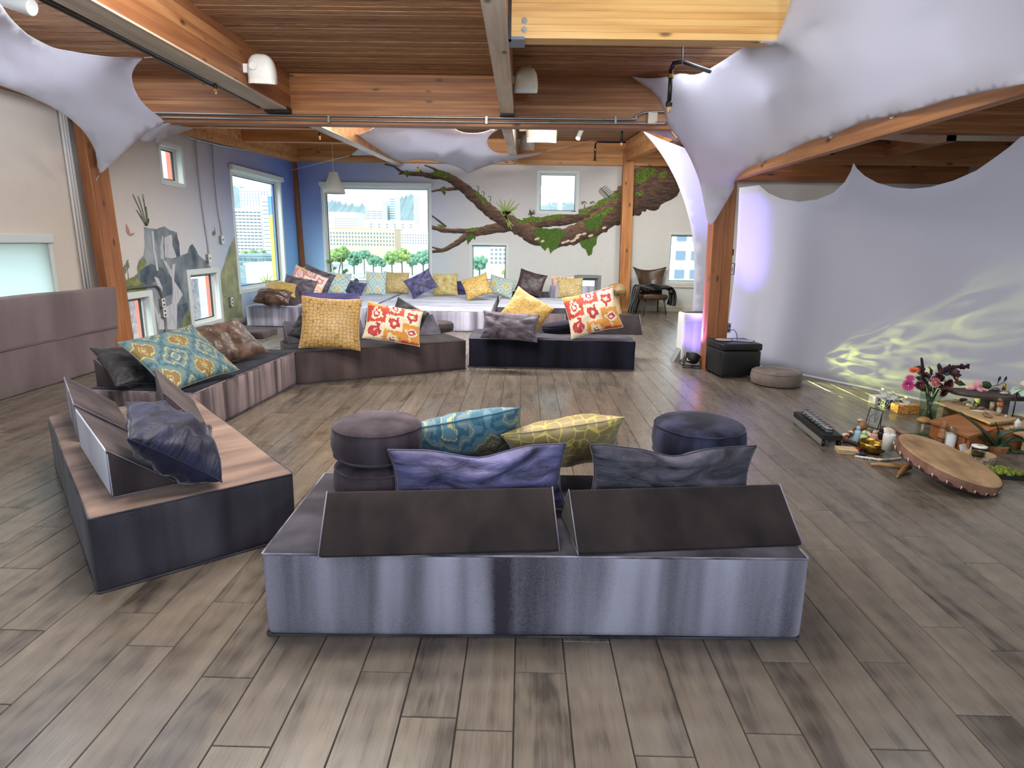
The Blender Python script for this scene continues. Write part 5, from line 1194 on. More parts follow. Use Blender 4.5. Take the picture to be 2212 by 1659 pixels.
# ------------------------------------------------------------------ lamps that stand in the room
def led_light():
    spot_light('par_can_beam', (2.235, 8.14, 0.22), (2.40, 8.10, 0.95), 60, (0.50, 0.20, 1.0), 80, 0.9, 0.03)
    spot_light('par_can_beam', (2.235, 8.16, 0.22), (2.95, 8.75, 2.1), 330, (0.26, 0.18, 1.0), 62, 0.8, 0.03)
    spot_light('par_can_beam', (2.23, 8.15, 0.22), (2.50, 8.70, 0.45), 26, (0.24, 0.14, 1.0), 70, 0.9, 0.03)
led_light()
l = bpy.data.lights.new('ripple_beam', 'SPOT'); l.energy = 620; l.spot_size = R(50); l.spot_blend = 0.7; l.shadow_soft_size = 0.004; l.use_nodes = True
lt = l.node_tree; lt.nodes.clear(); lo_ = lt.nodes.new('ShaderNodeOutputLight'); le = lt.nodes.new('ShaderNodeEmission'); tc = lt.nodes.new('ShaderNodeTexCoord')
n1 = lt.nodes.new('ShaderNodeTexNoise'); n1.inputs['Scale'].default_value = 9.0; n1.inputs['Detail'].default_value = 3.0; n1.inputs['Distortion'].default_value = 1.6
mp = lt.nodes.new('ShaderNodeMapping'); mp.inputs['Scale'].default_value = (1.5, 1.0, 1.0)
lt.links.new(tc.outputs['Normal'], mp.inputs[0]); lt.links.new(mp.outputs[0], n1.inputs['Vector'])
rp = lt.nodes.new('ShaderNodeValToRGB'); rp.color_ramp.elements[0].position = 0.44; rp.color_ramp.elements[0].color = (0.03, 0.035, 0.02, 1); rp.color_ramp.elements[1].position = 0.70; rp.color_ramp.elements[1].color = (0.85, 1.0, 0.16, 1)
lt.links.new(n1.outputs['Fac'], rp.inputs[0]); lt.links.new(rp.outputs[0], le.inputs[0]); le.inputs[1].default_value = 1.0; lt.links.new(le.outputs[0], lo_.inputs[0])
RPX = on_z(1668, 801, 0.0); rl = bpy.data.objects.new('ripple_beam', l); rl.location = (RPX.x-0.16, RPX.y-0.06, 0.16)
rl.rotation_euler = (Vector((4.30, 5.9, 0.50))-rl.location).to_track_quat('-Z', 'Y').to_euler(); COL.objects.link(rl)
t = empty('ripple_projector', 'small dark ripple projector on the floor behind the black ottoman', 'projector', (RPX.x-0.22, RPX.y+0.02, 0))
MB().lathe([(0.001, 0), (0.055, 0), (0.06, 0.02), (0.06, 0.09), (0.04, 0.105), (0.001, 0.108)], 20).build('body', m_black, t, smooth=True)
MB().lathe([(0.001, 0), (0.028, 0.0), (0.03, 0.006), (0.001, 0.012)], 16, Matrix.Translation((0.03, -0.03, 0.10)) @ Matrix.Rotation(R(40), 4, 'Y')).build('lens', plain('teal_lens', (90, 190, 190), 0.2), t)

# ------------------------------------------------------------------ black storage ottoman and what lies on it
m_leather = mottled('black_leather', (12, 12, 13), (26, 26, 28), 60, 0.38, bstr=0.15)
oc = on_z(1555, 818); OA = R(7); OH = 0.43
t = empty('storage_ottoman', 'black leather cube ottoman beside the right timber post', 'ottoman', (oc.x, oc.y, 0), OA)
m, _ = rounded_box(0.50, 0.47, 0.31, 0.015, (5, 5, 4), 0.002, 1); m.v = [(a, b, c+0.03) for a, b, c in m.v]; m.build('body', m_leather, t, smooth=True)
m, _ = rounded_box(0.515, 0.485, 0.085, 0.02, (5, 5, 2), 0.002, 2); m.v = [(a-0.0075, b-0.0075, c+0.345) for a, b, c in m.v]; m.build('lid', m_leather, t, smooth=True)
MB().tube([(-0.009, 0.24, 0.36), (-0.009, 0.24, 0.425)], 0.004, 6).build('lid_seam', m_black, t)
for a in (0.03, 0.45):
    for b in (0.03, 0.42): MB().box((a, b, 0), (a+0.03, b+0.03, 0.032)).build('foot', m_black, t)
def on_otto(a, b): return Vector((oc.x+a*cos(OA)-b*sin(OA), oc.y+a*sin(OA)+b*cos(OA), OH))
q = on_otto(0.13, 0.27); t = empty('plate', 'shallow silver plate on the black ottoman', 'plate', q)
MB().lathe([(0.001, 0), (0.07, 0.001), (0.10, 0.010), (0.105, 0.012), (0.10, 0.014), (0.06, 0.006), (0.001, 0.005)], 28).build('dish', plain('pewter', (186, 182, 170), 0.35, Metallic=0.5), t, smooth=True)
q = on_otto(0.36, 0.22); t = empty('tablet', 'thin grey tablet lying on the black ottoman', 'tablet', q, R(-24))
MB().box((-0.13, -0.09, 0), (0.13, 0.09, 0.009)).build('shell', m_black, t, bevel=0.003); MB().box((-0.122, -0.082, 0.009), (0.122, 0.082, 0.0098)).build('screen', plain('dim_screen', (120, 124, 132), 0.15), t)
q = on_z(1655, 790, 0.0); a0 = on_otto(0.52, 0.30)
tag(MB().tube(smoothpts([a0+Vector((0, 0, -0.06)), a0+Vector((0.05, -0.02, -0.13)), a0+Vector((0.09, -0.05, -0.25)), a0+Vector((0.07, -0.06, -0.38)), a0+Vector((0.10, -0.04, -0.425)), a0+Vector((0.22, -0.1, -0.425))], 6), 0.004, 6).build('power_cord', m_black, smooth=True), 'black cord hanging down the right side of the ottoman', 'cord')

# ------------------------------------------------------------------ fittings on the right post
PX = 2.67
t = empty('wall_outlet', 'grey outlet box low on the right side of the right timber post', 'outlet', (PX-0.03, 7.98, 0.50))
MB().box((0, 0, 0), (0.045, 0.07, 0.12)).build('box', m_frame_grey, t, bevel=0.006); MB().box((0.004, -0.004, 0.01), (0.041, 0.0, 0.11)).build('cover_plate', m_steel, t)
for z in (0.035, 0.085): MB().box((0.012, -0.006, z-0.014), (0.033, -0.003, z+0.014)).build('socket', m_gasket, t)
tag(MB().tube(smoothpts([(PX+0.015, 8.0, 0.53), (PX+0.05, 7.96, 0.54), (PX+0.07, 7.9, 0.49), (PX+0.06, 7.84, 0.437)], 6), 0.004, 6).build('power_cord', m_black, smooth=True), 'short black cord looping from the outlet to the ottoman top', 'cord')
q = on_y(1581, 545, 8.0); tag(MB().box((q.x-0.015, 7.97, q.z-0.04), (q.x+0.015, 8.03, q.z+0.04)).build('switch_box', m_black, bevel=0.004), 'small black box high on the right post', 'box')
q = on_y(1582, 581, 8.0); t = empty('wall_bracket', 'small dark metal bracket on the right post below the black box', 'bracket', q)
MB().tube([(-0.03, 0, 0.07), (0.025, 0, 0.07), (0.025, 0, -0.07), (-0.03, 0, -0.07)], 0.006, 6).build('bracket_bar', m_blackmetal, t)
MB().tube([(-0.03, 0, 0.0), (0.0, 0, 0.02), (0.0, 0, -0.03)], 0.004, 6).build('hook', m_blackmetal, t)

# ------------------------------------------------------------------ air purifier and stage light
q = on_z(1470, 782); t = empty('air_purifier', 'white box air purifier behind the right timber post', 'air purifier', (q.x, q.y, 0), R(6))
m, _ = rounded_box(0.40, 0.24, 0.66, 0.02, (5, 4, 6), 0.0, 1); m.v = [(a, b, c+0.02) for a, b, c in m.v]; m.build('housing', m_plastic, t, smooth=True)
MB().box((0.03, -0.006, 0.06), (0.14, 0.0, 0.56)).build('intake_panel', plain('purifier_grey', (190, 190, 194), 0.5), t, bevel=0.004); MB().box((0.20, -0.006, 0.06), (0.37, 0.0, 0.56)).build('front_panel', plain('purifier_white', (206, 206, 208), 0.45), t, bevel=0.004)
MB().box((0.26, -0.004, 0.59), (0.33, 0.0, 0.64)).build('display', m_black, t); MB().box((0.03, 0.03, 0.678), (0.37, 0.21, 0.688)).build('outlet_grille', m_gasket, t)
MB().box((0.0, 0.02, 0.0), (0.40, 0.22, 0.022)).build('base', m_frame_grey, t); MB().add([(-0.09, 0.02, 0), (0, 0.02, 0), (0, 0.02, 0.18), (-0.09, 0.2, 0), (0, 0.2, 0), (0, 0.2, 0.18)], [(0, 1, 2), (5, 4, 3), (0, 3, 4, 1), (1, 4, 5, 2), (2, 5, 3, 0)]).build('side_foot', m_frame_grey, t)
q = on_z(1494, 793); t = empty('stage_light', 'small black stage light tilted up at the foot of the right post', 'stage light', (q.x, q.y, 0), R(-12))
Mt = Matrix.Translation((0, 0, 0.125)) @ Matrix.Rotation(R(-28), 4, 'X') @ Matrix.Rotation(R(14), 4, 'Y')
b = MB(); b.lathe([(0.001, -0.06), (0.07, -0.06), (0.085, -0.045), (0.095, 0.03), (0.10, 0.045), (0.09, 0.05), (0.001, 0.042)], 20, Mt); b.build('lamp_can', m_black, t, smooth=True)
g = MB()
for k in range(7):
    a = 2*pi*k/6; c = (0.055*cos(a), 0.055*sin(a), 0.05) if k < 6 else (0, 0, 0.05)
    g.ball(Mt @ Vector(c), 0.018, 8, 5)
tag(g.build('led_lenses', plain('violet_lens', (120, 100, 220), 0.2), t), kind='stuff')
for s in (-1, 1): MB().box((s*0.105-0.006, -0.015, 0.02), (s*0.105+0.006, 0.015, 0.15)).build('yoke_arm', m_black, t)
for y in (-0.09, 0.09): MB().box((-0.115, y-0.02, 0), (0.115, y+0.02, 0.012), Matrix.Rotation(R(y*60), 4, 'Z')).build('stand_leg', m_black, t)
MB().box((-0.02, -0.1, 0.012), (0.02, 0.1, 0.02)).build('cross_bar', m_black, t)
MB().box((-0.075, -0.088, 0.085), (-0.03, -0.083, 0.12), Matrix.Rotation(R(-10), 4, 'X')).build('rating_label', m_plastic, t)
MB().tube(smoothpts([(-0.09, -0.02, 0.12), (-0.15, -0.05, 0.10), (-0.16, -0.05, 0.05), (-0.11, -0.04, 0.03), (-0.09, -0.03, 0.07)], 5), 0.005, 6).build('cable_loop', m_black, t, smooth=True)

# ------------------------------------------------------------------ armchair, blanket, mushroom stool
m_brownleather = mottled('brown_leather', (38, 28, 22), (92, 72, 56), 4, 0.32, bstr=0.1)
AC = Vector((3.02, 14.62, 0)); t = empty('armchair', 'brown leather winged armchair in the far corner by the window', 'armchair', AC, R(8))
b = MB(); NU, NV = 16, 12
def shellp(i, j):
    u = -1+2*i/NU; v = j/NV; z = 0.40+0.66*v; w = (0.27+0.08*v-0.03*sin(pi*v))+0.03*v*v; ear = max(0, v-0.6)/0.4
    x = u*w*(1+0.10*ear*abs(u)); y = 0.26+0.16*v-0.20*u*u*(1-0.35*v); z += -0.07*ear*(1-u*u)+0.02*ear*abs(u)**3; return x, y, z
for off in (0, 0.045):
    for j in range(NV+1):
        for i in range(NU+1):
            x, y, z = shellp(i, j); e = 1-max(abs(-1+2*i/NU), 0)**6; b.v.append((x, y+off*e, z))
S1 = (NU+1)*(NV+1)
for j in range(NV):
    for i in range(NU):
        a = j*(NU+1)+i; b.f.append((a, a+1, a+NU+2, a+NU+1)); b.f.append((S1+a, S1+a+NU+1, S1+a+NU+2, S1+a+1))
for j in (0, NV):
    for i in range(NU): a = j*(NU+1)+i; b.f.append((a, a+S1, a+S1+1, a+1))
b.build('backrest', m_brownleather, t, smooth=True)
for x in (-0.13, 0.0, 0.13):
    xx, yy, zz = shellp(int((x/0.3+1)*NU/2), 7); MB().ball((xx, yy-0.004, zz), 0.016, 8, 5, (1, 0.5, 1)).build('button', m_brownleather, t, smooth=True)
m, _ = rounded_box(0.60, 0.58, 0.13, 0.05, (6, 6, 3), 0.004, 3); m.v = [(a-0.30, b-0.28, c+0.33+0.05*(0.3-b)) for a, b, c in m.v]; m.build('seat', m_brownleather, t, smooth=True)
for s in (-1, 1):
    a = MB(); a.tube(smoothpts([(s*0.29, 0.16, 0.62), (s*0.36, 0.0, 0.60), (s*0.38, -0.16, 0.565), (s*0.36, -0.24, 0.52)], 5), [0.05]*12+[0.045]*4, 10); a.build('armrest', m_brownleather, t, smooth=True)
    for y0, y1 in ((-0.20, -0.27), (0.20, 0.30)): MB().tube([(s*0.22, y0, 0.36), (s*0.27, y1, 0.0)], [0.022, 0.013], 8).build('leg', plain('dark_walnut', (54, 36, 26), 0.4), t, smooth=True)
m_blanket = velvet('blanket_bottle_green', (4, 9, 9), (20, 32, 31), (9, 9, 9), 0.35, 0.75, 0.4)
bl = MB(); path = [(-0.52, 0.02), (-0.50, 0.18), (-0.45, 0.38), (-0.42, 0.56), (-0.36, 0.65), (-0.26, 0.66), (-0.12, 0.66), (0.02, 0.68), (0.15, 0.66), (0.27, 0.65), (0.37, 0.64), (0.45, 0.54), (0.47, 0.36), (0.46, 0.20)]
PP = smoothpts([(x, 0, z) for x, z in path], 4); NW = 10
for i, p in enumerate(PP):
    for k in range(NW+1):
        w = k/NW; n_ = mnoise.noise(Vector((i*0.35, w*3, 1)))+0.5*mnoise.noise(Vector((i*0.9, w*7, 4)))
        y = -0.30+0.46*w+0.02*sin(i*0.5); inner = max(0, 1-abs(p.x)/0.36); fold = 0.030*sin(w*17+i*0.25)+0.03*n_
        bl.v.append((p.x*(1+0.12*fold*8*(abs(p.x) > 0.3)), y*(1-0.30*inner)+0.06*inner, p.z+fold*(0.3+0.9*inner)-0.13*inner*(1-w)))
for i in range(len(PP)-1):
    for k in range(NW): a = i*(NW+1)+k; bl.f.append((a, a+1, a+NW+2, a+NW+1))
o = bl.build('blanket', m_blanket, smooth=True, solid=0.02, subsurf=1); o.location = AC; o.rotation_euler = (0, 0, R(8)); tag(o, 'dark bottle green fleece blanket draped over the armchair arms', 'blanket')
m_mush = mottled('carved_mushroom_wood', (150, 118, 74), (212, 184, 134), 3, 0.45, (1, 1, 0.4))
q = on_y(1331, 640, 14.45); t = empty('mushroom_stool', 'carved wooden mushroom stool with fringed cap near the far post', 'stool', (q.x, 14.45, 0))
MB().lathe([(0.001, 0), (0.17, 0), (0.165, 0.03), (0.125, 0.14), (0.095, 0.28), (0.085, 0.44), (0.001, 0.45)], 24).build('stem', m_mush, t, smooth=True)
MB().lathe([(0.08, 0.44), (0.20, 0.50), (0.215, 0.53), (0.21, 0.58), (0.17, 0.66), (0.10, 0.70), (0.001, 0.715)], 28).build('cap', m_mush, t, smooth=True)
fr_ = MB()
for k in range(44):
    a = 2*pi*k/44+random.uniform(-.04, .04); r_ = 0.213; z1 = 0.56+random.uniform(-0.01, 0.015); z0 = 0.44+random.uniform(-0.03, 0.03); fr_.tube([(r_*cos(a), r_*sin(a), z1), ((r_+0.006)*cos(a), (r_+0.006)*sin(a), (z0+z1)/2), ((r_-0.012)*cos(a), (r_-0.012)*sin(a), z0)], [0.011, 0.010, 0.006], 5)
tag(fr_.build('carved_fringe', mottled('fringe_wood', (70, 48, 28), (176, 142, 92), 30, 0.6), t), kind='stuff')

# ------------------------------------------------------------------ objects laid out on the floor at the right
A = lambda x, y, z=0.0: on_z(x, y, z)
m_railm = plain('dark_steel_rail', (40, 42, 42), 0.4, Metallic=0.5)
B0, B1 = A(1776, 966), A(1712, 912); d = (B1-B0); La = d.length; ang = math.atan2(d.y, d.x)
t = empty('candle_rail', 'long black metal candle rail on small wheels', 'candle holder', (B0.x, B0.y, 0), ang)
MB().box((0, -0.15, 0.06), (La, 0, 0.105)).build('tray', m_railm, t, bevel=0.004); MB().box((0.02, 0.001, 0.012), (La-0.02, 0.003, 0.06)).build('side_skirt', m_frame_grey, t)
for a in (0.035, La-0.035):
    for b_ in (-0.012, -0.138):
        w = MB(); w.lathe([(0.001, -0.009), (0.026, -0.009), (0.028, 0), (0.026, 0.009), (0.001, 0.009)], 14, Matrix.Translation((a, b_, 0.028)) @ Matrix.Rotation(R(90), 4, 'X')); w.build('wheel', m_black, t, smooth=True)
        MB().box((a-0.007, b_-0.012, 0.03), (a+0.007, b_+0.012, 0.062)).build('wheel_fork', m_railm, t)
ux, uy = Vector((cos(ang), sin(ang), 0)), Vector((-sin(ang), cos(ang), 0))
for k in range(8):
    c = B0+ux*(0.10+k*(La-0.2)/7)-uy*0.075; h = empty('tealight_holder', 'glass tealight cup, %s from the near end of the candle rail' % ('first', 'second', 'third', 'fourth', 'fifth', 'sixth', 'seventh', 'last')[k], 'candle', (c.x, c.y, 0.105), 0, 'tealights on the candle rail')
    MB().lathe([(0.022, 0.0), (0.034, 0.006), (0.042, 0.032), (0.044, 0.036), (0.040, 0.034), (0.031, 0.010), (0.02, 0.004)], 18).build('cup', m_clear, h, smooth=True); MB().lathe([(0.001, 0.004), (0.028, 0.005), (0.032, 0.014), (0.001, 0.015)], 14).build('wax', m_plastic, h); MB().lathe([(0.043, 0.033), (0.0455, 0.035), (0.043, 0.037), (0.041, 0.035)], 18).build('rim', m_chrome, h, smooth=True)
# tissue boxes
def tissue(label, corner, ang_, mat, Lx=0.235, Ly=0.118, H=0.085):
    t = empty('tissue_box', label, 'tissue box', (corner.x, corner.y, 0), ang_, 'tissue boxes by the curtain'); MB().box((0, 0, 0), (Lx, Ly, H)).build('carton', mat, t, bevel=0.003)
    s = MB(); N = 8
    for i in range(N+1):
        for k in range(5):
            u = i/N; w = k/4; s.v.append((Lx*0.35+Lx*0.32*u+0.02*sin(w*5), Ly*0.5+(0.02+0.03*w)*sin(u*7+w*3), H-0.002+0.085*w*(0.5+0.5*abs(sin(u*pi+0.3)))))
    for i in range(N):
        for k in range(4): a = i*5+k; s.f.append((a, a+1, a+6, a+5))
    s.build('tissue', plain('tissue_white', (226, 224, 218), 0.8), t, smooth=True, solid=0.002); MB().lathe([(0.001, 0), (0.05, 0), (0.05, 0.0015), (0.001, 0.0015)], 18, Matrix.Translation((Lx/2, Ly/2, H)), 1.4, 0.6).build('opening_film', m_plastic, t)
m_torange = honeycomb('tissue_print_orange', (186, 116, 44), (196, 128, 54), (222, 176, 98), 30, 0.10)
def print_mat(name, c1, c2, sc, lo=0.46, hi=0.5):
    t_ = NT(name); f = t_.n('TexVoronoi', {'feature': 'DISTANCE_TO_EDGE'}, Vector=t_.co('Object'), Scale=sc).outputs['Distance']; return t_.bsdf(t_.ramp(f, [(0.0, c2), (0.05, c2), (0.07, c1)]), 0.6)
m_torange = print_mat('tissue_print_orange', (184, 112, 40), (224, 180, 108), 34); m_tblue = print_mat('tissue_print_navy', (40, 50, 64), (196, 204, 206), 26); m_twhite = print_mat('tissue_print_pale', (206, 204, 198), (170, 170, 166), 40)
c0 = A(1938, 894); tang = R(3); tissue('orange patterned tissue box at the front of three', c0, tang, m_torange)
c1 = A(1921, 885); tissue('navy leaf-patterned tissue box in the middle of three', c1+Vector((-0.02, 0.05, 0)), tang, m_tblue); tissue('pale tissue box at the back of three', c1+Vector((-0.045, 0.185, 0)), tang, m_twhite)
# vase of flowers
q = A(2003, 917); VZ = Vector((q.x+0.02, q.y+0.05, 0)); vt = empty('flower_vase', 'tall glass vase of dark dahlias and amaranth', 'vase', VZ)
b = MB(); n = 24; prof = [(0.001, 0.0), (0.066, 0.0), (0.07, 0.01), (0.078, 0.16), (0.088, 0.30), (0.084, 0.30), (0.074, 0.16), (0.064, 0.014), (0.001, 0.012)]
b.lathe(prof, n); b.build('glass', m_clear, vt, smooth=True); MB().lathe([(0.001, 0.015), (0.062, 0.016), (0.07, 0.13), (0.001, 0.131)], 20).build('water', glass_mat('murky_water', (0.62, 0.66, 0.52)), vt, smooth=True)
m_stem = plain('dark_stem', (62, 78, 40), 0.6); m_leafd = mottled('dark_foliage', (24, 26, 22), (56, 66, 40), 12, 0.6); m_maroon = mottled('maroon_petal', (34, 12, 18), (84, 26, 36), 10, 0.6)
for k in range(11):
    a = k*2.4; r_ = 0.045; MB().tube(smoothpts([(r_*cos(a), r_*sin(a), 0.03), (0.02*cos(a+2), 0.02*sin(a+2), 0.2), (0.07*cos(a+3), 0.05*sin(a+3), 0.36)], 4), 0.006, 6).build('stem', m_stem, vt, smooth=True)
for k in range(34):
    a = random.uniform(0, 2*pi); rr = random.uniform(0.02, 0.15); z = random.uniform(0.30, 0.50); c = Vector((rr*cos(a)*1.25, rr*sin(a)*0.8, z)); dr = Vector((cos(a)*random.uniform(.3, 1), sin(a)*.6, random.uniform(-.2, 1))).normalized()*random.uniform(0.06, 0.10)
    MB().blade([c, c+dr*0.5, c+dr], [0.008, random.uniform(.024, .036), 0.003], (0.3, -0.9, 0.4), 0.25).build('leaf', m_leafd if k % 3 else m_maroon, vt, smooth=True, solid=0.002)
def dahlia(c, r_, mat, ctr=None, face=(0, -1, 0.3), name='flower_head'):
    m = MB(); Q = Vector(face).to_track_quat('Z', 'Y').to_matrix().to_4x4(); M_ = Matrix.Translation(c) @ Q
    for ring, (n_, rr, el) in enumerate(((16, 1.0, 0.12), (13, 0.82, 0.4), (9, 0.58, 0.75), (6, 0.34, 1.1))):
        for k in range(n_):
            a = 2*pi*(k+ring*0.5)/n_; dx, dy = cos(a), sin(a); P = [(dx*r_*0.12, dy*r_*0.12, r_*0.08), (dx*r_*rr*0.6*cos(el), dy*r_*rr*0.6*cos(el), r_*(0.08+rr*0.6*sin(el)*0.7)), (dx*r_*rr*cos(el), dy*r_*rr*cos(el), r_*(0.05+rr*sin(el)*0.75))]
            m.blade([M_ @ Vector(p) for p in P], [r_*0.07, r_*0.14, r_*0.03], M_.to_3x3() @ Vector((0, 0, 1)), 0.3)
    o = m.build(name, mat, vt, smooth=True)
    if ctr: MB().ball(M_ @ Vector((0, 0, r_*0.22)), r_*0.22, 8, 5).build('flower_eye', ctr, o)
m_pink = plain('dahlia_pink', (226, 120, 140), 0.6); m_mag = plain('dahlia_magenta', (192, 58, 122), 0.6); m_or = plain('dahlia_orange', (206, 92, 60), 0.6); m_yel = plain('dahlia_yellow', (222, 176, 96), 0.6); m_rust = plain('dahlia_rust', (132, 72, 52), 0.6)
fp = lambda x, y: on_y(x, y, VZ.y-0.06)-VZ
dahlia(fp(2020, 826), 0.052, m_pink, m_yel); dahlia(fp(1963, 832), 0.06, m_mag, None, (-0.7, -0.7, 0)); dahlia(fp(1966, 818), 0.042, m_mag, None, (-0.5, -0.7, 0.6)); dahlia(fp(1975, 801), 0.05, m_or, None, (-0.4, -0.4, 0.9)); dahlia(fp(2062, 818), 0.055, m_rust, m_yel, (0.5, -0.6, 0.6)); dahlia(fp(2050, 828), 0.05, m_maroon, None, (0.3, -0.9, 0.1)); dahlia(fp(1987, 832), 0.05, m_maroon, None, (-0.2, -0.9, 0.2)); dahlia(fp(2000, 812), 0.05, m_maroon, None, (0, -0.5, 0.8)); dahlia(fp(2038, 846), 0.062, m_maroon, None, (0.3, -0.8, -0.2)); dahlia(fp(2056, 832), 0.035, m_pink, None, (0.6, -0.7, 0)); dahlia(fp(2030, 812), 0.045, m_maroon, None, (0.2, -0.4, 0.9))
for x, y in ((2005, 821), (2041, 822), (1996, 834)): MB().ball(fp(x, y), 0.014, 10, 6).build('bud', plain('green_bud', (130, 146, 84), 0.6), vt, smooth=True)
m_am = mottled('amaranth', (30, 10, 18), (70, 24, 40), 60, 0.9, bstr=0.6)
am = smoothpts([fp(2020, 825)+Vector((0, 0.03, 0)), fp(2045, 800)+Vector((0, 0.03, 0)), fp(2062, 794)+Vector((0, 0.02, 0)), fp(2092, 792)], 7)
m = MB(); m.tube(am, [0.024-0.012*i/len(am) for i in range(len(am))], 8)
for k in range(70):
    p = am[min(len(am)-1, int(random.random()**0.8*len(am)))]; m.ball(p+Vector((random.uniform(-.02, .02), random.uniform(-.02, .02), random.uniform(-.02, .02))), random.uniform(0.006, 0.012), 6, 4)
m.build('amaranth_tassel', m_am, vt, smooth=True); c = [fp(1998, 822)+Vector((0, 0.03, 0)), fp(1997, 795)+Vector((0, 0.03, 0)), fp(1995, 774)+Vector((0.0, 0.03, 0))]; MB().tube(smoothpts(c, 4), [0.016]*5+[0.013, 0.012, 0.012, 0.008][:4], 8).build('cattail', m_am, vt, smooth=True)

# wooden stool, plank tables, live-edge slab
m_stool = wood('stool_pine', (120, 70, 36), (158, 98, 54), (184, 124, 76), 0, rough=0.45, knots=False, var=0.2); m_lam = wood('plank_birch', (160, 124, 84), (190, 154, 112), (206, 176, 136), 0, rough=0.5, knots=False, var=0.2); m_slab = mottled('dark_slab_wood', (38, 30, 26), (84, 70, 60), 5, 0.55, (1, 3, 1))
def tabletop(label, name, cat, corners, z, th, mat, legs, legmat=None, r_=0.0):
    t = empty(name, label, cat, (corners[0].x, corners[0].y, 0)); o0 = Vector((corners[0].x, corners[0].y, 0)); v = [Vector((c.x, c.y, 0))-o0 for c in corners]; n_ = len(v)
    m = MB(); m.add([(p.x, p.y, z-th) for p in v]+[(p.x, p.y, z) for p in v], [tuple(range(n_-1, -1, -1)), tuple(range(n_, 2*n_))]+[(i, (i+1) % n_, (i+1) % n_+n_, i+n_) for i in range(n_)]); m.build('top', mat, t, bevel=0.004)
    cen = sum(v, Vector())/n_
    for (fa, la, lb) in legs:
        a, b = v[fa[0]], v[fa[1]]; ia, ib = a+(cen-a)*la, b+(cen-b)*la; dn = (ib-ia).normalized(); nn = Vector((-dn.y, dn.x, 0))*lb
        MB().add([(ia.x, ia.y, 0), (ib.x, ib.y, 0), (ib.x+nn.x, ib.y+nn.y, 0), (ia.x+nn.x, ia.y+nn.y, 0), (ia.x, ia.y, z-th), (ib.x, ib.y, z-th), (ib.x+nn.x, ib.y+nn.y, z-th), (ia.x+nn.x, ia.y+nn.y, z-th)], [(3, 2, 1, 0), (4, 5, 6, 7), (0, 1, 5, 4), (1, 2, 6, 5), (2, 3, 7, 6), (3, 0, 4, 7)]).build('leg', legmat or mat, t)
    return t
def up(px, py, z): return on_z(px, py, z)
zs = 0.17; st = tabletop('orange brown wooden stool among the laid out objects', 'low_stool', 'stool', [up(2006, 908, zs), up(2093, 943, zs), up(2166, 921, zs), up(2070, 893, zs)], zs, 0.022, m_stool, [((0, 3), 0.16, 0.02), ((1, 2), 0.16, -0.02), ((0, 1), 0.20, -0.015)])
zt = 0.21; tb = tabletop('long pale plank table on a board leg, under the bird figure', 'plank_table', 'table', [up(2020, 866, zt), up(2140, 913, zt), up(2200, 905, zt), up(2068, 862, zt)], zt, 0.02, m_lam, [((0, 3), 0.25, 0.02), ((1, 2), 0.2, -0.02)])
zt2 = 0.16; tabletop('lower pale plank table at the right picture edge', 'plank_table', 'table', [up(2141, 913, zt2), up(2215, 942, zt2), up(2260, 925, zt2), up(2190, 902, zt2)], zt2, 0.02, m_lam, [((0, 3), 0.2, 0.02), ((1, 2), 0.2, -0.02)])
zl = 0.34; pc = up(2140, 848, zl); t = empty('slab_table', 'dark live-edge slab table on a thick block against the curtain', 'table', (pc.x, pc.y, 0), R(-22))
m = MB(); P = [(0.33*cos(2*pi*k/28)*(1+0.05*sin(3*2*pi*k/28+1)), 0.15*sin(2*pi*k/28)*(1+0.10*sin(2*2*pi*k/28)), 0) for k in range(28)]
m.add([(x, y, zl-0.035) for x, y, _ in P]+[(x*1.02, y*1.03, zl-0.012) for x, y, _ in P]+[(x, y, zl) for x, y, _ in P], [tuple(range(27, -1, -1)), tuple(range(56, 84))]+[(i+o_, (i+1) % 28+o_, (i+1) % 28+28+o_, i+28+o_) for i in range(28) for o_ in (0, 28)]); m.build('top', m_slab, t, smooth=False)
MB().box((-0.09, -0.09, 0), (0.13, 0.09, zl-0.036)).build('pedestal', m_slab, t, bevel=0.01)

# small things: name, label, category, px, py of the foot, resting height, builder
def small(name, label, cat, px, py, z, parts, rz=0, group=None, off=(0, 0)):
    q = on_z(px, py, z); t = empty(name, label, cat, (q.x+off[0], q.y+off[1], z), rz, group)
    for nm, mb, mat, sm in parts: mb.build(nm, mat, t, smooth=sm)
    return t
m_wax = plain('white_wax', (222, 220, 212), 0.5, Subsurface_Weight=0.1); m_bone = mottled('bone', (176, 160, 132), (222, 210, 186), 12, 0.6); m_shell = mottled('shell', (196, 176, 150), (232, 222, 206), 20, 0.4); m_hide = mottled('drum_hide', (120, 88, 58), (186, 150, 106), 4.5, 0.6, detail=6); m_hide2 = mottled('drum_side_hide', (96, 64, 50), (150, 112, 92), 9, 0.6); m_terra = mottled('terracotta', (120, 76, 44), (168, 116, 72), 20, 0.7); m_mossg = mottled('living_moss', (44, 62, 18), (140, 150, 44), 30, 0.9, bstr=0.8); m_mossd = mottled('dark_moss', (20, 34, 14), (60, 84, 34), 30, 0.9, bstr=0.8); m_aloe = mottled('aloe_leaf', (24, 40, 24), (64, 88, 56), 14, 0.45); m_drift = mottled('driftwood', (96, 74, 52), (158, 130, 98), 9, 0.7, (1, 1, 6)); m_red = plain('red_cloth', (178, 40, 34), 0.8); m_bluec = plain('blue_cloth', (34, 38, 78), 0.8); m_linen = mottled('folded_linen', (176, 148, 108), (206, 182, 142), 14, 0.85); m_paper = plain('white_paper', (226, 226, 222), 0.8)
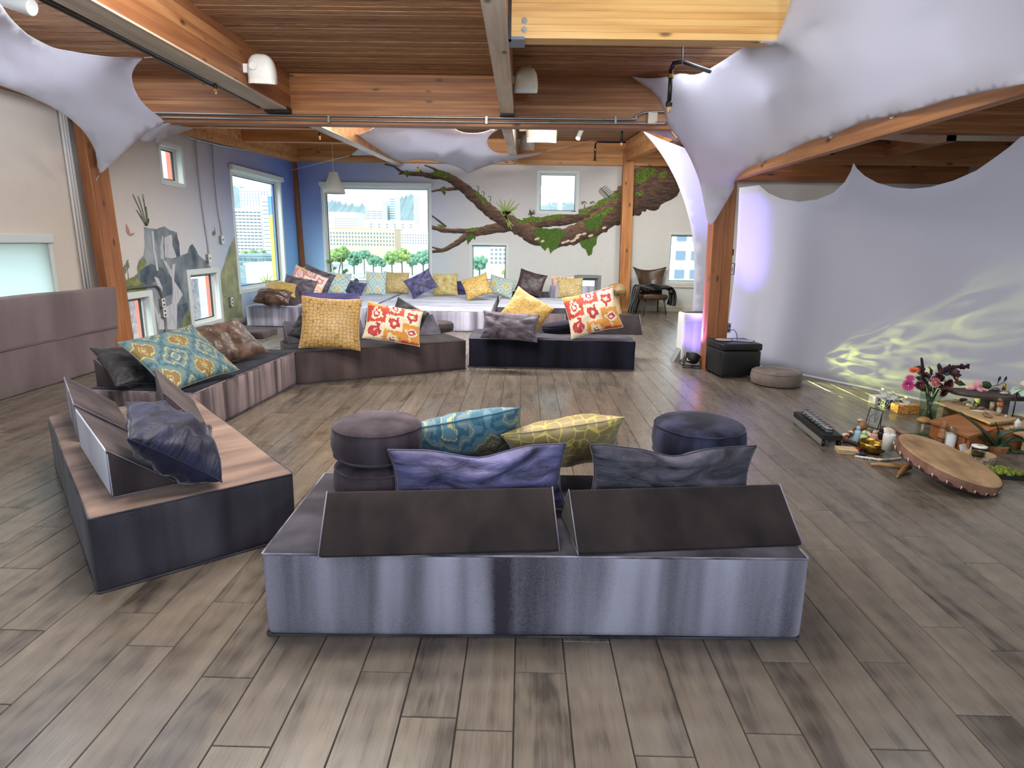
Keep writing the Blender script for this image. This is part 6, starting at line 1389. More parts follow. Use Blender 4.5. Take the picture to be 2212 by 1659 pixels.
bowl = MB(); bowl.lathe([(0.001, 0.0), (0.05, 0.0), (0.085, 0.018), (0.105, 0.055), (0.104, 0.088), (0.100, 0.090), (0.099, 0.056), (0.08, 0.024), (0.04, 0.008), (0.001, 0.007)], 32)
small('singing_bowl', 'hammered brass singing bowl beside the tall white candle', 'bowl', 1885, 979, 0, [('bowl', bowl, mottled('hammered_brass', (110, 84, 34), (182, 146, 66), 26, 0.28, bstr=0.35, Metallic=0.9), True)], off=(0, 0.02))
g = MB().lathe([(0.001, 0), (0.042, 0), (0.042, 0.012), (0.034, 0.02), (0.033, 0.085), (0.037, 0.09), (0.001, 0.09)], 20); c = MB().lathe([(0.001, 0.09), (0.042, 0.09), (0.043, 0.21), (0.038, 0.216), (0.02, 0.210), (0.001, 0.209)], 22); w = MB().tube([(0, 0, 0.208), (0.002, 0, 0.222)], 0.0018, 5)
small('pillar_candle', 'tall white pillar candle on a clear glass stand', 'candle', 1913, 995, 0, [('glass_stand', g, m_clear, True), ('wax', c, m_wax, True), ('wick', w, m_black, True)])
g = MB().lathe([(0.001, 0), (0.040, 0), (0.042, 0.006), (0.042, 0.185), (0.039, 0.19), (0.039, 0.012), (0.001, 0.01)], 22); c = MB().lathe([(0.001, 0.012), (0.037, 0.013), (0.037, 0.145), (0.001, 0.146)], 18); lb = MB(); NL = 12
for i in range(NL+1):
    a = R(-160)+R(140)*i/NL
    for z in (0.02, 0.14): lb.v.append((0.0426*cos(a), 0.0426*sin(a), z))
lb.f = [(2*i, 2*i+2, 2*i+3, 2*i+1) for i in range(NL)]
small('jar_candle', 'tall glass jar candle with a white label behind the drum', 'candle', 2048, 972, 0, [('glass', g, m_clear, True), ('wax', c, m_wax, True), ('label', lb, m_paper, True)])
hd = MB().tube([(0, 0, 0), (0, 0.01, 0.10), (0.005, 0.015, 0.16)], [0.03, 0.034, 0.026], 10).ball((0.006, 0.016, 0.19), 0.034, 12, 8, (0.9, 0.8, 1.2))
small('carved_figure', 'terracotta coloured carved figure beside the jar candle', 'figurine', 2032, 968, 0, [('figure', hd, m_terra, True)]+[('carved_band', MB().tube([(0.036*cos(R(k*20)), 0.036*sin(R(k*20)), z) for k in range(19)], 0.004, 5), plain('dark_terracotta', (84, 50, 30), 0.7), True) for z in (0.03, 0.06, 0.09)])
# frame drum leaning up at its left edge
dc = on_z(2046, 1014, 0.085); t = empty('frame_drum', 'large round hide drum tilted on the antler', 'drum', (dc.x, dc.y, 0.0))
nd = Vector((0.26, -0.20, 1)).normalized(); Q = Matrix.Translation((0, 0, 0.165)) @ nd.to_track_quat('Z', 'Y').to_matrix().to_4x4(); DR, DH = 0.335, 0.075
mm = MB().lathe([(0.001, 0.0), (DR*0.9, 0.0), (DR-0.006, -0.002), (DR, -0.008), (DR*0.8, -0.0081), (0.001, -0.008)], 48, Q); mm.build('drum_skin', m_hide, t, smooth=True)
sd = MB(); n_ = 96
for k in range(n_):
    a = 2*pi*k/n_
    for j, (rr, z) in enumerate(((DR+0.001, -0.004), (DR+0.004, -0.03), (DR+0.003, -0.052-(0.014 if k % 4 < 2 else 0)))): sd.v.append(Q @ Vector((rr*cos(a), rr*sin(a), z)))
sd.f = [(3*k+j, 3*k+j+1, 3*((k+1) % n_)+j+1, 3*((k+1) % n_)+j) for k in range(n_) for j in (0, 1)]; sd.build('lapped_hide', m_hide2, t, smooth=True)
hp_ = MB(); 
for k in range(48):
    a, b = 2*pi*k/48, 2*pi*(k+1)/48
    hp_.add([Q @ Vector((r_*cos(x), r_*sin(x), z)) for x in (a, b) for r_, z in ((DR-0.004, -0.006), (DR-0.004, -DH), (DR-0.016, -DH), (DR-0.016, -0.006))], [(0, 4, 5, 1), (1, 5, 6, 2), (2, 6, 7, 3)])
hp_.build('wooden_hoop', plain('dark_red_wood', (58, 24, 22), 0.5), t)
for k in range(24):
    a = 2*pi*(k+0.4)/24; MB().tube([Q @ Vector(((DR+0.006)*cos(a), (DR+0.006)*sin(a), -0.045)), Q @ Vector(((DR+0.004)*cos(a+.02), (DR+0.004)*sin(a+.02), -0.06)), Q @ Vector(((DR-0.02)*cos(a+.03), (DR-0.02)*sin(a+.03), -DH))], 0.005, 5).build('lacing', plain('rawhide', (206, 176, 150), 0.6), t, smooth=True)
# antler
q0 = A(1960, 1010); t = empty('antler', 'forked deer antler on the floor under the drum edge', 'antler', (q0.x, q0.y, 0)); S = lambda x, y, z: A(x, y, z)-q0+Vector((0, 0, 0))
m = MB(); m.tube(smoothpts([S(1968, 1008, 0.035), S(1945, 1008, 0.03), S(1920, 1005, 0.03), S(1898, 1003, 0.022), S(1880, 1003, 0.012)], 5), [0.022]*6+[0.020]*5+[0.016]*5+[0.010]*4+[0.004], 8); m.tube(smoothpts([S(1962, 1008, 0.035), S(1950, 1016, 0.03), S(1943, 1023, 0.02), S(1938, 1031, 0.008)], 5), [0.020]*6+[0.015]*5+[0.009]*4+[0.003], 8)
m.build('tines', mottled('antler_brown', (120, 84, 44), (178, 138, 84), 10, 0.55), t, smooth=True)
# photo frame on easel
q0 = A(1880, 929); t = empty('easel_picture', 'thin black frame with clear glass and leaf drawing on an easel', 'picture frame', (q0.x, q0.y, 0), R(-8))
Fm = Matrix.Rotation(R(-14), 4, 'X') @ Matrix.Rotation(R(14), 4, 'Y') @ Matrix.Translation((0, 0, 0.025)); P = [Fm @ Vector(p) for p in ((-0.055, 0, 0), (0.055, 0, 0), (0.055, 0, 0.17), (-0.055, 0, 0.17))]
m = MB()
for a, b in zip(P, P[1:]+P[:1]): m.tube([a, b], 0.0045, 6)
m.build('frame_bars', m_black, t); MB().add(P, [(0, 1, 2, 3)]).build('glass', glass_mat('frame_glass', (0.8, 0.8, 0.76), 0.1), t); MB().tube([P[2]+Vector((0, 0.01, -0.03)), (0.12, 0.10, 0.0)], 0.004, 5).build('easel_leg', m_black, t); MB().tube([P[0]+Vector((0, .01, 0)), (-0.03, 0.0, 0.0), (0.075, 0.0, 0.0), P[1]+Vector((0, .01, 0))], 0.004, 5).build('easel_foot', m_black, t)
MB().tube(smoothpts([Fm @ Vector(p) for p in ((-0.03, -0.003, 0.01), (-0.035, -0.003, 0.09), (0.0, -0.003, 0.12), (0.015, -0.003, 0.05), (0.03, -0.003, 0.11))], 6), 0.002, 5).build('ink_line', m_black, t)
# mushrooms on moss, moss tray, wood slice with jar
ms = MB()
for k in range(60): a, r_ = random.uniform(0, 6.28), sqrt(random.random()); ms.ball((0.16*r_*cos(a), 0.075*r_*sin(a), 0.012), random.uniform(0.012, 0.028), 6, 4, (1, 1, 0.8))
mt = MB().lathe([(0.001, 0), (0.19, 0.0), (0.20, 0.012), (0.001, 0.013)], 24, None, 1, 0.5)
small('moss_dish', 'dark green moss in a long dish under the mushroom figure', 'moss', 2005, 949, 0, [('dish', mt, plain('dark_green_dish', (22, 34, 20), 0.4), True), ('moss', ms, m_mossd, True)], R(-28)).children[1]['kind'] = 'stuff'
small('mushroom_figure', 'tan mushroom figure with white stem standing on the moss', 'figurine', 1992, 933, 0.03, [('stem', MB().lathe([(0.001, 0), (0.014, 0), (0.012, 0.04), (0.015, 0.095), (0.001, 0.10)], 14), m_bone, True), ('cap', MB().lathe([(0.014, 0.095), (0.05, 0.090), (0.058, 0.10), (0.052, 0.118), (0.03, 0.132), (0.001, 0.136)], 22), mottled('mushroom_cap', (140, 98, 46), (186, 148, 92), 10, 0.5), True)])
ms = MB()
for k in range(90): ms.ball((random.uniform(-0.11, 0.11), random.uniform(-0.055, 0.055), 0.03+random.uniform(0, 0.02)), random.uniform(0.012, 0.024), 6, 4)
tr_ = MB().box((-0.13, -0.08, 0), (0.13, 0.08, 0.008)).box((-0.13, -0.08, 0.008), (-0.122, 0.08, 0.03)).box((0.122, -0.08, 0.008), (0.13, 0.08, 0.03)).box((-0.13, -0.08, 0.008), (0.13, -0.072, 0.03)).box((-0.13, 0.072, 0.008), (0.13, 0.08, 0.03))
small('moss_tray', 'bright green moss heaped on a black rectangular tray', 'moss', 2160, 1028, 0, [('tray', tr_, m_black, False), ('moss', ms, m_mossg, True)], R(-12)).children[1]['kind'] = 'stuff'
small('wood_slice', 'round log slice with speckled bark carrying the lidded jar', 'log slice', 2112, 1000, 0, [('core', MB().lathe([(0.001, 0), (0.10, 0), (0.105, 0.075), (0.001, 0.076)], 26), m_lam, False), ('bark', MB().lathe([(0.1055, 0.001), (0.115, 0.02), (0.113, 0.06), (0.107, 0.074), (0.1055, 0.04)], 26), mottled('speckled_bark', (50, 40, 32), (182, 158, 130), 55, 0.8), False)])
small('lidded_jar', 'small glass jar with white leaf-print lid on the log slice', 'jar', 2112, 985, 0.076, [('glass', MB().lathe([(0.001, 0), (0.04, 0), (0.045, 0.01), (0.045, 0.06), (0.038, 0.07), (0.001, 0.07)], 20), glass_mat('smoky_glass', (0.55, 0.58, 0.5)), True), ('contents', MB().lathe([(0.001, 0.004), (0.036, 0.005), (0.036, 0.03), (0.001, 0.031)], 14), m_drift, True), ('lid', MB().lathe([(0.001, 0.07), (0.05, 0.07), (0.052, 0.076), (0.05, 0.082), (0.001, 0.084)], 24), m_wax, True), ('leaf_print', MB().lathe([(0.001, 0.0842), (0.02, 0.0843), (0.001, 0.0846)], 7), plain('leaf_green', (150, 160, 60), 0.7), False)])
q = A(2088, 985); t = empty('paper_card', 'folded white paper card leaning before the stool', 'card', (q.x, q.y, 0.0), R(20)); MB().add([(-0.06, 0, 0.0), (0.02, -0.02, 0.0), (0.075, 0.03, 0.10), (-0.05, 0.04, 0.085)], [(0, 1, 2, 3)]).build('sheet', m_paper, t, solid=0.002)
# aloe plant and brown board behind it
q = A(2152, 975); t = empty('aloe_plant', 'dark green aloe with arching leaves beside the drum', 'plant', (q.x, q.y, 0)); LF = [((2150, 965), (2120, 930), (2072, 890), 1.0), ((2150, 965), (2165, 938), (2212, 928), .8), ((2150, 965), (2190, 950), (2235, 958), .8), ((2150, 968), (2180, 965), (2196, 1000), .5), ((2150, 970), (2125, 950), (2108, 940), .6), ((2155, 975), (2185, 985), (2230, 1005), .8), ((2150, 965), (2155, 930), (2150, 912), .5), ((2155, 970), (2170, 955), (2185, 945), .5)]
MB().lathe([(0.001, 0), (0.07, 0), (0.08, 0.05), (0.001, 0.05)], 18).build('pot', m_terra, t)
for a, b, c, w in LF:
    P = smoothpts([on_y(*a, q.y)-Vector((q.x, q.y, 0)), on_y(*b, q.y-0.03)-Vector((q.x, q.y, 0)), on_y(*c, q.y-0.06)-Vector((q.x, q.y, 0))], 6); P = [Vector((p.x, p.y, max(p.z, 0.012))) for p in P]
    MB().blade(P, [0.03*w*(1-(i/len(P))**1.5)+0.003 for i in range(len(P))], (0.1, -0.5, 0.8), 0.5).build('leaf', m_aloe, t, smooth=True, solid=0.007)
q = A(2140, 992); t = empty('wooden_board', 'brown wooden crate side standing at the right picture edge', 'board', (q.x+0.10, q.y+0.25, 0), R(2)); MB().box((0, 0, 0), (0.55, 0.02, 0.16)).build('panel', m_stool, t, bevel=0.004); MB().box((0, 0.02, 0), (0.02, 0.22, 0.16)).build('side', m_stool, t)
# linen, cloth, beads, figures
q = A(1830, 978); t = empty('folded_cloth', 'folded beige linen cloth at the end of the candle rail', 'cloth', (q.x, q.y, 0), R(-10), 'cloths by the candle rail')
for k in range(3):
    m, _ = rounded_box(0.17-0.01*k, 0.11, 0.013, 0.006, (5, 4, 1), 0.004, k); m.v = [(a-0.085, b-0.055, c+0.013*k) for a, b, c in m.v]; m.build('fold', m_linen, t, smooth=True)
for lab, mt, px, py in (('red cloth scrap between linen and brass bowl', m_red, 1857, 973), ('dark blue cloth scrap in front of the red scrap', m_bluec, 1856, 982)):
    q = A(px, py); m = MB(); N = 8
    for i in range(N+1):
        for k in range(N+1): m.v.append((0.09*(i/N-.5), 0.07*(k/N-.5), 0.015+0.012*mnoise.noise(Vector((i*.6, k*.6, px)))))
    m.f = [(i*(N+1)+k, (i+1)*(N+1)+k, (i+1)*(N+1)+k+1, i*(N+1)+k+1) for i in range(N) for k in range(N)]; o = m.build('cloth_scrap', mt, smooth=True, solid=0.004); o.location = (q.x, q.y, 0); tag(o, lab, 'cloth')
m = MB(); P = smoothpts([A(1848, 988), A(1880, 993), A(1905, 996), A(1935, 994), A(1956, 990)], 14)
for p in P: m.ball((p.x-P[0].x, p.y-P[0].y, 0.008+random.uniform(0, .004)), random.uniform(0.007, 0.011), 6, 4)
o = m.build('bead_strand', m_shell, smooth=True); o.location = (P[0].x, P[0].y, 0); tag(o, 'strand of white shells laid along the floor before the bowl', 'beads', kind='stuff')
def figure(label, px, py, mat, h=0.12, w=0.032, lean=0.0, name='figurine'):
    small(name, label, 'figurine', px, py, 0, [('body', MB().lathe([(0.001, 0), (w, 0), (w*1.05, h*0.2), (w*0.75, h*0.5), (w*0.8, h*0.68), (w*0.42, h*0.76), (w*0.001+0.001, h*0.77)], 14), mat, True), ('head', MB().ball((lean, 0, h*0.86), w*0.52, 10, 7, (1, 1, 1.2)), mat, True)], random.uniform(-1, 1))
figure('pale blue draped figurine beside the green one', 1850, 957, plain('pale_blue_wax', (150, 180, 196), 0.5), 0.15, 0.034); figure('pale green draped figurine beside the brass bowl', 1863, 963, plain('pale_green_wax', (182, 204, 138), 0.5), 0.13, 0.036); figure('small flesh pink figurine behind the brass bowl', 1887, 952, plain('pink_clay', (206, 162, 132), 0.6), 0.085, 0.035); figure('dark bronze figurine behind the white candle', 1901, 950, plain('dark_bronze', (44, 34, 26), 0.4, Metallic=0.5), 0.10, 0.034)
def rock(label, px, py, mat, sx, sy, sz, z=0.0, name='stone', cat='stone', group='stones and shells on the floor', rz=None):
    b = MB().ball((0, 0, sz*0.92), 1.0, 12, 8, (sx, sy, sz)); s_ = random.uniform(0, 90); b.v = [(x*(1+.16*mnoise.noise(Vector((x/sx, y/sy, z_/sz+s_)))), y*(1+.16*mnoise.noise(Vector((x/sx+7, y/sy, z_/sz+s_)))), max(0, z_)) for x, y, z_ in b.v]
    q = on_z(px, py, z); o = b.build(name, mat, smooth=True); o.location = (q.x, q.y, z); o.rotation_euler = (0, 0, rz if rz is not None else random.uniform(0, 3)); tag(o, label, cat, group)
rock('large white fluted clam shell behind the white candle', 1915, 944, m_shell, 0.075, 0.05, 0.045, name='sea_shell', cat='shell'); rock('small white shell at the far end of the floor layout', 1858, 910, m_shell, 0.035, 0.02, 0.012, name='sea_shell', cat='shell')
for k, (px, py, sx, lab) in enumerate([(1788, 943, .03, 'pale shell by the middle of the candle rail'), (1798, 950, .035, 'cream shell by the near part of the candle rail'), (1812, 957, .03, 'tan conch shell beside the rail end'), (1826, 944, .034, 'flat cream shell behind the tan conch'), (1838, 938, .03, 'cream shell near the twig bundle'), (1873, 940, .028, 'small white shell below the black frame'), (1880, 944, .03, 'small ridged shell in front of the black frame foot'), (1893, 938, .028, 'small shell left of the clam shell')]):
    rock(lab, px, py, m_shell if k != 2 else m_terra, sx, sx*0.7, 0.018, name='sea_shell', cat='shell')
rock('dark stone next to the clam shell', 1905, 938, plain('dark_stone', (52, 44, 38), 0.5), 0.035, 0.03, 0.04); rock('brown gourd shape below the black frame', 1862, 930, m_terra, 0.045, 0.04, 0.045, name='gourd', cat='gourd'); rock('green grey stone right of the black frame foot', 1876, 936, plain('green_stone', (92, 92, 60), 0.5), 0.04, 0.025, 0.018); rock('rounded peach stone left of the drum edge', 1958, 964, plain('peach_stone', (206, 150, 112), 0.5), 0.04, 0.03, 0.03)
rock('pink salt lump before the drum edge', 1966, 955, plain('pink_salt', (214, 168, 140), 0.5), 0.035, 0.03, 0.03)
for lab, P, r_, mt, nm, ct in (('thick driftwood branch behind the clam shell', [(1925, 928), (1950, 940), (1985, 957)], 0.018, m_drift, 'driftwood', 'wood'), ('red wooden flute behind the white candle', [(1925, 946), (1948, 950), (1970, 957)], 0.016, plain('red_brown_wood', (120, 50, 30), 0.35), 'wooden_flute', 'flute'), ('second dark red flute nearer the white candle', [(1922, 965), (1945, 969), (1962, 974)], 0.018, plain('dark_red_brown_wood', (86, 34, 24), 0.35), 'wooden_flute', 'flute'), ('dark smudge stick between rail and bowl', [(1815, 954), (1840, 960), (1862, 968)], 0.016, plain('dark_feather', (52, 34, 28), 0.6), 'smudge_stick', 'stick'), ('reddish twig bundle left of the blue figurine', [(1822, 950), (1836, 940), (1846, 930)], 0.014, plain('red_twig', (116, 62, 44), 0.7), 'twig_bundle', 'twigs'), ('curved brown root by the twig bundle', [(1828, 952), (1830, 940), (1845, 934), (1852, 938)], 0.010, m_terra, 'root', 'wood')):
    Q_ = [A(*p) for p in P]; o = MB().tube(smoothpts([Vector((p.x-Q_[0].x, p.y-Q_[0].y, r_)) for p in Q_], 6), r_, 8).build(nm, mt, smooth=True); o.location = (Q_[0].x, Q_[0].y, 0); tag(o, lab, ct)
q = A(1946, 965); t = empty('small_book', 'small white card box behind the flutes', 'box', (q.x, q.y, 0), R(-20)); MB().box((-0.05, -0.02, 0), (0.05, 0.02, 0.03)).build('cover', m_paper, t, bevel=0.002)
# on the plank table
for lab, px, py in (('left birch candle on the plank table', 2141, 886), ('right birch candle on the plank table under the bird', 2156, 898)):
    small('birch_candle', lab, 'candle', px, py, zt, [('log', MB().lathe([(0.001, 0), (0.017, 0), (0.018, 0.075), (0.001, 0.076)], 14), mottled('birch_bark', (90, 78, 62), (206, 192, 164), 40, 0.7, (1, 1, 3)), True), ('wick', MB().tube([(0, 0, 0.075), (0, 0, 0.086)], 0.0015, 5), m_black, True)], 0, 'birch candles')
bb = MB().ball((0, 0, 0.03), 0.026, 12, 8, (1.15, 0.95, 1.05))
bf = small('bird_figurine', 'orange-breasted bird figurine perched on a birch candle', 'figurine', 2157, 893, zt+0.076, [('body', bb, plain('robin_orange', (196, 108, 48), 0.6), True), ('head', MB().ball((-0.016, -0.004, 0.062), 0.019, 10, 7), plain('robin_grey', (120, 100, 84), 0.6), True), ('wing', MB().ball((0.012, -0.016, 0.034), 0.02, 8, 6, (1.3, 0.5, 0.7)), m_gasket, True), ('tail', MB().blade([(0.02, 0, 0.028), (0.05, 0, 0.02), (0.085, 0, 0.008)], [0.010, 0.012, 0.008], (0, 0, 1), 0.1), m_gasket, True), ('beak', MB().tube([(-0.032, -0.006, 0.062), (-0.045, -0.008, 0.060)], [0.005, 0.001], 6), m_gasket, True)], R(15))
for k, (px, py, sx, mt, lab) in enumerate([(2062, 868, .03, m_bone, 'white bone piece at the far end of the plank table'), (2088, 872, .04, m_bone, 'long white bone piece on the plank table'), (2094, 878, .028, m_shell, 'round white shell near the long bone'), (2112, 877, .03, m_shell, 'pale shell in the middle of the plank table'), (2120, 884, .035, m_drift, 'brown bark piece before the pedestal'), (2102, 884, .03, m_mossg, 'tuft of dry yellow moss on the plank table'), (2128, 896, .04, m_drift, 'bark strip beside the folded paper'), (2134, 902, .035, m_drift, 'bark strip at the near end of the plank table'), (2172, 902, .018, m_shell, 'small white shell beside the right birch candle'), (2080, 866, .05, m_slab, 'flat dark bark piece behind the bones')]):
    rock(lab, px, py, mt, sx, sx*0.55, 0.014, zt, 'natural_find', 'stone' if mt in (m_shell, m_bone) else 'bark', 'finds on the plank table')
q = up(2112, 889, zt); o = MB().add([(-0.05, 0.02, 0.002), (0.06, -0.045, 0.002), (0.09, -0.02, 0.002), (0.0, 0.04, 0.004)], [(0, 1, 2, 3)]).build('paper_slip', m_paper, solid=0.002); o.location = (q.x, q.y, zt+0.002); tag(o, 'white paper slip on the plank table', 'paper')
q = on_z(2156, 898, zt); bf.location = (q.x, q.y, zt+0.076)
# on the slab table
pk = plain('pink_plush', (220, 150, 158), 0.9, Sheen_Weight=0.4)
tt = small('plush_toy', 'small pink plush octopus on the dark slab table', 'toy', 2109, 843, zl, [('head', MB().ball((0, 0, 0.05), 0.04, 14, 10, (1, 1, 1.05)), pk, True)]+[('tentacle', MB().tube(smoothpts([(0.02*cos(a), 0.02*sin(a), 0.02), (0.06*cos(a), 0.06*sin(a), 0.012), (0.09*cos(a), 0.09*sin(a), 0.012)], 4), [0.016]*4+[0.013]*3+[0.009, 0.009], 8), pk, True) for a in (R(180), R(-35), R(-100), R(20), R(110))]+[('eye', MB().ball((-0.006, -0.037, 0.055), 0.005, 8, 5), m_black, True), ('eye', MB().ball((0.014, -0.035, 0.055), 0.005, 8, 5), m_black, True)])
rock('black furry lump beside the pink plush', 2128, 841, m_mossd, 0.05, 0.04, 0.04, zl, 'black_pine_cone', 'cone', 'things on the slab table'); rock('grey stone in the middle of the slab table', 2150, 844, plain('grey_stone', (96, 92, 88), 0.6), 0.04, 0.03, 0.016, zl, 'stone', 'stone', 'things on the slab table'); rock('flat cream stone at the right of the slab table', 2169, 852, m_bone, 0.04, 0.02, 0.014, zl, 'stone', 'stone', 'things on the slab table')
small('black_sprig', 'black two-leaf sprig standing on the slab table', 'ornament', 2152, 838, zl, [('stalk', MB().tube(smoothpts([(-0.06, 0, 0.01), (0.0, 0, 0.03), (0.01, 0, 0.07)], 4), 0.003, 6).tube(smoothpts([(0, 0, 0.02), (0.05, 0, 0.05), (0.065, 0, 0.08)], 4), 0.003, 6), m_black, True)]+[('leaf', MB().blade([(x, 0, 0.06), (x+0.008, 0, 0.09), (x+0.012, 0, 0.115)], [0.004, 0.014, 0.002], (0, -1, 0.2), 0.1), m_black, True) for x in (0.006, 0.062)])
small('gold_figure', 'small gold ornament at the back of the slab table', 'ornament', 2168, 842, zl, [('body', MB().lathe([(0.001, 0), (0.02, 0), (0.012, 0.03), (0.016, 0.05), (0.001, 0.065)], 12), m_brass, True)])
# pale mint plant pot, twisted rod, crystal, jar at the picture edge
small('mint_succulent', 'pale mint green rosette ornament on a twisted black rod', 'ornament', 2196, 905, zt2, [('rod', MB().tube([(-0.04, 0, 0), (-0.04, 0, 0.24)], 0.005, 8), m_black, True), ('base', MB().lathe([(0.001, 0), (0.05, 0), (0.05, 0.02), (0.001, 0.022)], 14), m_drift, True), ('dome', MB().ball((0.04, 0, 0.31), 0.055, 14, 8, (1.2, 1, 0.7)), m_bone, True)]+[('petal', MB().blade([(0.03*cos(a)+0.03, 0.03*sin(a), 0.27), (0.09*cos(a)+0.03, 0.07*sin(a), 0.26), (0.12*cos(a)+0.03, 0.09*sin(a), 0.22)], [0.02, 0.045, 0.01], (0, 0, 1), 0.2), plain('mint_green', (168, 190, 168), 0.5), True) for a in (0, 0.8, 1.6, 2.4, 3.2, 4.0, 4.8, 5.6)])
small('clear_crystal', 'white crystal point on the lower plank table', 'crystal', 2196, 925, zt2, [('point', MB().lathe([(0.001, 0), (0.02, 0), (0.024, 0.05), (0.001, 0.085)], 6), m_wax, False)]); small('glass_dish', 'small glass dish beside the crystal', 'dish', 2207, 930, zt2, [('dish', MB().lathe([(0.001, 0), (0.03, 0), (0.045, 0.025), (0.042, 0.026), (0.028, 0.004), (0.001, 0.004)], 18), m_clear, True)]); rock('rosy shell at the front of the lower plank table', 2186, 927, plain('rosy_shell', (190, 140, 120), 0.5), 0.03, 0.02, 0.015, zt2, 'sea_shell', 'shell', 'shells on the lower table')

# ------------------------------------------------------------------ city outside, at its real distances
GZ = -19.0
ES = 2.2
m_street = mottled('pale_street', (176, 178, 178), (206, 206, 204), 0.05, 0.9, which='Position')
gr = MB(); gr.add([(-3500, 16, GZ), (3500, 16, GZ), (3500, 4400, GZ), (-3500, 4400, GZ)], [(0, 1, 2, 3)]); gr.add([(-1500, -40, GZ), (-5.9, -40, GZ), (-5.9, 16, GZ), (-1500, 16, GZ)], [(0, 1, 2, 3)])
tag(gr.build('ground', m_street), 'pale streets and lots of the city far below', None, kind='structure')
hz = NT('city_haze'); hv = hz.n('VolumeScatter', Color=(0.86, 0.93, 1.0, 1), Density=0.00055, Anisotropy=0.2); hz.t.links.new(hv.outputs[0], hz.out.inputs['Volume'])
hm = MB().box((-1900, 1020, GZ-1), (1500, 1900, 330)).build('city_haze', hz.m); tag(hm, 'blue haze lying between the city and the hills', 'haze', kind='stuff')
m_forest = mottled('forested_hill', (60, 92, 92), (96, 134, 122), 0.02, 0.95, which='Position')
def hills(label, Y, pts, seed):
    rg = random.Random(seed); m = MB(); L = []
    P = smoothpts([(a, b, 0) for a, b in pts], 22)
    for p in P: q = on_y(p.x, p.y, Y); L.append((q.x, q.z+rg.uniform(-2, 2)+(rg.random() < .4)*rg.uniform(3, 14)))
    for x, z in L: m.v += [(x, Y, z), (x, Y-160, z*0.55), (x, Y-400, GZ)]
    for i in range(len(L)-1):
        for k in (0, 1): a = 3*i+k; m.f.append((a, a+1, a+4, a+3))
    o = m.build('hill', m_forest); tag(o, label, None, kind='structure')
hills('wooded blue hills behind the city', 2420, [(380, 430), (470, 414), (520, 408), (560, 425), (640, 430), (703, 434), (740, 441), (790, 446), (840, 434), (870, 428), (900, 422), (980, 436), (1090, 444), (1170, 443), (1210, 438), (1260, 442), (1360, 430), (1500, 436)], 2)
m_gl = plain('far_window_glass', (120, 138, 150), 0.3); m_glt = plain('far_teal_glass', (110, 160, 174), 0.3)
def facade(label, px0, px1, pt, Y, mat, rows, cols, pw=0.5, ph=0.5, glass=None, depth=18, y0=None, y1=None, x0=None, x1=None, name='city_building', base=GZ, roof=True):
    Y = Y*ES if Y > 60 else Y; depth = depth*ES if Y > 60 else depth
    a, b = on_y(px0, pt, Y), on_y(px1, pt, Y); zt_ = (a.z+b.z)/2
    t = empty(name, label, 'building', (a.x, Y, base)); W = b.x-a.x; H_ = zt_-base
    MB().box((0, 0, 0), (W, depth, H_)).build('wall', mat, t)
    if roof: MB().box((-0.3, -0.3, H_), (W+0.3, depth, H_+0.5)).build('parapet', mat, t)
    if rows:
        zb = on_y((px0+px1)/2, y1, Y).z-base; ztp = on_y((px0+px1)/2, y0, Y).z-base; xa = on_y(x0 or px0, pt, Y).x-a.x; xb = on_y(x1 or px1, pt, Y).x-a.x
        cw, ch = (xb-xa)/cols, (ztp-zb)/rows; me = MB().box((-cw*pw/2, -0.12, -ch*ph/2), (cw*pw/2, 0.02, ch*ph/2)).mesh('window', glass or m_gl)
        for r in range(rows):
            for c in range(cols): share('window', me, t, (xa+(c+.5)*cw, 0, zb+(r+.5)*ch))
    return t
mw = plain('white_concrete', (236, 232, 226), 0.8); mt_ = plain('tan_brick', (226, 196, 164), 0.85); mp_ = plain('pinkish_brick', (222, 186, 168), 0.85); mb_ = plain('cream_tower', (232, 226, 212), 0.8); mg_ = plain('grey_teal_cladding', (128, 148, 152), 0.6)
facade('long tan brick office block outside the picture window', 704, 852, 494, 260, mt_, 4, 22, 0.55, 0.6, y0=500, y1=532)
facade('white stepped slab block at the left of the picture window', 700, 770, 459, 330, mw, 5, 11, 0.7, 0.35, y0=470, y1=494, x0=722)
facade('wide low white block in the middle distance', 776, 930, 477, 360, mw, 2, 9, 0.3, 0.4, y0=482, y1=494)
facade('white tower with a blank upper wall', 789, 826, 433, 430, mw, 4, 3, 0.9, 0.35, y0=454, y1=474)
facade('taller white tower behind the blank-walled one', 808, 842, 419, 450, mw, 7, 2, 0.35, 0.4, y0=440, y1=474, x0=828, x1=838)
facade('round-cornered glass banded tower end', 841, 853, 424, 445, mw, 9, 1, 0.95, 0.5, m_glt, y0=428, y1=474)
facade('tall pale tower at the right edge of the picture window', 893, 942, 380, 300, mw, 14, 3, 0.6, 0.45, y0=428, y1=484, x0=894, x1=904)
facade('white grid-fronted block at the right of the picture window', 866, 935, 500, 240, mw, 4, 12, 0.5, 0.5, y0=505, y1=528)
facade('pink brick building beside the round tree', 1058, 1104, 531, 165, mp_, 4, 5, 0.55, 0.5, y0=535, y1=572)
facade('white concrete building close outside the right window', 1425, 1560, 470, 42, mw, 3, 4, 0.62, 0.46, plain('grey_blue_glass', (120, 138, 156), 0.2), y0=490, y1=612, depth=14)
facade('pale spire in the haze outside the high square window', 1207, 1215, 428, 700, mw, 0, 0)
facade('white office tower with dark ribbon windows outside the left window', 496, 562, 452, 200, mw, 13, 8, 0.85, 0.42, plain('dark_ribbon_glass', (92, 104, 116), 0.3), y0=455, y1=548, depth=25)
facade('cream apartment tower rising behind the ribbon-windowed one', 517, 580, 408, 300, mb_, 7, 10, 0.4, 0.5, y0=412, y1=445, depth=30)
